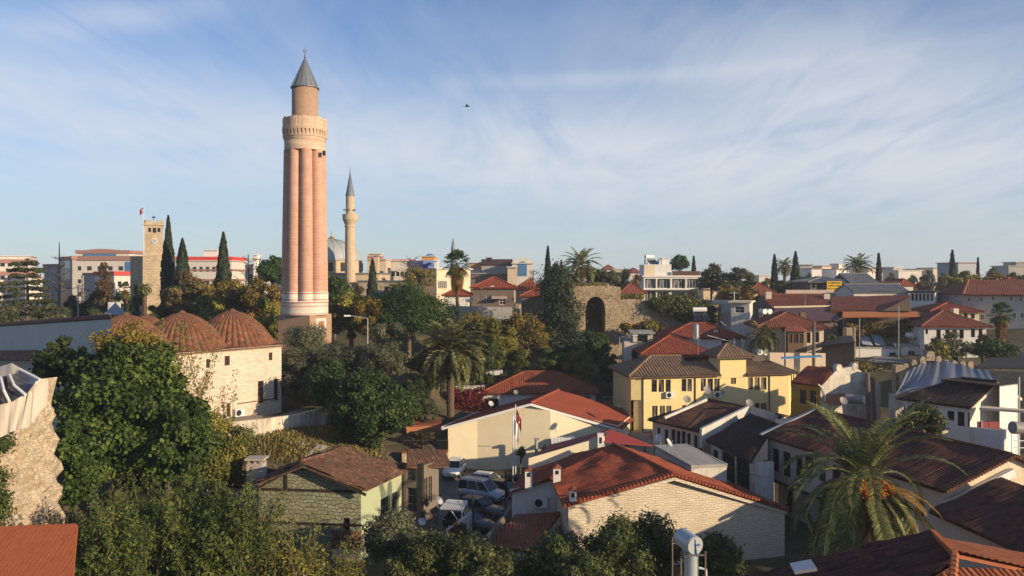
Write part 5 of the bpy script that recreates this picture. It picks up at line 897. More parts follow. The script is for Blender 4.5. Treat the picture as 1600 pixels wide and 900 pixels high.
build('tap_pipe', m, M['blueroof'], tk); q = P(1080,882,20.6); m = MB(); m.tube([(q.x,q.y,11.1),(q.x,q.y,e0.z-.235)], .18, 20); m.lathe((q.x,q.y,e0.z-.29),[(.215,0),(.23,.03),(.15,.06)],20); build('upright_tank', m, M['galv'], r); m = MB()
for s, t_ in ((-.30,-.2),(.32,-.2),(-.30,.9),(.32,.9)): m.bar((q.x+s,q.y+t_,11.1),(q.x+s,q.y+t_,e0.z-.2), .035)
m.bar((q.x-.3,q.y-.2,e0.z-.3),(q.x+.32,q.y-.2,e0.z-.3),.035); build('stand', m, M['brownwall'], r); m = MB(); m.tube([(q.x+.2,q.y,e0.z-.7),(q.x+.36,q.y-.05,e0.z-.72),(q.x+.38,q.y-.05,e0.z-1.1),(q.x+.8,q.y+.1,e0.z-1.3),(q.x+1.9,q.y+.3,e0.z-1.75)], .035, 8); build('pipe', m, M['wpaint'], r)
# ---------------------------------------------------------------- yellow house
h = House('yellow_house', 'large yellow house with striped pan tile roof and a little square roof turret', 'house', (23,94,2.8), wall='yellow', roof='tileyel', frame='wframe', glass='curtain', mull=(0,2), pitch=.36, amp=.10, rev=.14); A, B = XY(1003,90), XY(1233,93.4); zE = 9.0
up_ = [(1018,593,1026.5,612.5),(1029,593,1037.5,612.5),(1040,593,1048,612.5),(1065,592,1072.5,611.5),(1074,592,1081,611.5),(1095,591.5,1103,611),(1105.5,591.5,1114,611),(1116,591.5,1124.5,611),(1142,590.5,1150,600),(1169,589.5,1176.5,609),(1179,589.5,1187,609),(1189,589.5,1197.5,609)]
lo_ = [(1019,634,1027.5,653),(1031,634,1039,653),(1041,634,1049,653),(1066,633,1073,652),(1075,633,1082,652),(1096,632,1104,651),(1106,632,1114,651),(1117,632,1125,651),(1142,631,1150,641),(1169,630,1176.5,649),(1179,630,1187,649),(1189,630,1197.5,649)]
h.wall(A, B, 1.5, zE, px=up_+lo_); Cc = XY(1243,96.5); h.wall(B, Cc, 1.5, zE, px=[(1235.5,584,1237.5,604),(1239,584,1241,604),(1235.5,627,1237.5,646),(1239,627,1241,646)]); A0 = XY(986,90.15); h.wall(A0, A, 6.3, zE); A00 = XY(990,90.4); h.wall(A00, A, 1.5, 6.3); L, u, n = frame_of(A, B); Dk = (A0[0]-n[0]*9+.8, A0[1]-n[1]*9); Ck = (Cc[0]-n[0]*6, Cc[1]-n[1]*6); h.wall(Dk, A0, 1.5, zE); h.wall(Cc, Ck, 1.5, zE); h.wall(Ck, Dk, 1.5, zE)
ev = lambda p, a, b, z: V((p[0]+u[0]*a+n[0]*b, p[1]+u[1]*a+n[1]*b, z)); zr = 10.75
e0, e1, e2, e3 = ev(A0,-.5,.55,zE-.02), ev(B,.9,.5,zE-.02), ev(Ck,.7,-.5,zE), ev(Dk,-.5,-.5,zE); r1, r2 = ev(A0,4.0,-4.4,zr), ev(B,-2.5,-4.6,zr)
tw0, tw1 = onwall(A, B, 1125, 587)[0], onwall(A, B, 1165.5, 587)[0]; sp = lambda a, z: ev(A, a, .52, z)
k1, k2 = tw0-2.85, tw1                                    # the roof dips either side of the turret
m1, m2 = ev(A, k1, .52, zE-.02), ev(A, k1, -4.45, zr); h.roof(e0, m1, m2, r1); h.roof(m1, ev(A,tw0,.52,zE-.02), ev(A,tw0,-3.2,zE+1.2), ev(A,k1,-3.2,zE+1.2)); h.roof(ev(A,tw1,.52,zE-.02), e1, r2, ev(A,tw1,-3.6,zE+1.35)); h.roof(e1, e2, r2); h.roof(e2, e3, r1, r2); h.roof(e3, e0, r1)
for p, q in ((e0, r1), (r1, m2), (e1, r2), (e3, r1)): h.ridge(p, q, .16)
tc = [ev(A,tw0,.03,0), ev(A,tw1,.03,0), ev(A,tw1,-3.0,0), ev(A,tw0,-3.0,0)]; tc = [(p.x,p.y) for p in tc]; zt = CZ-(557-HY)/K*91.6
for k in range(4): h.wall(tc[k], tc[(k+1) % 4], zE-.3, zt)
h.hip(tc, zt, 1.35, .75, 1.0); h.tmat = 'wframe'
for x in (1004.5, 1086, 1202): a = onwall(A, B, x, 640)[0]; wbox(h.tm, A, u, n, a-.05, 2.2, a+.05, zE-.12, .02, .12)
wbox(h.tm, A, u, n, .1, zE-.19, tw0, zE-.09, .02, .50); wbox(h.tm, A, u, n, tw1, zE-.19, L, zE-.09, .02, .5); h.done(); m = MB(); wbox(m, A, u, n, tw0+.02, zE-.42, tw1-.02, zE-.30, .001, .10); build('string_course', m, M['yellow'], h.root)
def on_wall_ac(A, B, x, y, label, sc=1.1):
    s, z, d = onwall(A, B, x, y); L, u, n = frame_of(A, B); return place('ac', (A[0]+u[0]*s+n[0]*.03, A[1]+u[1]*s+n[1]*.03, z), math.atan2(u[1],u[0]), label, 'air conditioners on walls', sc)
on_wall_ac(A, B, 1045, 621, 'white air conditioner left of the middle of the yellow facade, between the window rows'); on_wall_ac(A, B, 1120, 620.5, 'white air conditioner below the turret windows of the yellow house, beside a dish'); on_wall_ac(A, B, 1217, 655, 'white air conditioner low on the right part of the yellow facade'); on_wall_ac(B, Cc, 1238, 616, 'white air conditioner on the narrow right end of the yellow house', .9)
s, z, d = onwall(A, B, 1126, 622); place('dishdark', (A[0]+u[0]*s+n[0]*.3, A[1]+u[1]*s+n[1]*.3, z-.3), .8, 'reddish dark dish on the yellow wall right beside an air conditioner', 'satellite dishes', 1.2)
# ochre house with the peeling gable
h = House('ochre_house', 'ochre house with red tiled roof behind a high peeling plaster gable', 'house', (33,84,3), wall='ochre', roof='tilemix', frame='dwood', mull=(1,2)); A, B = XY(1236,86), XY(1282,83.2); zE = CZ-(598-HY)/K*84.5; h.wall(A, B, 1.5, zE, px=[(1250,609,1260,631),(1265.5,610,1275.5,631.5)])
G0, G1 = XY(1282,83.2), XY(1377,86.5); gt = [(1282,603),(1309,577),(1312,573.5),(1316,576),(1331,573),(1335,571),(1338,575),(1352,584),(1376,600)]; bk = [onwall(G0, G1, x, y) for x, y in gt]; L, u, n = frame_of(G0, G1); m = MB(); W3 = lambda a, z, d=0: (G0[0]+u[0]*a+n[0]*d, G0[1]+u[1]*a+n[1]*d, z)
for (a, z, _), (b, y, _) in zip(bk, bk[1:]): m.hexa([W3(a,1.5),W3(b,1.5),W3(b,1.5,-.4),W3(a,1.5,-.4)], [W3(a,z),W3(b,y),W3(b,y,-.4),W3(a,z,-.4)])
for x, y in ((1311,573),(1336,571)): a, z, _ = onwall(G0, G1, x, y+2); m.tube([W3(a,z,.05), W3(a,z,-.45)], .42, 12)
build('gable_wall', m, M['oldplaster'], h.root); m = MB(); a, z, _ = onwall(G0, G1, 1290, 634); b, y, _ = onwall(G0, G1, 1320, 614); wbox(m, G0, u, n, a, z, b, y, .0, .03); M['bareb'] = blocks('bare orange brick', (.46,.15,.06), (.52,.2,.08), (.35,.25,.18), .3, .12, .015, .3); build('bare_brick', m, M['bareb'], h.root)
rg = [onwall(G0,G1,1311,575)]; pz = rg[0][1]; p0 = V(W3(rg[0][0], pz-.1, -.3)); dvec = V((-n[0],-n[1],0))*7
h.roof(V((A[0]-.2,A[1]-.4,zE-.05)), V((B[0]-.1,B[1]-.35,zE-.05)), p0, p0+V((A[0]-B[0],A[1]-B[1],0))); e1_ = V(W3(L-.1, bk[-1][1]-.05, -.3)); h.roof(e1_, e1_+dvec*.35, p0+dvec*.35, p0); h.done(); m = MB(); q = onwall(G0,G1,1281,601); m.tube([W3(-.6,q[1]+.1,.3), W3(.1,q[1]-.3,.15), W3(.5,q[1]-1.1,.12), W3(.5,2,.12)], .07, 7); build('drain_pipe', m, M['wpaint'], h.root)
for x, y0, y1, d, rr, lb in ((1355,583,640,80,.24,'leaning dark post in front of the peeling gable, the left one'),(1363,589,606,84,.22,'short dark flue pipe standing on the right slope of the peeling gable')):
    p, q = P(x,y0,d), P(x+4,y1,d); m = MB(); m.tube([(q.x,q.y,min(q.z,G(q.x,q.y))), p], rr, 8); tag(build('post', m, M['brownwall'], None), lb, 'post')
q = P(1338,624,74); r = empty('solar_water_heater', (q.x,q.y,G(q.x,q.y)), 'dark round water tank with a white end, in front of the peeling gable', 'water heater'); m = MB(); m.tube([q+V((-.75,.5,0)), q+V((.55,-.3,0))], .42, 18); build('tank', m, M['dishdark'], r); m = MB(); m.tube([q+V((.551,-.301,0)), q+V((.6,-.33,0))], .36, 18); build('end_cap', m, M['wpaint'], r); m = MB(); m.tube([q+V((.2,0,-.4)), V((q.x+.2,q.y,G(q.x,q.y)))], .07, 6); build('stand', m, M['steel'], r)
place('dishdark', P(1316,632,73)+V((0,0,-.9)), .2, 'dark dish against the orange patch of the peeling gable', 'satellite dishes', 1.5)
# white house with the black roof at the right
h = House('white_house', 'white house with black tiled roof, wooden gable window and a terrace at the right edge', 'house', (38,68,1), wall='white', roof='tiledark', frame='dwood', mull=(1,1), wob=.03); h.rmat = 'tileblack'; a, b = V((*XY(1400,70.2),9.5)), V((*XY(1517,65.1),9.5)); u = (b-a).normalized(); w = V((-u.y,u.x,0)); w = w if w.x > 0 else -w; A, B = tuple((a+w*.5+u*.4).xy), tuple((b+w*.5-u*.3).xy); zE = 9.5
h.wall(A, B, .5, zE-.1, px=[(1406,632,1414,652),(1480,642,1491,657),(1496,643.5,1507,666),(1512,645,1518,667)]); Bg = tuple((b+w*8.2-u*.3).xy); h.wall(B, Bg, .5, zE-.1, peak=(4.2, 11.2), px=[(1549,610,1559,621)], mull=(2,0), fr='bwood'); hh = w*4.7+V((0,0,1.75)); r2, r1 = b+hh, a+hh+u*3.4; h.roof(a, b, r2, r1); c1, c2_ = b+w*9.2, a+w*9.2; h.roof(c1, c2_, r1, r2); h.roof(c2_, a, r1); h.ridge(r1, r2); h.ridge(a, r1); h.tmat = 'beige'; h.trim(b+u*.04-V((0,0,.16)), r2+u*.04-V((0,0,.16)), .1, .22); h.trim(r2+u*.04-V((0,0,.16)), c1+u*.04-V((0,0,.16)), .1, .22)
pw = tuple(Bg); A3, B3 = XY(1562,66), XY(1590,67.4); c = rect(A3, B3, 5); 
for k in range(3): h.wall(c[k], c[(k+1) % 4], .5, CZ-(603-HY)/K*66)
h.rm.slab([V((*p, CZ-(603-HY)/K*66+.02)) for p in c], .1); h.done()
m = MB(); cs = [P(1530,637,62.5), P(1606,642,59), P(1612,640,63.5), P(1536,634,66)]; m.slab(cs, .18); r = empty('terrace_canopy', (cs[0].x,cs[0].y,4), 'pale flat canopy over the terrace of the white house at the right edge', 'canopy'); build('slab', m, M['beige'], r); m = MB(); 
for q in (cs[1], cs[0]): m.bar((q.x+.3,q.y+.2,2), (q.x+.3,q.y+.2,q.z-.1), .14)
build('post', m, M['steel'], r)
def lowwall(label, pts, ybs, th, mat, name='low_wall', zb=None):     # free standing wall through photo points (x, ytop, d)
    m = MB(); q = [P(*p) for p in pts]
    for a, b in zip(q, q[1:]):
        u_ = V((b.x-a.x,b.y-a.y,0)).normalized(); n_ = V((u_.y,-u_.x,0))*th; zz_ = (lambda p: min(G(p.x,p.y)-.4, p.z-.3)) if zb is None else (lambda p: zb)
        m.hexa([(a.x,a.y,zz_(a)),(b.x,b.y,zz_(b)),(b.x-n_.x,b.y-n_.y,zz_(b)),(a.x-n_.x,a.y-n_.y,zz_(a))], [a,b,b-n_,a-n_])
    return tag(build(name, m, M[mat], None), label, 'wall')
lowwall('white terrace parapet in front of the white house at the right', [(1515,667,61.5),(1569,672,58.5),(1590,668,61)], 0, .2, 'white', zb=2)
M['sofa'] = paint('dull pink cushion', (.30,.07,.07), .9); q = P(1547,668,62.5); r = empty('terrace_sofa', (q.x,q.y,q.z-.4), 'dull pink sofa on the terrace under the pale canopy', 'sofa'); m = MB(); m.box((q.x,q.y,q.z-.45),(1.7,.7,.4)); build('seat', m, M['sofa'], r); m = MB(); m.box((q.x-.4,q.y+.3,q.z-.05),(.78,.2,.45)); m.box((q.x+.42,q.y+.3,q.z-.05),(.78,.2,.45)); build('backrest', m, M['sofa'], r)
q = P(1588,683,57); r = empty('solar_water_heater', (q.x,q.y,2), 'dark tank on a white steel stand cut by the right edge of the picture', 'water heater'); m = MB(); q2 = P(1582,668,57); m.tube([q2, q2+V((2.2,.3,-.2))], .45, 16); build('tank', m, M['dishdark'], r); m = MB()
for x in (0,1.1): m.bar((q2.x+.3+x,q2.y-.2,2), (q2.x+.3+x,q2.y-.2,q2.z-.4), .07)
m.bar((q2.x,q2.y-.2,q2.z-.9),(q2.x+2,q2.y-.2,q2.z-.9),.06); m.bar((q2.x,q2.y-.2,q2.z-1.4),(q2.x+2,q2.y-.2,q2.z-1.4),.06); build('stand', m, M['wpaint'], r)
m = MB(); p = P(1592,589,70); m.tube([(p.x,p.y,3),p], .09, 8); tag(build('flue_pipe', m, M['pole'], None), 'thin grey pipe rising above the white block at the right edge', 'pipe')
q = P(1474,672,62); m = MB(); m.box((q.x,q.y,q.z-2.5),(.5,.5,2.5)); tag(build('chimney_stack', m, M['beige'], None), 'short cream pillar between the round bush and the white house wall', 'chimney')
# tarpaulin covered ruin with battlemented wall
r = empty('ruin_shelter', (*XY(1470,80),6), 'ruined building covered by a big pleated grey blue tarpaulin', 'shelter'); top = [P(1414,584,81),P(1424,577,82),P(1440,567,83),P(1456,561,84),P(1475,564,83),P(1500,569,81.5),P(1522,576,80),P(1545,577,79)]; bot = [P(1396,618,76.5),P(1404,619,76),P(1424,612,76),P(1450,606,76),P(1480,603,75.5),P(1515,601,75),P(1550,601,74.5),P(1574,604,74)]; m = MB(); nu, nv = 84, 10
def lerpl(L_, t): t = t*(len(L_)-1); i = min(int(t), len(L_)-2); return L_[i].lerp(L_[i+1], t-i)
for j in range(nv+1):
    for i in range(nu+1):
        s, t = i/nu, j/nv; p = lerpl(top, s).lerp(lerpl(bot, s), t); fold = .30*math.sin(s*15+1.6*math.sin(s*7)+t*1.2)*(.2+t)*(1-.6*s)+.10*math.sin(s*33+2*math.sin(s*11)+t*2)+.05*math.sin(s*80+t*5); m.v.append((p.x, p.y-fold*.9, p.z+fold*.55-.5*math.sin(t*3.14)*.4))
for j in range(nv):
    for i in range(nu): m.f.append((j*(nu+1)+i, (j+1)*(nu+1)+i, (j+1)*(nu+1)+i+1, j*(nu+1)+i+1))
build('tarpaulin', m, M['tarp'], r, True); m = MB()
for L_, th in ((bot, .3),):
    for a, b in zip(L_, L_[1:]): m.hexa([(a.x,a.y+.6,2.5),(b.x,b.y+.6,2.5),(b.x,b.y+1,2.5),(a.x,a.y+1,2.5)], [a+V((0,.6,.1)),b+V((0,.6,.1)),b+V((0,1,.1)),a+V((0,1,.1))])
build('ruin_wall', m, M['oldplaster'], r)
M['merlon'] = rubble('buff rubble', (.40,.31,.21), (.48,.39,.27), (.33,.26,.18), 3.2, .07, (.22,.18,.13), .3)
r = empty('battlemented_wall', (*XY(1455,85),6), 'stone wall with a row of rounded merlons above the tarpaulin', 'wall'); m = MB(); wl_ = [V((p.x,p.y+.4,p.z-.15)) for p in top]
for a, b in zip(wl_, wl_[1:]): m.hexa([(a.x,a.y,5),(b.x,b.y,5),(b.x,b.y+.9,5),(a.x,a.y+.9,5)], [a,b,b+V((0,.9,0)),a+V((0,.9,0))])
build('wall', m, M['merlon'], r)
for x, y0, y1, ww in ((1416,567,582,.55),(1429,561.5,574,.55),(1442.5,557,567,.6),(1454.5,550,561,.85),(1467,556,564,.55),(1479,561,567,.55),(1492,563,569,.55),(1505,563,572,.55),(1517,564.5,575,.6)):
    q0, q1 = P(x,y1+3,83.0), P(x,y0,83.0); m = MB(); m.hexa([(q0.x-ww/2,q0.y,q0.z),(q0.x+ww/2,q0.y,q0.z),(q0.x+ww/2,q0.y+.7,q0.z),(q0.x-ww/2,q0.y+.7,q0.z)], [(q0.x-ww/2,q0.y,q1.z-.22),(q0.x+ww/2,q0.y,q1.z-.22),(q0.x+ww/2,q0.y+.7,q1.z-.22),(q0.x-ww/2,q0.y+.7,q1.z-.22)]); m.tube([(q0.x,q0.y+.001,q1.z-.28),(q0.x,q0.y+.699,q1.z-.28)], ww*.47, 12); build('merlon', m, M['merlon'], r)
q = P(1404,570,83); m = MB(); m.box((q.x,q.y,3),(1.0,.9,q.z-3)); tag(build('stone_pillar', m, M['merlon'], None), 'stone pillar at the left end of the tarpaulin', 'pillar')
block('flat_roof_building', 'low building with a wide dark grey felt roof behind the peeling gable', 'building', 1345, 92, 1438, 93, 570, 9, roof='hip', rise=1.5, over=.3, wall='brownwall', rmat='darkroof', hf_=None) if False else None
h = House('flat_roof_building', 'low building with a wide dull grey roof left of the battlements', 'building', (45,92,5), wall='brownwall', roof='greyroof'); q = [P(1338,576,100), P(1425,580,98), P(1452,559,108), P(1372,552,112)]; h.rm.slab(q, .2); h.wall(tuple(q[0].xy), tuple(q[1].xy), 3, q[1].z-.3); h.wall(tuple(q[3].xy), tuple(q[0].xy), 3, q[0].z-.3); h.wall(tuple(q[1].xy), tuple(q[2].xy), 3, q[1].z-.3); h.done()
h = House('dark_roof_building', 'building with a wide black roof behind the tarpaulin at the right edge', 'building', (64,90,5), wall='brownwall', roof='darkroof'); q = [P(1524,574,88), P(1640,574,86), P(1650,548,97), P(1560,551,98)]; h.rm.slab(q, .2); h.wall(tuple(q[0].xy), tuple(q[1].xy), 4, q[0].z-.3); h.wall(tuple(q[3].xy), tuple(q[0].xy), 4, q[0].z-.3); h.done()
lowwall('overgrown rough stone wall right of the tarpaulin', [(1545,578,80),(1610,580,78)], 0, .5, 'merlon')
# ---------------------------------------------------------------- houses behind the yellow one
h = House('concrete_house', 'unfinished raw concrete house with bare window openings left of the red roofs', 'house', (20,105,4), wall='oldplaster', roof='concrete', frame='dwood'); A, B = XY(975,104.5), XY(1036,104); c = rect(A, B, 7); h.wall(A, B, 3, CZ-(535-HY)/K*104, px=[(987,548,998,566)]); h.wall(B, c[2], 3, CZ-(535-HY)/K*104); h.wall(c[3], A, 3, CZ-(535-HY)/K*104); h.flat(c, CZ-(535-HY)/K*104, .02, .12); A, B = XY(989,104.2), XY(1020,104); c = rect(A, B, 5); z = CZ-(521-HY)/K*104; h.wall(A, B, 11.7, z, px=[(996,524,1012,534)]); h.wall(B, c[2], 11.7, z); h.wall(c[3], A, 11.7, z); h.flat(c, z, .5, .12); h.done()
h = House('red_roof_house', 'white house with a broad red hipped roof peeping over the yellow house', 'house', (22,101,4), wall='whiteold', roof='tilemix', frame='dwood'); A, B = XY(1009,98.5), XY(1108,98.5); c = rect(A, B, 9); h.wall(A, B, 4, 10.8, px=[(1040,558,1056,572),(1080,558,1096,572)]); h.wall(B, c[2], 4, 10.8); h.wall(c[3], A, 4, 10.8); h.hip(c, 10.8, 2.0, .8, 1.15); h.done()
h = House('red_roof_house', 'white house with a dull red roof carrying an upright boiler, below the ivy wall', 'house', (26,109,6), wall='white', roof='tilemix', frame='dwood'); A, B = XY(1040,107), XY(1160,106.5); c = rect(A, B, 8); z = CZ-(527-HY)/K*107; h.wall(A, B, 5, z, px=[(1044,532,1052,545),(1062,532,1074,545),(1128,530,1139,541)]); h.wall(B, c[2], 5, z); h.wall(c[3], A, 5, z); h.hip(c, z, 1.75, .5, 1.0); h.tmat = 'white'
for x in (1147,1160): q = P(x,530,106); m = MB(); m.bar((q.x,q.y,6),(q.x,q.y,z-.1),.3); build('column', m, M['white'], h.root)
h.done()
q = P(1087.5,526,105.5); r = empty('upright_boiler', q, 'galvanised upright boiler standing on the dull red roof', 'water heater'); m = MB(); m.lathe(q, [(.40,-.4),(.40,1.55),(.25,1.72),(.05,1.75)], 18); build('tank', m, M['steel'], r, False); m = MB(); 
for s in (-.4,.4): m.bar(q+V((s,-.3,-.8)), q+V((s,-.3,.2)), .06)
build('stand', m, M['steel'], r)
place('heater', P(1094,499,114)+V((0,0,-.3)), 0, 'solar heater with shiny lying tank above the dull red roof, under the ivy', 'solar water heaters', 1.15)
place('dish', P(1118,520,108)+V((0,0,-1.0)), .1, 'brownish dish beside the upright boiler', 'satellite dishes', 1.3); place('dish', P(1192,543,103)+V((0,0,-1.0)), -.2, 'pale grey dish above a pair of round white tanks behind the turret', 'satellite dishes', 1.7)
place('twin', P(1189,552,99)+V((0,0,-.7)), .2, 'pair of round white tank ends right of the turret', 'paired water tanks', 1.15); place('antenna', P(1091,553,97)+V((0,0,-.4)), .4, 'thin aerial on the red roof left of the turret', 'roof antennas', 1.0)
m = MB(); q = P(1184,566,96); m.box((q.x,q.y,q.z-.9),(1.5,.8,1.75)); tag(build('roof_hut', m, M['brownwall'], None), 'purplish brown box on the roof right of the turret', 'hut')
for (x0,y0,d0,x1,y1,d1,lb) in ((1105,524,100,1150,536,100,'long pale pole sloping over the roofs left of the turret'),(1125,502,108,1150,520,107,'pale slanting pole above the dull red roof')):
    m = MB(); m.tube([P(x0,y0,d0),P(x1,y1,d1)], .07, 6); tag(build('pole', m, M['pole'], None), lb, 'pole')
# cream house with the wooden bay
h = House('bay_window_house', 'cream house with brown hipped roof and a wooden bay window', 'house', (36,104,9.5), wall='creampink', roof='tilebrown', frame='wframe', mull=(1,3)); A, B = XY(1187,100.3), XY(1287,99.2); c = rect(A, B, 9); z = CZ-(511-HY)/K*100; h.wall(A, B, 8, z, px=[(1205,520,1212,541),(1258.5,519,1266.5,536),(1274,519,1280,535)]); h.wall(B, c[2], 8, z); h.wall(c[2], c[3], 8, z); h.wall(c[3], A, 8, z); h.hip(c, z, 1.75, .6, .85)
b0, b1 = XY(1231,98.3), XY(1256,98.1); d0, d1 = XY(1226,99.9), XY(1261,99.6); zb0, zb1 = CZ-(549-HY)/K*98.2, CZ-(518-HY)/K*98.2; bm_ = MB()
for a, b, pxs in ((d0,b0,()),(b0,b1,[(1232.5,521,1238,536.5),(1239.5,521,1247.5,536.5),(1249,521,1255,536.5)]),(b1,d1,())):
    hs = []
    for x0,y0,x1,y1 in pxs: s0,zt_2,_ = onwall(a,b,x0,y0); s1,zb_,_ = onwall(a,b,x1,y1); hs.append((s0,zb_,s1,zt_2))
    for q in wallmesh(bm_, a, b, zb0, zb1, None, hs, .1): h.rev = .1; h.win(a, b, q, fr='bwood', mull=(1,2))
bm_.hexa([V((*p,zb0-.3)) for p in (d0,b0,b1,d1)], [V((*p,zb0)) for p in (d0,b0,b1,d1)]); by = build('bay', bm_, M['bwood'], h.root); m = MB(); m.hexa([V((p[0],p[1],zb1))+V(o_) for p, o_ in ((d0,(-.3,0,0)),(b0,(-.2,-.3,0)),(b1,(.2,-.3,0)),(d1,(.3,0,0)))], [V((p[0],p[1]+.9,zb1+.55)) for p in (d0,b0,b1,d1)]); build('bay_roof', m, M['tilebrown'], by)
q = P(1236,490,104); m = MB(); 
h.roof(P(1205,503,101.5), P(1262,503,101.5), P(1240,489.5,105), P(1234,489.5,105)); h.roof(P(1262,503,101.5), P(1266,503,106), P(1240,489.5,105)); h.roof(P(1200,503,106), P(1205,503,101.5), P(1234,489.5,105)); h.done(); q = P(1253.5,489,103.5); m = MB(); m.box((q.x,q.y,q.z-.8),(.7,.6,.9)); build('chimney', m, M['bwood'], h.root)
for x, y0, y1, d, rr, lb in ((1271.5,502,556,96,.20,'thick dark pole standing in front of the wooden bay house'),(1226.5,514,590,96,.10,'thinner dark pole left of the wooden bay window')):
    p = P(x,y0,d); q = P(x,y1,d); m = MB(); m.tube([(q.x,q.y,q.z-2),p], rr, 8); tag(build('pole', m, M['brownwall'], None), lb, 'pole')
lowwall('low wall below the wooden bay house', [(1200,551,97),(1290,552,97)], 0, .3, 'beige'); m = MB(); a, b = P(1222,559.5,94), P(1285,556.5,94); m.slab([a, b, b+V((0,.5,.1)), a+V((0,.5,.1))], .12); M['skyblue'] = paint('bright blue plastic', (.08,.30,.55), .5); tag(build('blue_cover', m, M['skyblue'], None), 'bright blue strip of sheeting on the low wall under the bay window house', 'sheet')
lowwall('brick terrace wall with scattered white things right of the yellow house', [(1225,567,102),(1342,565,100)], 0, .3, 'bareb'); place('heater', P(1294,562,101)+V((0,0,-1.2)), .4, 'solar heater on the brick terrace right of the blue sheeting', 'solar water heaters', 1.0); place('dish', P(1302,562,99.3)+V((0,0,-1.0)), .9, 'white dish on the brick terrace next to a solar heater', 'satellite dishes', 1.2)
for i, (x, w_) in enumerate(((1249,.5),(1262,.7))): q = P(x,571,99.5); m = MB(); m.box((q.x,q.y,q.z-.3),(w_,.4,.5)); m.box((q.x+.1,q.y,q.z+.2),(w_*.5,.3,.18)); tag(build('white_box', m, M['wpaint'], None), ('small' if i == 0 else 'bigger')+' white box on the brick terrace behind the ochre roof', 'box')
# shops with the brown roofs
h = block('brown_roof_shop', 'long shop with two stepped brown red roofs behind the bay window house', 'shop', 1208, 122, 1306, 122, 479, 12, roof='gable', rise=1.75, over=.6, wall='brownwall', rmat='tilebrown'); M['purple'] = paint('dark purple brown sheet', (.10,.045,.045), .6); q = [P(1200,500,113.5), P(1311,500,113.5), P(1306,480.5,121), P(1212,481,121)]; m = MB(); m.slab(q, .15); build('lower_roof', m, M['purple'], h.root); m = MB(); m.bar(P(1209,480,121.3), P(1301,478,121.3), .25); build('gutter', m, M['beige'], h.root); m = MB(); A, B = XY(1204,114.2), XY(1309,114.2); wallmesh(m, A, B, 7.5, CZ-(501-HY)/K*114.2); wallmesh(m, B, XY(1306,122), 7.5, CZ-(501-HY)/K*114.2); build('shopfront', m, M['brownwall'], h.root)
for x, y in ((1200,456),(1291,459)): q = P(x,y,126); m = MB(); m.box((q.x,q.y,q.z-2),(.9,.8,2)); build('chimney', m, M['pinkgrey'], h.root)
place('antenna', P(1258,474,122)+V((0,0,-.5)), .1, 'aerial on the brown red shop roof', 'roof antennas', 1.0)
place('twin', P(1196,483,117)+V((0,0,-1.2)), .25, 'pair of white round tanks above the cream corner house, left of the purple roof', 'paired water tanks', 1.15)
h = House('terrace_restaurant', 'restaurant with big brown roof and an orange awning over a dark terrace', 'restaurant', (52,118,10), wall='brownwall', roof='tilebrown'); q = [P(1297,486,118), P(1424,486,116), P(1422,462,127), P(1300,463,127)]; h.roof(*q); h.rmat = 'tilebrown'; A, B = XY(1306,119), XY(1423,117); h.wall(A, B, 8, CZ-(486-HY)/K*118); h.wall(B, XY(1421,127), 8, CZ-(486-HY)/K*118); m = MB(); m.slab([P(1316,495,113), P(1440,494,111), P(1433,486.5,115.5), P(1317,487,117)], .12); build('awning', m, M['awning'], h.root); m = MB(); m.hexa([P(1378,486,115.5),P(1423,486,114.5),P(1424,486,118),P(1379,486,119)], [P(1418,466,118),P(1422,465,118),P(1422,465,124),P(1420,466,124)]); build('roof_shade_wedge', m, M['bwood'], h.root); m = MB(); m.slab([P(1314,508,112.5),P(1440,508,110.5),P(1436,504,118),P(1316,504,119)], .3)  # dark triangular wedge stands for the shaded part of the roof
for x in (1318,1352,1386,1420): p = P(x,495,112.8-(x-1318)*.02); m.bar((p.x,p.y,p.z-1.6),p,.1)
build('deck', m, M['dwood'], h.root); h.done()
lowwall('old rubble wall below the restaurant terrace', [(1320,510,113),(1440,511,112.5)], 0, .8, 'merlon'); q = P(1327,512,106); m = MB(); m.box((q.x,q.y,8),(1.2,1.2,q.z-8)); tag(build('stone_pillar', m, M['merlon'], None), 'square stone pillar at the left end of the rubble wall under the restaurant', 'pillar')
m = MB(); p = P(1404,478,104); m.tube([(p.x,p.y,8),p], .06, 6); tag(build('pole', m, M['pole'], None), 'thin pole rising in front of the restaurant awning', 'pole'); m = MB(); p = P(1343,497,105); m.tube([(p.x,p.y,8),p], .05, 6); tag(build('pole', m, M['pole'], None), 'short thin pole before the dark terrace at its left', 'pole')
h = House('dark_shed', 'dark shed with a low black roof beside the bay window house', 'shed', (40,99,9), wall='brownwall', roof='darkroof'); q = [P(1273,540,97), P(1336,534,95), P(1330,524,101), P(1305,526,102)]; h.rm.slab(q, .15); h.wall(XY(1284,98), XY(1335,96), 7, q[1].z-.2); h.wall(XY(1335,96), XY(1333,101), 7, q[1].z-.2); h.done()
h = block('small_house', 'small flat white house cluttered with tilted solar panels', 'house', 1335, 110, 1405, 109.5, 545, 2.2, wall='white', rmat='concrete', over=.1, px=[(1390,551,1400,557)]); 
for i, (x, y) in enumerate(((1352,531),(1372,532))): q = P(x,y,111); m = MB(); m.hexa([q+V((-.9,-1.2,-.5)),q+V((.5,-1.2,-.7)),q+V((.9,1.2,.55)),q+V((-.5,1.2,.75))], [q+V((-.9,-1.2,-.4)),q+V((.5,-1.2,-.6)),q+V((.9,1.2,.65)),q+V((-.5,1.2,.85))]); m.bar(q+V((0,.8,.3)), q+V((0,.8,-1.6)), .08); m.bar(q+V((0,-.8,-.45)), q+V((0,-.8,-1.6)), .08); tag(build('tilted_panel', m, M['bluegrey'], None), ('left' if i == 0 else 'right')+' one of two tilted grey solar panels on the small flat white house', 'solar panel', 'tilted panels')
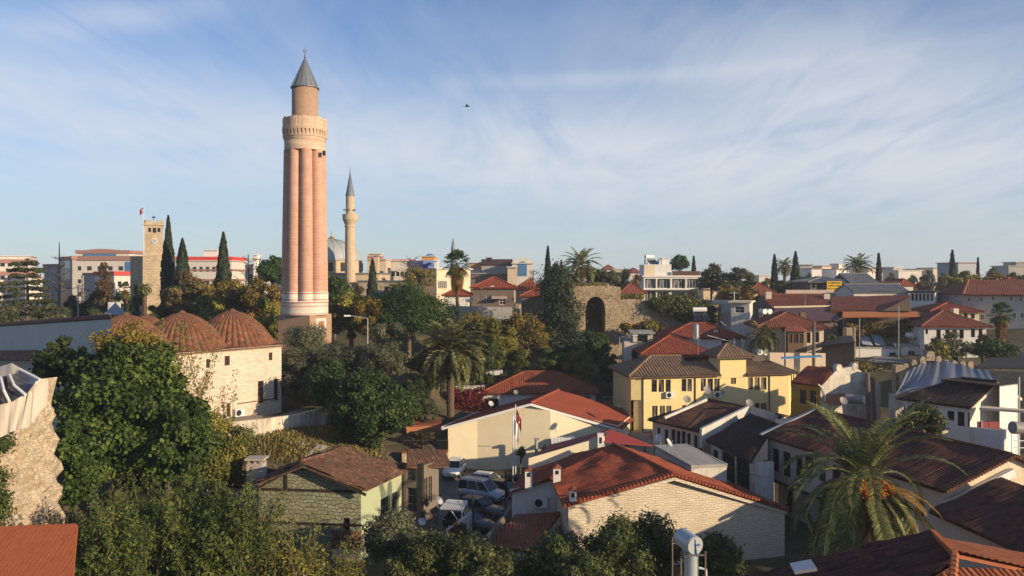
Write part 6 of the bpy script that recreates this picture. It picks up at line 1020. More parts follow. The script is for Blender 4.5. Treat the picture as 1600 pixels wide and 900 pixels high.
h = block('flat_house', 'low white house with a barred door and a dish beside it', 'house', 1409, 109, 1462, 108.5, 541, 2.2, wall='white', rmat='concrete', over=.3, px=[(1419,548,1430,562),(1441,545,1446,551)], wp=True); place('twin', P(1426,524,109.8)+V((0,0,-.8)), .35, 'pair of white tanks before the rubble wall right of the restaurant', 'paired water tanks', 1.1); place('dish', P(1396,540,107)+V((0,0,-.9)), .9, 'dish with a red and white face at the corner of the low white house', 'satellite dishes', 1.2)
h = House('white_villa', 'white two storey house with dark red hipped roof half hidden by a small tree', 'house', (61,109,9), wall='white', roof='tilebrown', frame='wframe', mull=(1,1)); A, B = XY(1444,107), XY(1541,106); c = rect(A, B, 9); z = CZ-(509-HY)/K*107; h.wall(A, B, 7.5, z, px=[(1446,514,1450,522),(1463,515,1470,529),(1477,515,1484,529),(1488,515,1495,529),(1499,515,1506,529),(1517,514,1523.5,527),(1529,514,1535,526.5),(1515,541,1523,554),(1526,541,1533,554)]); h.wall(B, c[2], 7.5, z); h.wall(c[2], c[3], 7.5, z); h.wall(c[3], A, 7.5, z); h.hip(c, z, 1.95, .6, 1.0); m = MB(); L, u, n = frame_of(A, B); zz_ = CZ-(537-HY)/K*106.5; wbox(m, A, u, n, 4.4, zz_, L, zz_+.15, -.05, .12); build('string_course', m, M['white'], h.root); h.done()
q = P(1508,512,105.9); 
h = block('cream_house', 'cream house with red roof and chimney between the white villa and the long grey block', 'house', 1457, 126, 1530, 125, 486, 8, roof='hip', rise=1.3, over=.6, wall='beige', rmat='tilenew', px=[(1506,489,1512,496),(1517,490,1523,498)]); q = P(1492,482,123); m = MB(); m.box((q.x,q.y,q.z-1.2),(.8,.8,1.2)); build('chimney', m, M['beige'], h.root)
h = block('glazed_house', 'white house with a glazed upper veranda under a dark flat roof', 'house', 1421, 135, 1461, 133, 457, 8, roof='flat', over=.25, wall='white', rmat='darkroof', px=[(1424,459,1428,470),(1430,459,1434,470),(1436,459,1440,470),(1442,459,1446,470),(1448,459,1452,470),(1454,459,1458,470),(1432,481,1448,490)], wp=False); h.wall((1,1),(1,1.5),0,.1) if False else None
h = House('long_grey_block', 'long grey rendered block with brown roof behind the right fan palm', 'building', (85,132,10), wall='greywall', roof='tilebrown', frame='frame', mull=(1,0)); A, B = XY(1464,140), XY(1504,130); B2 = XY(1700,122); z = CZ-(459-HY)/K*131; h.wall(A, B, 8, z, px=[(1479,462.5,1484,465),(1491,462,1496,465)]); h.wall(B, B2, 8, z, px=[(1511,464,1517,472),(1530,464,1536,472),(1549,462,1555,470),(1577,462,1583,471),(1592,464,1598,472),(1532,491,1538,500),(1582,488,1588,498),(1594,488,1600,498)]); k = V((4,10,0)); r1 = V((B[0]+5,B[1]+7,z+2.3)); r2 = V((B2[0]+5,B2[1]+7,z+2.3)); o_ = V((-.3,-.6,-.1)); h.roof(V((*B,z))+o_, V((*B2,z))+o_, r2, r1); h.roof(V((*A,z))+o_, V((*B,z))+o_, r1); h.ridge(V((*B,z))+o_, r1, .2); h.done(); q = P(1555,441,137); m = MB(); m.box((q.x,q.y,q.z-2),(1,.8,2)); build('chimney', m, M['beige'], h.root)
block('hut', 'small pyramid roofed red hut above the long grey block', 'hut', 1573, 138, 1598, 138, 441, 3, roof='hip', rise=.9, wall='brownwall', rmat='tilenew')
block('corner_house', 'small pale house with overhanging flat roof and one dark window beside the ivy', 'house', 1142, 119, 1171, 118, 473, 5, wall='whiteold', rmat='beige', over=.5, px=[(1148,479,1163,489)], wp=True)
# ---------------------------------------------------------------- plateau: city wall with the arch
M['citywall'] = rubble('honey rubble masonry', (.44,.33,.20), (.54,.42,.27), (.36,.27,.17), 2.1, .06, (.16,.125,.085), .5, (.11,.09,.06), 1.8)
d = 126.0; yb = 3.0; Z_ = lambda y: CZ-(y-HY)/K*d; X_ = lambda x: (x-800)/K*d; m = MB(); T = 6.0; TA = 11.0
def pier(x0, x1, y0, y1, t=T): m.hexa([(X_(x0),d,yb),(X_(x1),d,yb),(X_(x1),d+t,yb),(X_(x0),d+t,yb)], [(X_(x0),d,Z_(y0)),(X_(x1),d,Z_(y1)),(X_(x1),d+t,Z_(y1)),(X_(x0),d+t,Z_(y0))])
tops_l = [(888,449),(896,446),(906,448),(915,447)]; 
for (a, b), (c_2, e_2) in zip(tops_l, tops_l[1:]): pier(a, c_2, b, e_2)
ax = np.linspace(915, 946, 13)
for a, b in zip(ax, ax[1:]):
    ya, yc = [482-18.5*math.sqrt(max(0, 1-((q-930.5)/15.5)**2)) for q in (a, b)]; m.hexa([(X_(a),d,Z_(ya)),(X_(b),d,Z_(yc)),(X_(b),d+TA-.6,Z_(yc)),(X_(a),d+TA-.6,Z_(ya))], [(X_(a),d,Z_(446.5)),(X_(b),d,Z_(446.5)),(X_(b),d+TA-.6,Z_(446.5)),(X_(a),d+TA-.6,Z_(446.5))])
m.hexa([(X_(915),d+TA-.6,yb),(X_(946),d+TA-.6,yb),(X_(946),d+TA,yb),(X_(915),d+TA,yb)], [(X_(915),d+TA-.6,Z_(446.5)),(X_(946),d+TA-.6,Z_(446.5)),(X_(946),d+TA,Z_(446.5)),(X_(915),d+TA,Z_(446.5))])
for a, b in ((914.2,915),(946,946.8)): m.hexa([(X_(a),d+T,yb),(X_(b),d+T,yb),(X_(b),d+TA,yb),(X_(a),d+TA,yb)], [(X_(a),d+T,Z_(447)),(X_(b),d+T,Z_(447)),(X_(b),d+TA,Z_(447)),(X_(a),d+TA,Z_(447))])
tr_ = [(946,447),(958,446.5),(970,449)]
for (a, b), (c_2, e_2) in zip(tr_, tr_[1:]): pier(a, c_2, b, e_2)
t2 = [(970.01,468),(990,467),(1010,470),(1030,470),(1050,475),(1080,474),(1120,476),(1150,478)]
for (a, b), (c_2, e_2) in zip(t2, t2[1:]): pier(a, c_2, b, e_2, 3.0)
tag(build('city_wall', m, M['citywall'], None), 'ancient honey coloured city wall with a tall dark arched recess', 'wall')
# white modern house above it
h = House('modern_house', 'white modern two storey house with wide glazed bays and a rooftop room', 'house', (40,176,15), wall='white', roof='white', frame='frame', glass='curtain', mull=(3,0), rev=.5); d = 172; A, B = XY(1006,172), XY(1095,172); c = rect(A, B, 9); z = CZ-(433-HY)/K*d; h.wall(A, B, 13, z, px=[(1008,435.5,1025,450.5),(1027,435.5,1047.5,450.5),(1050,435.5,1071,450.5),(1073,435.5,1092.5,450.5),(1008,454.5,1025,470),(1027,455.5,1045,469),(1050,456.5,1070,468.5),(1074,456.5,1092.5,468.5)]); h.wall(B, c[2], 13, z); h.wall(c[3], A, 13, z); h.flat(c, z, .3, .35); A2, B2 = XY(1006,171.9+1), XY(1049,172.9); c2_ = rect(A2, B2, 6); z2_ = CZ-(414.5-HY)/K*d
for k in range(4): h.wall(c2_[k], c2_[(k+1) % 4], z+.36, z2_)
h.flat(c2_, z2_, .05, .2); A3, B3 = XY(1034,175), XY(1045,175); c3 = rect(A3, B3, 2)
for k in range(4): h.wall(c3[k], c3[(k+1) % 4], z2_+.2, CZ-(404-HY)/K*175)
h.flat(c3, CZ-(404-HY)/K*175, .2, .15); h.tmat = 'white'; L, u, n = frame_of(A, B); wbox(h.tm, A, u, n, -.3, CZ-(453-HY)/K*d, L+.3, CZ-(451-HY)/K*d, .02, 1.0); h.done(); m = MB(); wbox(m, (A[0],A[1]+.5), u, n, 6.2, z+.36, L-.1, z+1.3, .0, .25); build('roof_hedge_box', m, M['wframe'], h.root); m = MB(); wbox(m, A2, u, n, .05, z+.4, 2.4, z2_-.05, .01, .04); build('beige_panel', m, M['beige'], h.root)
place('heater', P(1016,416,176)+V((0,0,.2)), .5, 'solar heater on the rooftop room of the white modern house', 'solar water heaters', 1.3); 
for i, (x, y) in enumerate(((1009,402),(1030,402))): p = P(x,y,175); m = MB(); m.lathe((p.x,p.y,p.z-1.9),[(.35,0),(.35,1.4),(.12,1.5),(.12,1.9)],12); tag(build('upright_boiler', m, M['steel'], None), ('left' if i == 0 else 'right')+' upright boiler on top of the white modern house', 'water heater', 'boilers on the modern house')
# ---------------------------------------------------------------- far buildings
M['band'] = paint('pinkish brown fascia', (.33,.17,.13), .8); M['pale'] = plaster('pale far render', (.62,.57,.50), .3); M['palebeige'] = plaster('pale beige far render', (.58,.47,.34), .3); M['redband'] = paint('bright red fascia', (.62,.05,.035), .7); M['orange'] = plaster('orange render', (.60,.30,.07), .2)
def far(name, label, cat, x0, x1, yt, d, dep=10, skew=0, bands=(), **kw):
    h = block(name, label, cat, x0, d-skew, x1, d+skew, yt, dep, **kw); A, B = h.c[0], h.c[1]; L, u, n = frame_of(A, B); B2, C2 = h.c[1], h.c[2]
    for y0, y1, mt in bands:
        m = MB(); z0, z1 = CZ-(y1-HY)/K*d, CZ-(y0-HY)/K*d; q = [V((*p, 0)) for p in h.c]; ce = sum(q, V((0,0,0)))/4; q = [p+(p-ce).normalized()*.5 for p in q]; m.hexa([p+V((0,0,z0)) for p in q], [p+V((0,0,z1)) for p in q]); build('fascia', m, M[mt], h.root)
    return h
far('apartment_block', 'white apartment block with brown balcony bands at the left edge', 'building', -40, 47, 400, 255, 14, 3, ((405,411,'band'),(424,430,'band'),(441,446,'band')), wall='pale', rmat='pale', cols=7, rows=4, gw=(1.3,1.3,.9))
far('apartment_block', 'lower white block stepping down right of the white apartment block', 'building', 40, 66, 432, 250, 10, 2, ((430,434,'band'),), wall='pale', rmat='pale', cols=2, rows=2)
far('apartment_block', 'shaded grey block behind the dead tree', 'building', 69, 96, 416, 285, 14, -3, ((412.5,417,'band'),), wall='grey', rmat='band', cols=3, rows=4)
h = far('office_building', 'pale office building with pinkish brown roof fascias and blue glass', 'building', 112, 216, 407, 262, 16, 0, ((400,406.8,'band'),), wall='pale', rmat='band', cols=6, rows=4, gw=(1.6,1.4,1.0), side=3)
A, B = h.c[0], h.c[1]; L, u, n = frame_of(A, B); m = MB(); wbox(m, A, u, n, L*.80, CZ-(424-HY)/K*262, L*.93, CZ-(409-HY)/K*262, 0, .1); build('blue_glazing', m, M['blueglass'], h.root)
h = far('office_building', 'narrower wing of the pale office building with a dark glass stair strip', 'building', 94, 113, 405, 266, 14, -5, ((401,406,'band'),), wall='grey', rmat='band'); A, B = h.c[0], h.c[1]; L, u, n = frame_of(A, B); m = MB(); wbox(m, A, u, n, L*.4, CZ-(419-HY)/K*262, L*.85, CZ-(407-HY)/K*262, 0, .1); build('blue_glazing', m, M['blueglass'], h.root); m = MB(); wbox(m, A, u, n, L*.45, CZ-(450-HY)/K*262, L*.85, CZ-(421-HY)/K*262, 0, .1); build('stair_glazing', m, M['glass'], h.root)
h = far('penthouse', 'set back top storey with shallow curved roof and blue windows on the office building', 'building', 120, 202, 396, 272, 10, 0, ((391,396,'band'),), wall='pale', rmat='band'); A, B = h.c[0], h.c[1]; L, u, n = frame_of(A, B); m = MB(); wbox(m, A, u, n, L*.12, CZ-(401-HY)/K*272, L*.75, CZ-(396.5-HY)/K*272, 0, .12); build('blue_glazing', m, M['blueglass'], h.root); m = MB(); q = [P(132+52*t, 391-2.2*math.sin(math.pi*t), 272) for t in np.linspace(0,1,9)]
for a, b in zip(q, q[1:]): m.hexa([V((a.x,272,a.z-1)),V((b.x,272,b.z-1)),V((b.x,281,b.z-1)),V((a.x,281,a.z-1))], [V((a.x,272,a.z)),V((b.x,272,b.z)),V((b.x,281,b.z)),V((a.x,281,a.z))])
build('curved_roof', m, M['band'], h.root)
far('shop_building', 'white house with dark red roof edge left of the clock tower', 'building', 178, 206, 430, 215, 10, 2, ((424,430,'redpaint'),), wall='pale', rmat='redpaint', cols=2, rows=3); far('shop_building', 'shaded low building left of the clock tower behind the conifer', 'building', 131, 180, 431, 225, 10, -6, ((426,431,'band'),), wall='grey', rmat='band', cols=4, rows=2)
h = far('apartment_block', 'white apartment block with a bright red roof band between two cypresses', 'building', 276, 362, 408, 245, 12, 0, ((401,408,'redband'),(420.5,423,'band'),(436,439,'band')), wall='pale', rmat='pale', cols=8, rows=4, gw=(1.1,1.5,.9))
far('roof_hut', 'white hut on the roof of the red banded apartment block', 'hut', 319, 340, 391.5, 247, 5, 0, wall='white', rmat='white', z0=26)
far('roof_hut', 'tiny white hut on a roof left of the tall pink minaret', 'hut', 396, 402, 399, 260, 3, 0, ((404,406,'band'),), wall='white', rmat='white', z0=20); far('apartment_block', 'low pale block left of the tall pink minaret mostly behind trees', 'building', 372, 412, 414, 262, 8, 0, wall='pale', rmat='pale', cols=3, rows=3)
h = far('building', 'beige block with a rust coloured rooftop box right of the mosque dome', 'building', 574, 603, 406, 225, 9, 0, wall='palebeige', rmat='palebeige', cols=3, rows=3); far('roof_hut', 'cream rooftop hut with rust front right of the mosque dome', 'hut', 576, 594, 397, 228, 4, 0, ((400,405,'band'),), wall='palebeige', rmat='pale', z0=24)
far('apartment_block', 'long white block with a thin red roof line left of the blue roof', 'building', 594, 642, 408, 235, 9, 0, ((405.5,408,'redpaint'),), wall='pale', rmat='pale', cols=6, rows=3); far('blue_roof_building', 'building wrapped in bright blue sheet with a white gable end', 'building', 661, 682, 409, 205, 9, 1, ((407,414,'blueroof'),), wall='blueroof', rmat='blueroof'); far('gable_end', 'white end wall beside the bright blue roof', 'building', 678.5, 684, 408, 200, 3, 0, wall='white', rmat='white', cols=1, rows=2)
h = far('roof_room', 'little orange room with a blue domed cover above the blue roof', 'hut', 659, 679, 401, 222, 5, 0, wall='orange', rmat='pale', z0=22); m = MB(); q = P(672,401.5,224); m.lathe(q, [(1.35,0)]+[(1.3*math.cos(a), .15+.75*math.sin(a)) for a in np.linspace(0,1.5,6)], 16); M['bluedome'] = paint('light blue cover', (.08,.20,.42), .5); build('blue_cover', m, M['bluedome'], h.root)
h = far('yellow_block', 'blank orange yellow block with a grey panel behind the round pine', 'building', 636, 682, 423, 172, 10, -1, wall='orange', rmat='pale'); A, B = h.c[0], h.c[1]; L, u, n = frame_of(A, B); m = MB(); wbox(m, A, u, n, .3, CZ-(448-HY)/K*172, L-.3, CZ-(431-HY)/K*172, 0, .06); build('panel', m, M['concrete'], h.root)
h = far('cream_block', 'cream block with a square grille window left of the fan palm', 'building', 682.2, 735, 421, 171, 10, 3, wall='beige', rmat='pale'); A, B = h.c[0], h.c[1]; L, u, n = frame_of(A, B); s0, z1, _ = onwall(A,B,685,439.5); s1, z0, _ = onwall(A,B,697.5,450); m = MB(); wbox(m, A, u, n, s0, z0, s1, z1, 0, .05); g = build('window', m, M['grey'], h.root); m = MB()
for k in range(5): wbox(m, A, u, n, s0+(s1-s0)*k/4-.04, z0, s0+(s1-s0)*k/4+.04, z1, .05, .1); wbox(m, A, u, n, s0, z0+(z1-z0)*k/4-.04, s1, z0+(z1-z0)*k/4+.04, .051, .095)
build('grille', m, M['black'], g)
h = House('hip_roof_house', 'brown house with a bright red tiled hipped roof right of the fan palm trunk', 'house', (-3,135,13), wall='brownwall', roof='tilenew', frame='frame'); A, B = XY(739,131), XY(803,131); c = rect(A, B, 9); z = CZ-(449-HY)/K*131; h.wall(A, B, 12, z, px=[(760,461,768,474),(780,466,790,476)]); h.wall(B, c[2], 12, z); h.wall(c[3], A, 12, z); h.hip(c, z, 1.75, .5, 1.0); h.done(); m = MB(); m.slab([P(768,466,129.5),P(792,466,129.5),P(792,463,131),P(768,463,131)], .1); build('awning', m, M['pinkgrey'], h.root)
h = block('white_annex', 'white annex with lean-to red roof left of the brown hip roofed house', 'house', 694, 130, 733, 130, 461, 6, roof='hip', rise=1.2, wall='white', rmat='tilenew')
place('dish', P(728,474,127)+V((0,0,-1)), .8, 'large dish in front of the white annex wall', 'satellite dishes', 1.8); place('dish', P(738,473,127)+V((0,0,-1)), -.7, 'large dish before the brown wall under the red hipped roof', 'satellite dishes', 1.8)
lowwall('low pale wall in front of the brown hip roofed house', [(700,478,126),(800,480,126)], 0, .3, 'concrete'); q = P(752,482,125); place('lamp', (q.x,q.y,q.z-2), 3.14, 'small lamp post with curved arm before the brown hip roofed house', 'street lamps', .75)
far('long_house', 'house with two red tile roofs right of the brown hip roofed house', 'house', 806, 850, 452, 145, 9, roof='hip', rise=1.9, wall='palebeige', rmat='tile', cols=3); far('long_house', 'lower brown house with red roof and a dish before the tall dark conifer', 'house', 815, 850, 462, 133, 5, roof='hip', rise=1.0, wall='brownwall', rmat='tile'); place('dish', P(836,453,140), .6, 'dish on the red roofs left of the tall dark conifer', 'satellite dishes', 1.7)
far('grey_block', 'dark grey long block behind the fan palm', 'building', 733, 796, 428, 205, 9, 0, wall='brownwall', rmat='grey', cols=5, rows=2); far('orange_house', 'white house with an orange top floor right of the fan palm', 'building', 735, 751, 411, 232, 8, 0, ((413,418,'orange'),), wall='pale', rmat='pale', cols=2, rows=3); far('long_hall', 'long hall with sloping dark roof right of the fan palm', 'building', 752, 800, 413, 228, 12, 0, wall='grey', rmat='tiledark', roof='gable', rise=1.5); h = far('tank_hut', 'dark square tank on a roof right of the fan palm', 'water tank', 760, 768, 403, 225, 2, 0, wall='black', rmat='grey', z0=24.5)
h = far('arched_hall', 'white hall with a rounded gable and tall arched blue window', 'building', 800, 833, 412, 222, 14, 0, wall='pale', rmat='pale'); A, B = h.c[0], h.c[1]; L, u, n = frame_of(A, B); zz_ = CZ-(412-HY)/K*222; m = MB(); pts = [(A[0]+u[0]*(L/2+L/2*math.cos(a)), A[1]+u[1]*(L/2+L/2*math.cos(a)), zz_+1.6*math.sin(a)) for a in np.linspace(math.pi,0,13)]; m.hexa([V(p) for p in pts], [V(p)-V((n[0],n[1],0))*13 for p in pts]); build('vaulted_roof', m, M['pale'], h.root); m = MB(); cxp, r_ = L/2, 1.2; ap_ = [(cxp+r_*math.cos(a), zz_-.5+r_*math.sin(a)) for a in np.linspace(0,math.pi,9)]+[(cxp-r_,zz_-3.4),(cxp+r_,zz_-3.4)]; f3 = lambda dd: [V((A[0]+u[0]*a+n[0]*dd, A[1]+u[1]*a+n[1]*dd, z)) for a, z in ap_]; m.hexa(f3(0), f3(.15)); build('window', m, M['blueglass'], h.root)
far('cream_house', 'cream house front left of the rounded white hall', 'building', 793, 808, 418, 200, 6, 0, wall='palebeige', rmat='pale', cols=2, rows=2)
far('hill_house', 'pale house with red roof on the skyline right of the palm on the wall', 'house', 943, 961, 421, 330, 9, 0, roof='hip', rise=2, wall='pale', rmat='tile', cols=3, rows=2); far('hill_house', 'long cream block on the skyline left of the modern house', 'building', 958, 985, 421, 310, 9, 0, wall='palebeige', rmat='pale', cols=5, rows=1); far('hill_house', 'dark red roofed house on the skyline beside the modern house', 'house', 983, 1001, 426, 300, 9, 0, roof='hip', rise=1.8, wall='pale', rmat='tilebrown'); far('hill_house', 'white block far off behind the palm on the city wall', 'building', 925, 945, 423, 345, 9, 0, wall='pale', rmat='pale', cols=4, rows=1)
h = far('red_house', 'red roofed house tucked between city wall and modern house', 'house', 971, 1007, 458, 146, 9, roof='hip', rise=2.0, wall='palebeige', rmat='tilebrown'); far('cream_hut', 'small cream block right of the modern house', 'house', 1099, 1120, 452, 165, 6, wall='beige', rmat='pale'); lowwall('low white terrace wall right of the modern house', [(1096,468,128),(1160,470,124)], 0, .4, 'whiteold'); far('red_house', 'red roofed house above the brown shops at their left end', 'house', 1172, 1209, 457, 150, 9, roof='hip', rise=1.9, wall='palebeige', rmat='tilebrown'); far('red_house', 'thin red roof showing behind trees right of the modern house', 'house', 1098, 1130, 446, 190, 9, roof='hip', rise=1.4, wall='palebeige', rmat='tilebrown')
# sign restaurant
h = far('sign_restaurant', 'glazed restaurant with grey roof and a big yellow banner', 'restaurant', 1266, 1326, 440, 158, 10, 0, roof='hip', rise=1.0, over=.7, wall='brownwall', rmat='greyroof', px=[(1268,443,1274,450),(1276,443,1283,450),(1313,440.5,1319,450),(1320,440.5,1325,450)]); A, B = h.c[0], h.c[1]; L, u, n = frame_of(A, B); M['bann'] = paint('yellow banner', (.75,.48,.02), .7, 0, .3, .05); s0, z1, _ = onwall(A,B,1289,439.5); s1, z0, _ = onwall(A,B,1312,453); m = MB(); wbox(m, A, u, n, s0, z0, s1, z1, .9, 1.0); bn = build('banner', m, M['bann'], h.root)
def text(s, name, par, org, u, n, size, mat, wmax):
    cu = bpy.data.curves.new('lettering', 'FONT'); cu.body = s; cu.size = size; cu.extrude = .01; cu.align_x = 'CENTER'; o = bpy.data.objects.new('lettering', cu); COL.objects.link(o); dg = bpy.context.evaluated_depsgraph_get(); me = bpy.data.meshes.new_from_object(o.evaluated_get(dg)); bpy.data.objects.remove(o); co = np.zeros(len(me.vertices)*3); me.vertices.foreach_get('co', co); co = co.reshape(-1,3); w = co[:,0].max()-co[:,0].min(); k = min(1, wmax/max(w,.01)); p = np.array(org)-np.array(wo(par)); out = p+co[:,0:1]*k*np.array([u[0],u[1],0])+co[:,1:2]*np.array([0,0,1])+co[:,2:3]*np.array([n[0],n[1],0]); me.vertices.foreach_set('co', out.reshape(-1)); me.materials.clear(); return mesh_obj(name, me, mat, par)
for k, s in enumerate(('SAHIBINDEN', 'KOMPLE BINA', '0535 607 95')): a = (s0+s1)/2; text(s, 'lettering', bn, (A[0]+u[0]*a+n[0]*1.02, A[1]+u[1]*a+n[1]*1.02, z1-.50-.55*k), u, n, .52, M['dwood'], (s1-s0)*.88)
far('sign_restaurant', 'veranda wing with sloping grey sheet roof right of the yellow banner', 'restaurant', 1328, 1369, 440, 157, 9, 0, roof='gable', rise=1.6, over=.5, wall='brownwall', rmat='greyroof', px=[(1333,442,1338,451),(1340,442,1345,451),(1347,442,1352,451),(1355,442,1360,451)]); lowwall('pale terrace wall under the yellow banner', [(1228,453,150),(1328,453,150)], 0, .5, 'pinkgrey'); far('white_house', 'small white house with dark roof between veranda wing and red roofs', 'house', 1373, 1406, 441.5, 165, 8, 0, wall='white', rmat='tiledark', cols=3); far('red_house', 'bright red roof right of the small white house', 'house', 1408, 1427, 446, 168, 8, 0, roof='hip', rise=1.4, wall='pale', rmat='tile'); far('grey_roof_house', 'low house with long grey roof above the restaurant', 'house', 1334, 1420, 455, 141, 8, 0, roof='gable', rise=1.2, wall='pale', rmat='greyroof')
SK = [(1250,1270,414,300,'pale','pale skyline block between the palm and the right cypress of the pair'),(1268,1284,420,280,'white','white skyline house left of the yellow banner'),(1284,1299,416,300,'palebeige','beige skyline house above the yellow banner'),(1297,1311,413,310,'pale','pale skyline house with clutter above the yellow banner'),(1307,1326,421,290,'white','white gabled skyline house left of the dark bushy palm'),(1355,1368,420,300,'pale','pale skyline house right of the dark bushy palm'),(1378,1396,424,300,'white','small white skyline block right of the single cypress'),(1404,1440,423,280,'pale','wide cream skyline block with balconies'),(1396,1408,418,310,'grey','narrow grey skyline tower beside the wide cream block'),(1440,1460,421,320,'pale','pale skyline block right of the wide cream one'),(1458,1472,419,300,'palebeige','beige skyline house left of the last cypress'),(1470,1486,424,310,'pale','pale low skyline house at the foot of the last cypress'),(1497,1526,411,250,'bluegrey','dark blue grey block behind the last cypress'),(1576,1640,416,260,'grey','grey round cornered block at the right edge of the skyline'),(1588,1640,410,262,'grey','upper step of the grey block at the right edge'),(1546,1566,424,270,'pale','pale house behind trees at the right of the skyline'),(1186,1203,431,300,'pale','pale house low on the skyline left of the cypress pair')]
for i, (a, b, y, d, mt, lb) in enumerate(SK): far('skyline_house', lb, 'building', a, b, y, d, 8, random.uniform(-2,2), wall=mt, rmat=random.choice(['pale','band','concrete']), cols=max(2, int((b-a)/4.5)), rows=2, gw=(1.1,1.2,.9), group='houses on the skyline')
# ---------------------------------------------------------------- left foreground structures
M['concwall'] = plaster('pale grey render wall', (.52,.53,.49), .22); r = empty('grey_wall', (*XY(60,70),6), 'long plain grey rendered wall with a tiled coping at the left', 'wall'); m = MB(); a, b = P(-60,513,84), P(174,496.8,63); n2 = V((-.2,.98,0)); m.hexa([V((a.x,a.y,4)),V((b.x,b.y,4)),V((b.x-.3,b.y+.4,4)),V((a.x,a.y+.5,4))], [a,b,b+V((-.3,.4,0)),a+V((0,.5,0))]); build('wall', m, M['concwall'], r); m = MB(); m.slab([a+V((0,-.15,.0)),b+V((0,-.15,.0)),b+V((-.4,.5,.28)),a+V((0,.6,.28))], .1); build('coping', m, M['tiledark'], r); c, e_ = P(-60,548,80), P(60,547,70); m = MB(); m.slab([c-V((0,1.2,.75)), e_-V((0,1.2,.75)), e_, c], .1); build('lower_coping', m, M['tileold'], r)
r = empty('pavilion', (*XY(179,118),12), 'small pavilion with a grey tent shaped pyramid roof behind the grey wall', 'pavilion'); q = P(180,473,118); m = MB(); m.lathe((q.x,q.y,0), [(1.75, CZ-(491-HY)/K*118), (.9, CZ-(483-HY)/K*118), (.12, CZ-(474-HY)/K*118), (.03, CZ-(470-HY)/K*118)], 8); build('roof', m, M['bluegrey'], r); m = MB()
for k in range(8): a = k*.785; m.bar((q.x+1.55*math.cos(a),q.y+1.55*math.sin(a),11), (q.x+1.55*math.cos(a),q.y+1.55*math.sin(a),CZ-(491-HY)/K*118), .12)
build('post', m, M['wpaint'], r)
# ruined tower with the tent restaurant on it
M['ruinstone'] = rubble('buff tower masonry', (.50,.40,.28), (.56,.46,.33), (.42,.34,.24), 3.4, .05, (.36,.29,.20), .45, (.22,.17,.11), 1.6)  # rubble in random buff tones with brown stains
r = empty('ruined_tower', (-30,45,4), 'ruined buff stone tower wall overgrown with plants at the left edge', 'tower'); m = MB(); nz, na = 26, 34
for j in range(nz+1):
    for i in range(na+1):
        t = j/nz; z = 1+t*12.2; a = -1.9+2.3*i/na; rr = 5.0+.9*(1-t)+.12*math.sin(i*2.1+j*.7)+.18*math.sin(i*.8+j*1.9)+random.uniform(-.06,.06); z += (.5*math.sin(i*1.7)+.4*math.sin(i*.6) if j == nz else 0); m.v.append((-32.2+rr*math.cos(a), 46+rr*math.sin(a), z))
for j in range(nz):
    for i in range(na): m.f.append((j*(na+1)+i, j*(na+1)+i+1, (j+1)*(na+1)+i+1, (j+1)*(na+1)+i))
m.f.append(tuple(nz*(na+1)+i for i in range(na+1))); build('masonry', m, M['ruinstone'], r); m = MB()
r = empty('tent_canopy', (-31,45,13), 'cream canvas tent with clear plastic windows draped over the ruined tower', 'tent'); D5 = 41.5
def strip(name, top, bot, mat, nu=20, nv=6, fold=.06, freq=20, par=r):
    m = MB()
    for j in range(nv+1):
        for i in range(nu+1): s, t = i/nu, j/nv; p = lerpl(top, s).lerp(lerpl(bot, s), t); f = fold*math.sin(s*freq+t*2)+fold*.5*math.sin(s*freq*2.3+1); m.v.append((p.x+f*.3, p.y-f, p.z+f*.3))
    for j in range(nv):
        for i in range(nu): m.f.append((j*(nu+1)+i, (j+1)*(nu+1)+i, (j+1)*(nu+1)+i+1, j*(nu+1)+i+1))
    return build(name, m, M[mat], par, True)
strip('roof_cloth', [P(-40,575,44),P(0,573,44),P(18,567,44.5),P(36,577,45)], [P(-40,592,41),P(0,589,41),P(20,585,41.5),P(31,579,43)], 'canvas', fold=.03)
M['film'] = glass('clear plastic film', (.035,.033,.03), .35, .25, .22); strip('plastic_window', [P(-40,591,41),P(0,589,41),P(20,585,41.6),P(31,579,43),P(62,592,43.5)], [P(-40,640,39.5),P(0,632,39.6),P(20,627,39.8),P(42,615,40.2),P(56,597,41.5)], 'film', fold=.03, freq=9)
strip('side_cloth', [P(-40,641,39.3),P(0,633,39.4),P(20,627.5,39.6),P(42,614.5,40),P(48,612,40),P(60,600,40.3),P(75,594,41)], [P(-40,700,38.9),P(0,684,39),P(15,676,39.1),P(27,671,39.2),P(45,668,39.4),P(58,650,39.8),P(73,632,40.5)], 'canvas', 40, 8, .035, 34); strip('corner_cloth', [P(55,597,40.4),P(66,592,40.8),P(76,593,41.4)], [P(62,632,40.2),P(69,638,40.5),P(74,612,41)], 'canvas', 12, 6, .06, 9)
for t_ in ([P(15,586,41.0),P(22,602,40.2),P(40,617,39.8)],[P(1,590,40.7),P(6,610,39.6),P(15,628,39.3)],[P(31,577,42.8),P(47,585,42.4),P(62,593,42)]): m = MB(); m.tube(t_, .07, 6); build('frame_rib', m, M['wpaint'], r)
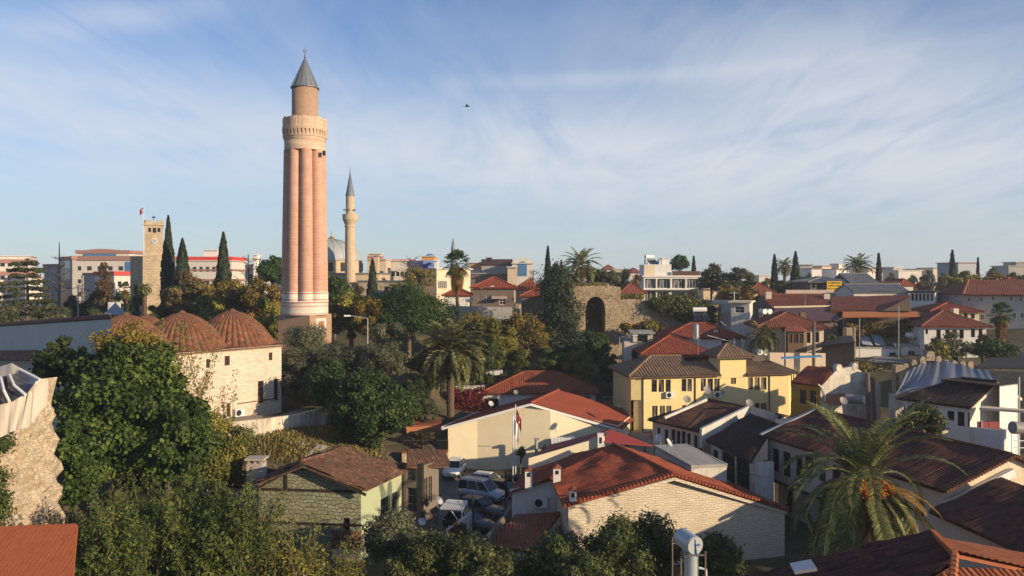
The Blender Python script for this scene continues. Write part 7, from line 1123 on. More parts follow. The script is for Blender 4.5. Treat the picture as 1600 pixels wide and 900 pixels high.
h = House('orange_roof_shed', 'flat orange tiled roof at the bottom left corner', 'shed', (-20,27,2), wall='beige', roof='tileor'); M['orangeroof'] = tile('smooth orange roofing', [(.40,.10,.035),(.44,.12,.04),(.47,.13,.045)], .12, (.25,.07,.03), .18, .3); h.rmat = 'orangeroof'; h.tk = dict(pitch=.18, amp=.004, wob=.004); q = [P(-60,960,27.5), P(108,935,27.5), P(122,823,31.5), P(-60,820,31.5)]; h.roof(*q); c = [(q[0].x,q[0].y+.3),(q[1].x-.3,q[1].y+.3),(q[2].x-.3,q[2].y-.3),(q[3].x,q[3].y-.3)]; h.wall(c[0], c[1], 1, q[0].z-.2); h.wall(c[1], c[2], 1, q[1].z-.2, q[2].z-.2); h.wall(c[2], c[3], 1, q[2].z-.25, q[3].z-.25); h.done()
# terrace wall with railing left of the cream building
r = empty('garden_wall', (*XY(668,80.5),1), 'stone garden wall with red tile coping and an iron railing left of the cream building', 'wall'); a, b = P(628,708,79.5), P(700,707,81.8); m = MB(); m.hexa([V((a.x,a.y,-.4)),V((b.x,b.y,-.4)),V((b.x,b.y+.5,-.4)),V((a.x,a.y+.5,-.4))], [a,b,b+V((0,.5,0)),a+V((0,.5,0))]); build('wall', m, M['merlon'], r); m = MB(); k = 26
for i in range(k): q = a.lerp(b, (i+.5)/k); m.tube([q+V((0,-.15,.08)), q+V((0,.65,.10))], .10, 6)
build('coping', m, M['tile'], r); m = MB()
for i in range(40): q = a.lerp(b, i/39)+V((0,.3,.1)); m.bar(q, q+V((0,0,1.15)), .03)
m.bar(a+V((0,.3,1.2)), b+V((0,.3,1.2)), .04); build('railing', m, M['black'], r)
r = empty('terrace_hut', (*XY(655,86),3), 'low rust red roofed hut on the garden terrace under the feather palm', 'hut'); q = [P(634,665,86),P(690,662,87),P(690,652,90),P(636,650,89)]; m = MB(); m.slab(q, .15); build('roof', m, M['tilebrown'], r); m = MB(); m.hexa([V((q[0].x+.2,q[0].y+.3,2.5)),V((q[1].x,q[1].y+.3,2.5)),V((q[2].x,q[2].y,2.5)),V((q[3].x+.2,q[3].y,2.5))], [p-V((0,0,.18)) for p in q]); build('wall', m, M['redpaint'], r) if False else build('wall', m, M['bareb'], r)
# pergola and gate things by the car park
r = empty('pergola', (*XY(715,62),0), 'small white slatted pergola beside the derelict house', 'pergola'); m = MB(); a, b, c, e_ = P(688,795,60.5), P(722,797,60), P(730,783,62.5), P(700,781,62.8)
for i in range(10): t_ = i/9; m.bar(a.lerp(b,t_), e_.lerp(c,t_), .13, .05)
m.bar(a,b,.08); m.bar(e_,c,.08); build('slats', m, M['wpaint'], r); m = MB()
for p in (b, c): m.bar(p, V((p.x,p.y,G(p.x,p.y))), .08); m.bar(p+V((0,0,-1.2)), p+V((-.8,0,-.05)), .06)
build('post', m, M['wpaint'], r); m = MB()
lowwall('low pale wall beside the white pergola', [(700,828,57.5),(738,800,60.5)], 0, .2, 'whiteold'); m = MB(); p = P(739,775,60.8); m.tube([(p.x,p.y,0),p], .09, 7); tag(build('post', m, M['black'], None), 'black post beside the pergola and the parked cars', 'post')
r = empty('courtyard_lamp', (*XY(790,68),0), 'black ornamental lamp post with bracket lanterns by the parked cars', 'street lamp'); q = P(790,735,68); m = MB(); m.tube([(q.x,q.y,0),q], .08, 8); m.bar(q+V((0,0,-.3)), q+V((.9,0,-.5)), .06); build('post', m, M['black'], r)
for dx in (.35,.9): m = MB(); m.lathe((q.x+dx,q.y,q.z-1.0), [(.05,0),(.22,.12),(.25,.45),(.06,.6)], 8); build('lantern', m, M['black'], r)
r = empty('wall_lamp', P(861,708,81.5)-V((0,0,1)), 'grey post with a dark hanging lamp shade against the cream wall', 'lamp'); q = P(838,687,80.8); m = MB(); m.tube([(q.x,q.y,0), q], .16, 8); m.box((q.x,q.y-.2,q.z),(.5,.4,.2)); build('post', m, M['pole'], r); q = P(852,698,81); m = MB(); m.lathe(q, [(.5,-.25),(.1,.15),(.04,.3)], 10); build('lamp_shade', m, M['black'], r); m = MB(); m.bar(q+V((0,0,.25)), P(858,691,81.3), .05); build('bracket', m, M['black'], r)
lowwall('dark fence wall between the parked cars and the low tiled wing', [(762,838,52),(800,792,58.5)], 0, .15, 'brownwall')
# lamp posts
q = P(574.5,497,92); place('lamp', (q.x,q.y,q.z-7), .25, 'tall grey street lamp between the olive trees and the round pine', 'street lamps', 1.0); q = P(968,521,101); place('lamp', (q.x,q.y,q.z-6.4), 3.0, 'street lamp beside the raw concrete house', 'street lamps', .85)
for x, y0, y1, d, lb in ((122,447,492,125,'pale telegraph pole between the dead tree and the conifer'),(73,446,490,130,'thin pale pole right of the cedar'),(182,452,490,140,'white lamp pole left of the clock tower palms'),(1147,455,475,135,'thin aerial pole behind the pale corner house')): p = P(x,y0,d); m = MB(); m.tube([(p.x,p.y,G(p.x,p.y)-.2),p], .10, 6); m.bar(p+V((-.8,0,-.3)), p+V((.8,0,-.3)), .08); tag(build('telegraph_pole', m, M['pole'], None), lb, 'pole')
# small street things behind the grey wall
for i, (x, y, d, mt, lb) in enumerate(((106,487,130,'wpaint','white van parked far behind the conifer at the left'),(150,487,132,'redpaint','red vehicle parked left of the little pavilion'),(128,490,128,'steel','grey car parked behind the grey wall beside the conifer'))): q = XY(x,d); car(lb, (q[0],q[1],G(*q)), .2*i, M[mt], 'van' if i == 0 else 'hatch')['group'] = 'vehicles beyond the grey wall'
m = MB(); p = P(174,472,126); m.box((p.x,p.y,p.z-1.6),(.9,.5,1.6)); m.box((p.x+.9,p.y,p.z-.9),(1.0,.3,.9)); tag(build('kiosk_sign', m, M['wpaint'], None), 'small white sign board behind the pavilion roof', 'sign')
# cars in the courtyard
C_ = lambda x, d: (*XY(x,d), G(*XY(x,d))+.10)
car('white hatchback facing the viewer beside the corner of the cream building', C_(710,79), R(-98), paint('white car paint', (.72,.72,.70), .3, 0, .6), 'hatch'); car('silver van with roof rails in the middle of the parked cars', C_(753,70.6), R(-28), paint('silver car paint', (.40,.44,.50), .3, .4, .6), 'van', 'parked_van'); car('white estate car just behind the silver van', C_(763,75.0), R(-22), paint('pale car paint', (.62,.63,.62), .3, 0, .6), 'hatch'); car('black saloon with a brownish sheen parked behind the silver van at its right', C_(786,72.6), R(-28), paint('black car paint', (.03,.025,.02), .25, 0, .6), 'sedan'); car('dark grey hatchback in front of the silver van', C_(748,66.4), R(-26), paint('dark grey car paint', (.045,.05,.055), .25, 0, .6), 'hatch'); car('black car half under the pergola, nearest of the parked cars', C_(733,63.2), R(-26), paint('black paint', (.018,.018,.02), .25, 0, .6), 'hatch')
# bird
r = empty('bird', P(730,166,70), 'dark bird in flight high in the sky right of the tall minaret', 'bird'); q = P(730,166,70); m = MB(); m.lathe((0,0,0), [(.005,-.22),(.04,-.15),(.065,-.03),(.06,.08),(.035,.16),(.03,.20),(.004,.26)], 10); m.v = [(q.x+z, q.y+x, q.z+y) for x, y, z in m.v]; M['bird'] = paint('bird plumage', (.03,.028,.025), .8); build('body', m, M['bird'], r, True)
for s in (-1,1): m = MB(); m.hexa([q+V((-.07,s*.04,.02)),q+V((.09,s*.04,.02)),q+V((.03,s*.34,.10)),q+V((-.10,s*.32,.09))], [q+V((-.07,s*.04,.04)),q+V((.08,s*.04,.045)),q+V((.025,s*.34,.11)),q+V((-.09,s*.32,.10))]); build('wing', m, M['bird'], r)
m = MB(); m.hexa([q+V((-.20,-.02,-.01)),q+V((-.20,.02,-.01)),q+V((-.34,.07,-.01)),q+V((-.34,-.07,-.01))], [q+V((-.20,-.02,.015)),q+V((-.20,.02,.015)),q+V((-.34,.06,.005)),q+V((-.34,-.06,.005))]); build('tail', m, M['bird'], r)

def cable(label, a, b, sag, rr=.02):
    a, b = P(*a), P(*b); m = MB(); m.tube([a.lerp(b, k/12)-V((0,0,sag*4*(k/12)*(1-k/12))) for k in range(13)], rr, 5); tag(build('cable', m, M['black'], None), label, 'cable')
cable('thin pale cable sloping from the low wing roof down beside the parked cars', (800,768,60), (742,836,53), .2, .025); cable('thin overhead wire between the telegraph pole and the dead tree', (122,449,125), (92,446,124), .3, .04); cable('overhead wire from the telegraph pole towards the clock tower', (122,449,125), (204,452,148), .8, .04); cable('dark wire crossing in front of the row house windows to the low flat roof', (1090,700,64), (1190,745,58), .3, .02); cable('wire slung from the raw concrete house to the yellow house roof', (968,524,101), (1010,580,92), .5, .025)
r = empty('shop_awning', P(978,622,97), 'cream shop awning over the lane at the left side of the yellow house', 'awning'); m = MB(); m.slab([P(960,640,95),P(985,632,94),P(992,612,98),P(972,618,99)], .06); build('cloth', m, M['beige'], r); m = MB(); m.bar(P(961,640,95.1), V((P(961,640,95.1).x, 95.1, 2)), .08); build('post', m, M['steel'], r)
# ---------------------------------------------------------------- trees and plants
feather_palm('feather palm with big drooping crown and orange date stalks, nearest to the viewer', 1352, 752, 42, 138, 78, 74, dead=0, fruit=0, trunk_r=.42, wd=.026, near=True)
feather_palm('feather palm with full round crown behind the cream building', 704, 551, 92, 57, 84, 34, dead=5, fruit=1, trunk_r=.42, wd=.075)
feather_palm('feather palm rising from the top of the city wall', 907, 416, 137, 31, 40, 20, zg=None, dead=7, fruit=2, trunk_r=.38, drop=.85, wd=.07); feather_palm('small feather palm left of the wooden bay window', 1192, 527, 99.0, 26, 40, 20, dead=2, fruit=0, trunk_r=.22, wd=.05); feather_palm('feather palm between the pair of cypresses on the skyline', 1226, 416, 182, 15, 40, 14, dead=3, fruit=0, wd=.09); feather_palm('dark bushy palm on the skyline left of the single cypress', 1340, 419, 192, 24, 40, 14, dead=0, fruit=0, drop=.6, wd=.12); feather_palm('low feather palm at the foot of the clock tower', 226, 452, 134, 10, 34, 14, dead=8, fruit=0, wd=.07)
fan_palm('tall slender fan palm with a dry skirt, right of the round pine', 714, 411, 124, 25, 48, skirt=2.6, tr=.26); fan_palm('stout fan palm in front of the long grey block', 1564, 489, 100, 20, 46, skirt=2.6, tr=.42); fan_palm('small fan palm left of the clock tower', 195, 452, 132, 13, 34, skirt=1.2, tr=.2)
def cypress(label, px, ytop, ybot, wpx, d, n=5000, name='cypress_tree', low=0):
    X = (px-800)/K*d; z0 = G(X, d); H = CZ-(ytop-HY)/K*d-z0; rx = wpx/K*d/2; r = lempty(name, (X, d, z0), label, 'cypress', 'cypresses'); n = int(n*1.6)
    q = rng.random(n)**.9; a = rng.random(n)*6.2832; ph = rng.random(6)*6.28; w = rx*np.minimum(1, (q*7)**.5)*(1-q**2.3)**.85*(1+.13*np.sin(a*2+q*9+ph[0])+.09*np.sin(a*5-q*21+ph[1])+.07*np.sin(a*3+q*47+ph[2])); f = .72+.30*rng.random(n)**.8
    p = np.stack([np.cos(a)*w*f, np.sin(a)*w*f, .3+q*(H-.3)], 1); nn = nrm(np.stack([np.cos(a), np.sin(a), .25+0*a], 1)+rng.normal(size=(n,3))*.35); t = nrm(np.array([0,0,1])+rng.normal(size=(n,3))*.35); b = nrm(np.cross(nn, t)); s = (.17+.13*rng.random(n))[:,None]*max(.7, d/150)
    Q = np.stack([p+t*s*1.3, p+b*s*.55, p-t*s*1.1, p-b*s*.55], 1); lv = .42+.14*np.sin(a*4+q*30+ph[3])+rng.normal(0,.15,n); mesh_obj('crown', quadmesh('crown', Q, lv, M['lf_cyp']), None, r); mb = MB(); mb.tube([(0,0,-.3),(0,0,H*.7)], [.22,.08], 7); build('trunk', mb, M['bark'], r); return r
CY = dict(kind='column', mat='lf_cyp', name='cypress_tree', cat='cypress', k=60, out=.8, inner=.3)
cypress('tallest dark cypress standing against the right side of the clock tower', 263, 338, 470, 23, 135, n=6000); cypress('second dark cypress from the clock tower, broader at its foot', 285, 374, 470, 29, 132, n=6000); cypress('dark cypress standing alone before the red banded apartment block', 349, 364, 470, 27, 134, n=6000); cypress('small cypress in front of the mosque porch', 582, 405, 458, 19, 140, n=2500)
cypress('slim cypress above the tall dark conifer by the city wall', 856, 386, 460, 14, 147, n=3000); cypress('left cypress of the pair beside a palm on the skyline', 1210, 399, 450, 12, 176, n=2500); cypress('right cypress of the pair beside a palm on the skyline', 1243, 394, 450, 17, 174, n=3000); cypress('single cypress on the skyline right of the bushy palm', 1373, 397, 444, 12, 184, n=2500); cypress('last cypress on the skyline towards the right edge', 1488, 392, 436, 13, 182, n=2500); cypress('thin dark cypress among the trees at the right of the skyline', 1528, 404, 440, 7, 184, n=1200); cypress('short cypress right of the modern house', 1084, 402, 430, 11, 182, n=1500); cypress('very small cypress behind the palm on the city wall', 877, 408, 440, 8, 172, n=1200); cypress('tiny cypress just left of the palm on the city wall', 919, 408, 440, 7, 185, n=1000); cypress('young dark cypress beside the arch, hidden at its foot by the garden', 928, 425, 446, 10, 150, n=1200)
# left background
def cedar(label, px, ytop, wpx, d, zg, n=9000):
    X = (px-800)/K*d; H = CZ-(ytop-HY)/K*d-zg; rx = wpx/K*d/2; r = lempty('cedar_tree', (X, d, zg), label, 'cedar'); cl = []; mb = MB(); mb.tube([(0,0,-.4),(.1,0,H*.5),(0,0,H)], [.30,.22,.04], 8)
    for lev in range(10):
        h = H*(.22+.76*lev/9.5); w = rx*(1.05-.085*lev)*rng.uniform(.75,1.1)
        for j in range(5):
            a = j*1.257+lev*.9+rng.normal(0,.25); l = w*rng.uniform(.6,1.05); tip = np.array([math.cos(a)*l, math.sin(a)*l, h-.06*l+rng.normal(0,.1)]); mb.tube([(0,0,h-.1), tuple(tip*.55+np.array([0,0,h*.45+.12])), tuple(tip)], [.09,.06,.02], 5, False)
            for q in np.linspace(.35,1,5): cl.append((tip[0]*q+rng.normal(0,.12), tip[1]*q+rng.normal(0,.12), h+.05+(tip[2]-h)*q, .28+.28*q))
    cl.append((0,0,H-.1,.3)); q, lv = leafquads(cl, int(n*1.8), .2, .45, .4, 0, .2, .5); mesh_obj('crown', quadmesh('crown', q, lv, M['lf_ced']), None, r); build('trunk', mb, M['bark'], r); return r
cedar('spreading cedar with flat layered branches at the left edge', 42, 404, 122, 116, 11.5); tree('brownish conifer right of the dead tree', 163, 412, 492, 52, 128, 'cone', 'lf_brown', 5000, .24, 'conifer_tree', 'conifer', k=60, inner=.3); bare('bare dead tree with a tall broken trunk left of the conifer', 92, 378, 490, 60, 124, 26)
AU = dict(name='autumn_tree', cat='tree'); 
a1 = reg(tree('olive brown tree at the feet of the first two cypresses', 292, 425, 505, 74, 122, 'loose', 'lf_brown', 8000, .25, **AU), 74, 425, 122)
tree('brown autumn tree right of the red banded apartment block', 352, 428, 512, 84, 118, 'loose', 'lf_aut', 9000, .25, **AU); tree('russet autumn tree just left of the tall minaret', 408, 432, 520, 78, 114, 'loose', 'lf_aut', 9000, .25, **AU); tcopy(a1, 'dull brown tree between the russet trees and the domes', 380, 452, 116, 70, mat='lf_brown'); tcopy(a1, 'olive bush tree behind the first tiled dome', 325, 462, 112, 76, mat='lf_yel'); tcopy(a1, 'yellow green tree close behind the second tiled dome', 415, 465, 108, 60, mat='lf_yel'); tcopy(a1, 'olive tree right at the foot of the clock tower', 268, 458, 126, 50, mat='lf_olive'); tree('dark pine with a flat top left of the tall minaret', 424, 394, 468, 52, 146, 'dome', 'lf_pine', 6000, .26, 'pine_tree', 'pine'); bare('leafless pale tree behind the russet trees', 388, 396, 470, 56, 150, 46); bare('leafless grey tree behind the brown conifer', 128, 428, 490, 30, 150, 30)
for i, (x, y, d, w, mt, lb) in enumerate(((116,462,128,40,'lf_dark','round green street tree behind the cedar'),(138,466,132,40,'lf_pine','clipped green street tree right of the conifer trunk'),(186,458,135,36,'lf_dark','dark street tree left of the clock tower palms'),(70,468,122,46,'lf_ced','grey green bush right of the cedar trunk'),(20,470,104,60,'lf_ced','bushy cedar boughs low at the left edge'),(212,446,146,24,'lf_dark','dark evergreen against the left side of the clock tower'),(240,478,122,40,'lf_dark','low dark bush in front of the clock tower'),(150,482,112,46,'lf_ced','flat grey green conifer bough above the grey wall'),(95,484,108,60,'lf_ced','wide grey green conifer bough above the left of the grey wall'))): tcopy(a1, lb, x, y, d, w, mat=mt)
# around and right of the minaret
tree('green leafy tree just right of the tall minaret', 522, 416, 500, 58, 120, 'round', 'lf_dark', 7000, .22); tree('tall yellow green autumn tree between the minaret and the round pine', 548, 440, 540, 88, 108, 'loose', 'lf_yel', 12000, .2, **AU); tree('golden autumn tree below the slim minaret', 578, 462, 530, 64, 104, 'loose', 'lf_aut', 8000, .2, **AU); bare('leafless twiggy tree behind the round pine', 640, 402, 450, 80, 158, 70); tree('thin golden leaved tree behind the round pine', 655, 412, 452, 66, 154, 'loose', 'lf_aut', 1800, .24, **AU); tcopy(a1, 'brownish tree in front of the slim minaret', 560, 448, 130, 44, mat='lf_brown')
tree('great round pine with dense bright green crown', 637, 437, 562, 138, 106, 'dome', 'lf_pine', 34000, .19, 'pine_tree', 'pine', k=70, inner=.7, zg=6.5, asp=.4); tree('greyish green round bush before the great pine', 609, 499, 566, 66, 95, 'round', 'lf_olive', 10000, .16); tree('greyish olive crown in front of the tall minaret', 480, 492, 600, 96, 91, 'round', 'lf_olive', 17000, .14, 'olive_tree', 'olive tree', asp=.35, k=46); tree('olive tree with pale crown right of the minaret foot', 540, 522, 630, 92, 86, 'round', 'lf_olive', 16000, .14, 'olive_tree', 'olive tree', asp=.35, k=46); tree('olive tree beside the right corner of the domed mosque', 462, 545, 640, 62, 86.5, 'round', 'lf_olive', 11000, .14, 'olive_tree', 'olive tree', asp=.35); tree('grey green olive behind the dense dark tree', 600, 528, 600, 80, 84, 'round', 'lf_olive', 12000, .14, 'olive_tree', 'olive tree', asp=.35)
tree('dense dark green tree hanging over the garden wall', 580, 570, 708, 138, 77, 'clumpy', 'lf_dark', 36000, .15, k=150, out=.5, zg=1.5, asp=.6); tree('dark green lower tree between the olives', 520, 548, 650, 90, 82, 'round', 'lf_dark', 14000, .15); bare('small leafless sapling at the end of the retaining wall', 513, 600, 655, 36, 81, 36)
g1 = reg(tree('yellow olive autumn tree right of the feather palm', 772, 482, 585, 92, 112, 'loose', 'lf_yel', 13000, .19, **AU), 92, 492, 112); tcopy(g1, 'olive brown autumn tree left of the tall dark conifer', 822, 486, 114, 84, mat='lf_aut'); tcopy(g1, 'yellowish tree below the fan palm trunk', 735, 486, 116, 70, mat='lf_aut'); tcopy(g1, 'green bushy tree above the long red roof', 862, 540, 112, 70, mat='lf_ivy'); tcopy(g1, 'bright yellow green bush before the arch', 905, 545, 111, 56, mat='lf_yel'); tcopy(g1, 'green hedge tree above the left of the long red roof', 800, 545, 112, 64, mat='lf_ivy'); tcopy(g1, 'dark leafy tree between the palm and the yellow autumn tree', 752, 520, 106, 60, mat='lf_dark'); tcopy(g1, 'shaded tree behind the trunk of the full feather palm', 672, 545, 98, 80, mat='lf_dark'); tcopy(g1, 'dark olive shrub left of the palm trunk', 648, 590, 90, 60, mat='lf_dark'); tcopy(g1, 'pale brown shrub under the feather palm', 668, 620, 88, 44, mat='lf_olive'); tcopy(g1, 'reddish brown dry shrub behind the railing', 660, 672, 82.6, 46, mat='lf_brown')
tree('tall irregular dark conifer in front of the city wall', 872, 418, 578, 108, 117, 'tall', 'lf_cyp', 26000, .2, 'conifer_tree', 'conifer', k=70, inner=.4); tree('leafy green bush at the foot of the arch', 926, 512, 575, 66, 118, 'round', 'lf_dark', 9000, .2); tree('small leafy tree at the right foot of the arch', 952, 548, 600, 40, 112, 'round', 'lf_dark', 4000, .2)
ivy('red_creeper', 'crimson creeper covering the garden wall behind the palm trunk', 'creeper', [(*XY(708+6*i,101+.2*i), CZ-(613+ (i*7) % 23-HY)/K*101, .9) for i in range(8)]+[(*XY(715+7*i,100), CZ-(634-HY)/K*100, .9) for i in range(6)], 7000, .14, 'lf_red'); lowwall('pale garden wall under the crimson creeper', [(700,604,103.5),(757,602,103.5)], 0, .3, 'whiteold')
# growth on the city wall
tree('dark bush on the city wall right of the palm', 932, 418, 446, 40, 142, 'round', 'lf_dark', 4000, .22, 'wall_shrub', 'shrub'); tree('grey green bush on the city wall, the second right of the palm', 955, 424, 446, 36, 139, 'round', 'lf_olive', 4000, .22, 'wall_shrub', 'shrub'); tree('grey bush left of the palm on the city wall', 890, 428, 450, 30, 139, 'loose', 'lf_olive', 3000, .22, 'wall_shrub', 'shrub'); tcopy(a1, 'dark tree behind the top of the tall conifer', 868, 412, 150, 26, mat='lf_dark'); bare('leafless tree left of the slim cypress', 833, 420, 450, 44, 160, 40); tcopy(a1, 'green tree on the plateau left of the modern house', 975, 422, 185, 44, mat='lf_dark'); tcopy(a1, 'autumn tree beside the red roof left of the modern house', 992, 430, 165, 40, mat='lf_brown')
ivy('ivy', 'ivy hanging over the right half of the city wall', 'ivy', [(X_(x), 125.6, Z_(y), rr) for x, y, rr in ((1056,480,.9),(1064,482,1.1),(1076,483,1.6),(1090,481,1.6),(1104,484,1.8),(1118,482,1.8),(1128,492,1.8),(1140,500,1.9),(1152,506,1.7),(1110,498,1.6),(1095,492,1.3),(1150,490,1.6))], 15000, .2); ivy('ivy', 'sparse dry growth along the top of the tall part of the city wall', 'ivy', [(X_(888+5.2*i), 127, Z_(447.5), .45) for i in range(17)], 3000, .18, 'lf_grass'); ivy('ivy', 'dry scrub at the foot of the city wall left of the concrete house', 'shrubs', [(X_(1000+9*i), 122.5, Z_(521+4*math.sin(i)), .7) for i in range(8)], 3500, .2, 'lf_aut'); ivy('ivy', 'trailing plants on the lower top edge of the city wall', 'ivy', [(X_(972+5*i), 126.5, Z_(468.5), .45) for i in range(14)], 2500, .18, 'lf_grass'); ivy('ivy', 'plants growing inside the left edge of the arch', 'ivy', [(X_(917), 127, Z_(480+7*i), .5) for i in range(5)], 900, .16, 'lf_ivy'); tree('small yellow shrub on the rubble at the foot of the city wall', 1012, 500, 525, 36, 122, 'loose', 'lf_yel', 2500, .18, 'wall_shrub', 'shrub', zg=None)
tree('dark flat topped pine behind the modern house', 1061, 399, 432, 38, 186, 'dome', 'lf_pine', 5000, .28, 'pine_tree', 'pine', zg=15); t1 = reg(tree('loose green tree right of the modern house, the taller one', 1110, 404, 462, 46, 158, 'loose', 'lf_ced', 5000, .24), 46, 404, 158); tcopy(t1, 'broad dark tree right of the modern house', 1146, 411, 156, 70, mat='lf_ced'); tcopy(t1, 'low autumn coloured tree below the broad dark tree', 1140, 438, 148, 60, mat='lf_aut'); tcopy(t1, 'small rust coloured tree left of the red roofed shops', 1172, 440, 145, 36, mat='lf_aut'); tcopy(t1, 'bare brownish tree left of the cypress pair', 1196, 430, 190, 26, mat='lf_brown'); tcopy(t1, 'green bushy tree under the cypress pair', 1222, 434, 165, 40, mat='lf_dark'); tcopy(t1, 'small green tree left of the glazed restaurant', 1256, 428, 170, 30, mat='lf_dark'); tcopy(t1, 'leafy skyline tree above the yellow banner at its left', 1266, 420, 260, 20, mat='lf_ced')
for x, y, d, w, mt, lb in ((1390,420,230,20,'lf_ced','grey green skyline tree right of the single cypress'),(1425,424,220,24,'lf_ced','skyline tree in front of the wide cream block'),(1448,416,230,26,'lf_ced','loose skyline tree right of the wide cream block'),(1472,420,215,24,'lf_brown','brownish skyline tree left of the last cypress'),(1508,416,150,60,'lf_yel','yellow green tree right of the last cypress'),(1545,418,152,64,'lf_aut','rust tinged tree above the grey block, the wider one'),(1556,412,200,30,'lf_ced','dark skyline tree behind the rust tinged tree'),(1582,420,190,40,'lf_dark','dark skyline tree near the right edge'),(1600,424,180,40,'lf_dark','dark skyline tree cut by the right edge'),(1440,436,190,40,'lf_brown','brown scrubby tree among the red roofs on the right'),(1412,430,200,26,'lf_dark','dark tree behind the bright red roof at the right')): tcopy(t1, lb, x, y, d, w, mat=mt)
tree('thin leaved small tree in front of the white villa', 1492, 515, 562, 76, 98, 'loose', 'lf_olive', 3200, .17, 'small_tree', 'tree', inner=.2); tree('leafy bush left in front of the white villa', 1466, 528, 566, 50, 97, 'loose', 'lf_yel', 1800, .17, 'small_tree', 'tree'); tree('dark shrubs under the stout fan palm', 1556, 532, 566, 90, 97, 'round', 'lf_dark', 5000, .18, 'garden_shrub', 'shrub'); tree('reddish shrub left of the stout fan palm', 1535, 520, 560, 36, 101, 'loose', 'lf_brown', 2000, .18, 'garden_shrub', 'shrub'); tree('green climber on the wall right of the wooden bay house', 1298, 521, 540, 26, 101, 'round', 'lf_ivy', 1800, .16, 'garden_shrub', 'shrub')
tree('round dark green bush beside the white house with black roof', 1438, 628, 680, 78, 62, 'round', 'lf_cit', 14000, .12, 'garden_shrub', 'shrub', zg=3.5); ivy('ivy', 'dry plants on top of the rubble wall under the restaurant', 'ivy', [(*XY(1330+14*i,112.2), CZ-(515+4*math.sin(i*2)-HY)/K*112, .9) for i in range(8)], 4500, .17, 'lf_aut'); ivy('ivy', 'dry grass along the edge of the dull grey roof', 'grass', [(*XY(1345+8*i,99.5), CZ-(574-HY)/K*99, .6) for i in range(9)], 2500, .15, 'lf_grass')
# left foreground
tree('big dense green tree filling the left foreground', 190, 512, 770, 225, 57, 'clumpy', 'lf_fig', 62000, .155, k=200, asp=.8, zg=2, inner=.35, nl=10, depth=.8, out=.35); tree('green tree lower right of the big dense tree', 262, 590, 770, 150, 56, 'clumpy', 'lf_fig', 28000, .155, k=100, asp=.8, zg=2, inner=.35, out=.35); tree('green tree below the tent at the left edge', 110, 650, 800, 110, 50, 'clumpy', 'lf_fig', 18000, .14, k=70, asp=.8, zg=3, inner=.35, out=.35); tree('dark green tree top left of the big dense tree', 95, 525, 610, 90, 62, 'clumpy', 'lf_fig', 12000, .15, k=60, asp=.8, zg=4)
spray('yellowing sprays rising behind the big dense tree before the domes', 235, 492, 640, 160, 66, 44, 'lf_yel', L=.13, per=170, lean=.25); tree('loose yellowing tree between the big dense tree and the first dome', 206, 486, 620, 150, 58.5, 'loose', 'lf_aut', 9500, .12, k=70, inner=.1, zg=4, out=.3)
spray('thin golden branches crossing the white mosque wall', 300, 560, 700, 90, 64, 26, 'lf_aut', L=.12, per=120, lean=.3); spray('single leafy shoot in front of the mosque windows', 352, 604, 700, 30, 64, 8, 'lf_yel', L=.12, per=90, lean=.1)
tree('golden green autumn bush below the mosque wall', 335, 640, 765, 130, 60, 'loose', 'lf_yel', 26000, .11, 'autumn_bush', 'shrub', k=60); tree('reddish brown dry bush left of the grey chimney', 345, 705, 760, 90, 60.5, 'loose', 'lf_brown', 9000, .11, 'autumn_bush', 'shrub')
spray('tall yellow green reeds left of the derelict house', 345, 745, 930, 150, 43, 44, 'lf_reed', L=.115, per=330, lean=.42, body=9000); spray('tall yellow green shrub right of the orange roof', 180, 760, 940, 130, 40, 34, 'lf_reed', L=.115, per=330, lean=.40, body=9000); spray('leafy shrub in the middle of the bottom left thicket', 262, 735, 940, 110, 45, 30, 'lf_reed', L=.115, per=330, lean=.42, body=9000); spray('slender shoots in front of the greenish gable', 450, 800, 930, 120, 44, 34, 'lf_yel', L=.10, per=170, lean=.2, body=7000); spray('dark green thicket under the big dense tree', 230, 752, 850, 260, 49, 40, 'lf_ivy', L=.12, per=200, lean=.2, body=16000); spray('shrub at the foot of the greenish gable near its corner', 520, 835, 930, 90, 46, 30, 'lf_yel', L=.09, per=120, lean=.25, body=6000, mat_=None) if False else spray('shrub at the foot of the greenish gable near its corner', 520, 845, 930, 90, 46, 30, 'lf_yel', L=.09, per=120, lean=.25, body=6000)
ivy('wall_plants', 'bushy plants growing out of the ruined tower wall', 'plants', [(-27.4+.3*math.sin(i*2), 42.0+.5*math.cos(i), 12.0-.62*i, .55+.25*math.sin(i*1.3)**2) for i in range(12)], 9000, .09, 'lf_ivy'); ivy('wall_plants', 'dry plants at the foot of the ruined tower wall', 'plants', [(-27.2+.5*i, 41.5, 6.2+.3*math.sin(i*2), .7) for i in range(5)], 5000, .09, 'lf_aut')
def grassy(name, label, cat, c, n, h, spread, mat='lf_grass', kind=None):
    c = np.array(c, float); k = rng.integers(0, len(c), n); p = c[k]+np.stack([rng.normal(0, spread, n), rng.normal(0, spread, n), np.zeros(n)], 1); p[:,2] = gz(p[:,0], p[:,1])-.03; t = nrm(np.stack([rng.normal(0,.4,n), rng.normal(0,.4,n), np.ones(n)], 1)); b = nrm(np.cross(t, rng.normal(size=(n,3)))); l = (h*(.5+rng.random(n)))[:,None]; q = np.stack([p-b*.03, p+b*.03, p+t*l+b*.01+np.array([.1,0,-.05]), p+t*l*.97], 1); o = p.mean(0); o[2] = p[:,2].min(); ob = mesh_obj(name, quadmesh(name, q-o, rng.random(n), M[mat]), None, None, tuple(o)); return tag(ob, label, cat, None, kind)
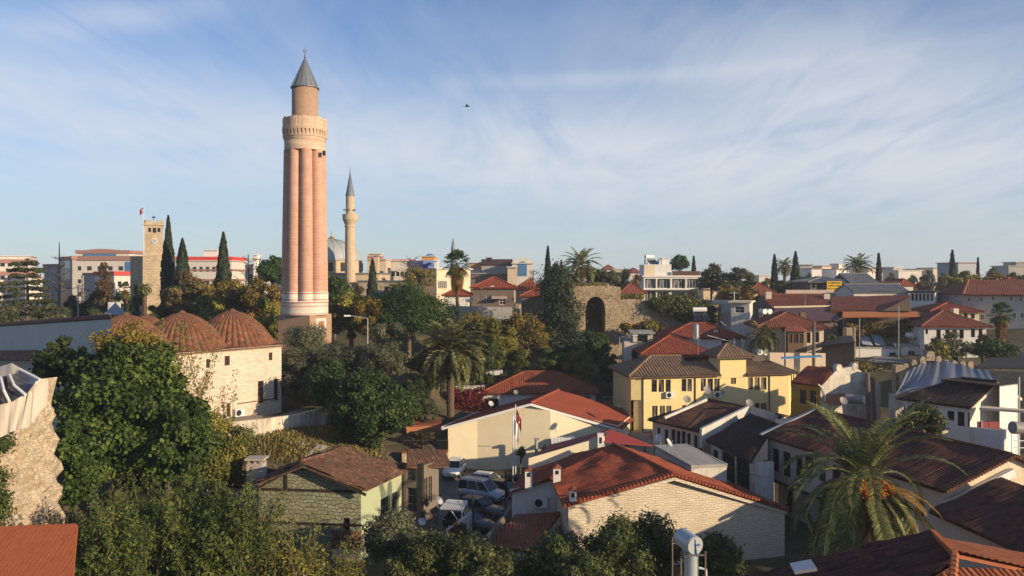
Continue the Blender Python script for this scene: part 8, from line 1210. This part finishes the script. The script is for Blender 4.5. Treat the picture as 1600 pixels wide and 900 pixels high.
grassy('grass', 'tall dry grass on the slope below the retaining wall', 'grass', [(x, y, 0) for x, y in ((-21,77),(-19.5,77.5),(-18,77.8),(-16.5,77),(-18.5,75.5),(-20,75),(-22,75),(-17,75),(-16,79),(-15,76))], 16000, .7, 1.0, kind='stuff')
M['rock'] = rubble('grey slope rocks', (.36,.33,.29), (.44,.40,.35), (.28,.25,.21), 1.2, .05, (.2,.18,.15), .4)
for i, (x, y, d, s) in enumerate(((472,690,76,1.0),(500,692,75.5,1.3),(520,690,75.5,.9),(488,700,74,1.1),(510,703,73.5,1.2))):
    q = XY(x,d); z = G(*q); m = MB(); m.lathe((q[0],q[1],z-.3), [(s*.9,0),(s,.35*s),(s*.75,.8*s),(s*.2,1.05*s)], 9, lambda w, z_: 1+.22*math.sin(w*3+i)+.12*math.sin(w*5+z_*3+i)); tag(build('boulder', m, M['rock'], None), ['pale boulder at the left of the grassy slope','widest pale boulder on the grassy slope','small pale boulder at the right of the grassy slope','boulder low on the slope above the sagging roof','boulder nearest to the dense dark tree on the slope'][i], 'rock', 'boulders on the slope')
# bottom centre
tree('olive toned shrub against the green plaster side wall', 618, 798, 880, 116, 50.5, 'round', 'lf_olive', 15000, .09, 'garden_shrub', 'shrub', k=50); LQ = dict(kind='round', mat='lf_cit', name='loquat_tree', cat='tree', k=60, asp=.4, inner=.55)
tree('glossy loquat tree at the bottom between shrub and car park', 672, 836, 950, 150, 47, n=26000, L=.115, **LQ); tree('glossy loquat tree at the bottom left of the lean-to roof', 752, 838, 950, 120, 46, n=22000, L=.115, **LQ); tree('glossy loquat tree in front of the lean-to wall', 868, 822, 950, 118, 47, n=22000, L=.115, **LQ); tree('tallest glossy loquat tree under the white brick gable', 960, 808, 950, 130, 47, n=26000, L=.115, **LQ); tree('dark loquat tree behind the galvanised boiler', 1015, 800, 950, 110, 49, n=20000, L=.115, **LQ); tree('shaded loquat tree right of the galvanised boiler', 1118, 822, 950, 96, 47, n=18000, L=.115, **LQ); tree('low dark loquat at the bottom right of the lean-to', 905, 860, 960, 110, 44, n=16000, L=.11, **LQ)
tree('small round potted citrus by the flagpoles', 815, 697, 716, 15, 75.5, 'round', 'lf_cit', 1600, .11, 'potted_tree', 'tree', zg=None, r0=.08); tree('green creeper bush by the white pergola', 718, 812, 842, 34, 58, 'round', 'lf_brown', 2500, .10, 'garden_shrub', 'shrub')
# ---------------------------------------------------------------- thin haze over the far town
t = bpy.data.materials.new('haze air'); t.use_nodes = True; nt = t.node_tree; nt.nodes.clear(); ou = nt.nodes.new('ShaderNodeOutputMaterial'); pv = nt.nodes.new('ShaderNodeVolumePrincipled'); pv.inputs['Density'].default_value = HAZE; pv.inputs['Color'].default_value = (.86,.90,.96,1); pv.inputs['Anisotropy'].default_value = .3; nt.links.new(pv.outputs[0], ou.inputs['Volume'])
m = MB(); m.box((0,190,-3), (640,460,55)); hz = build('haze', m, t, None); tag(hz, None, None, None, 'stuff')
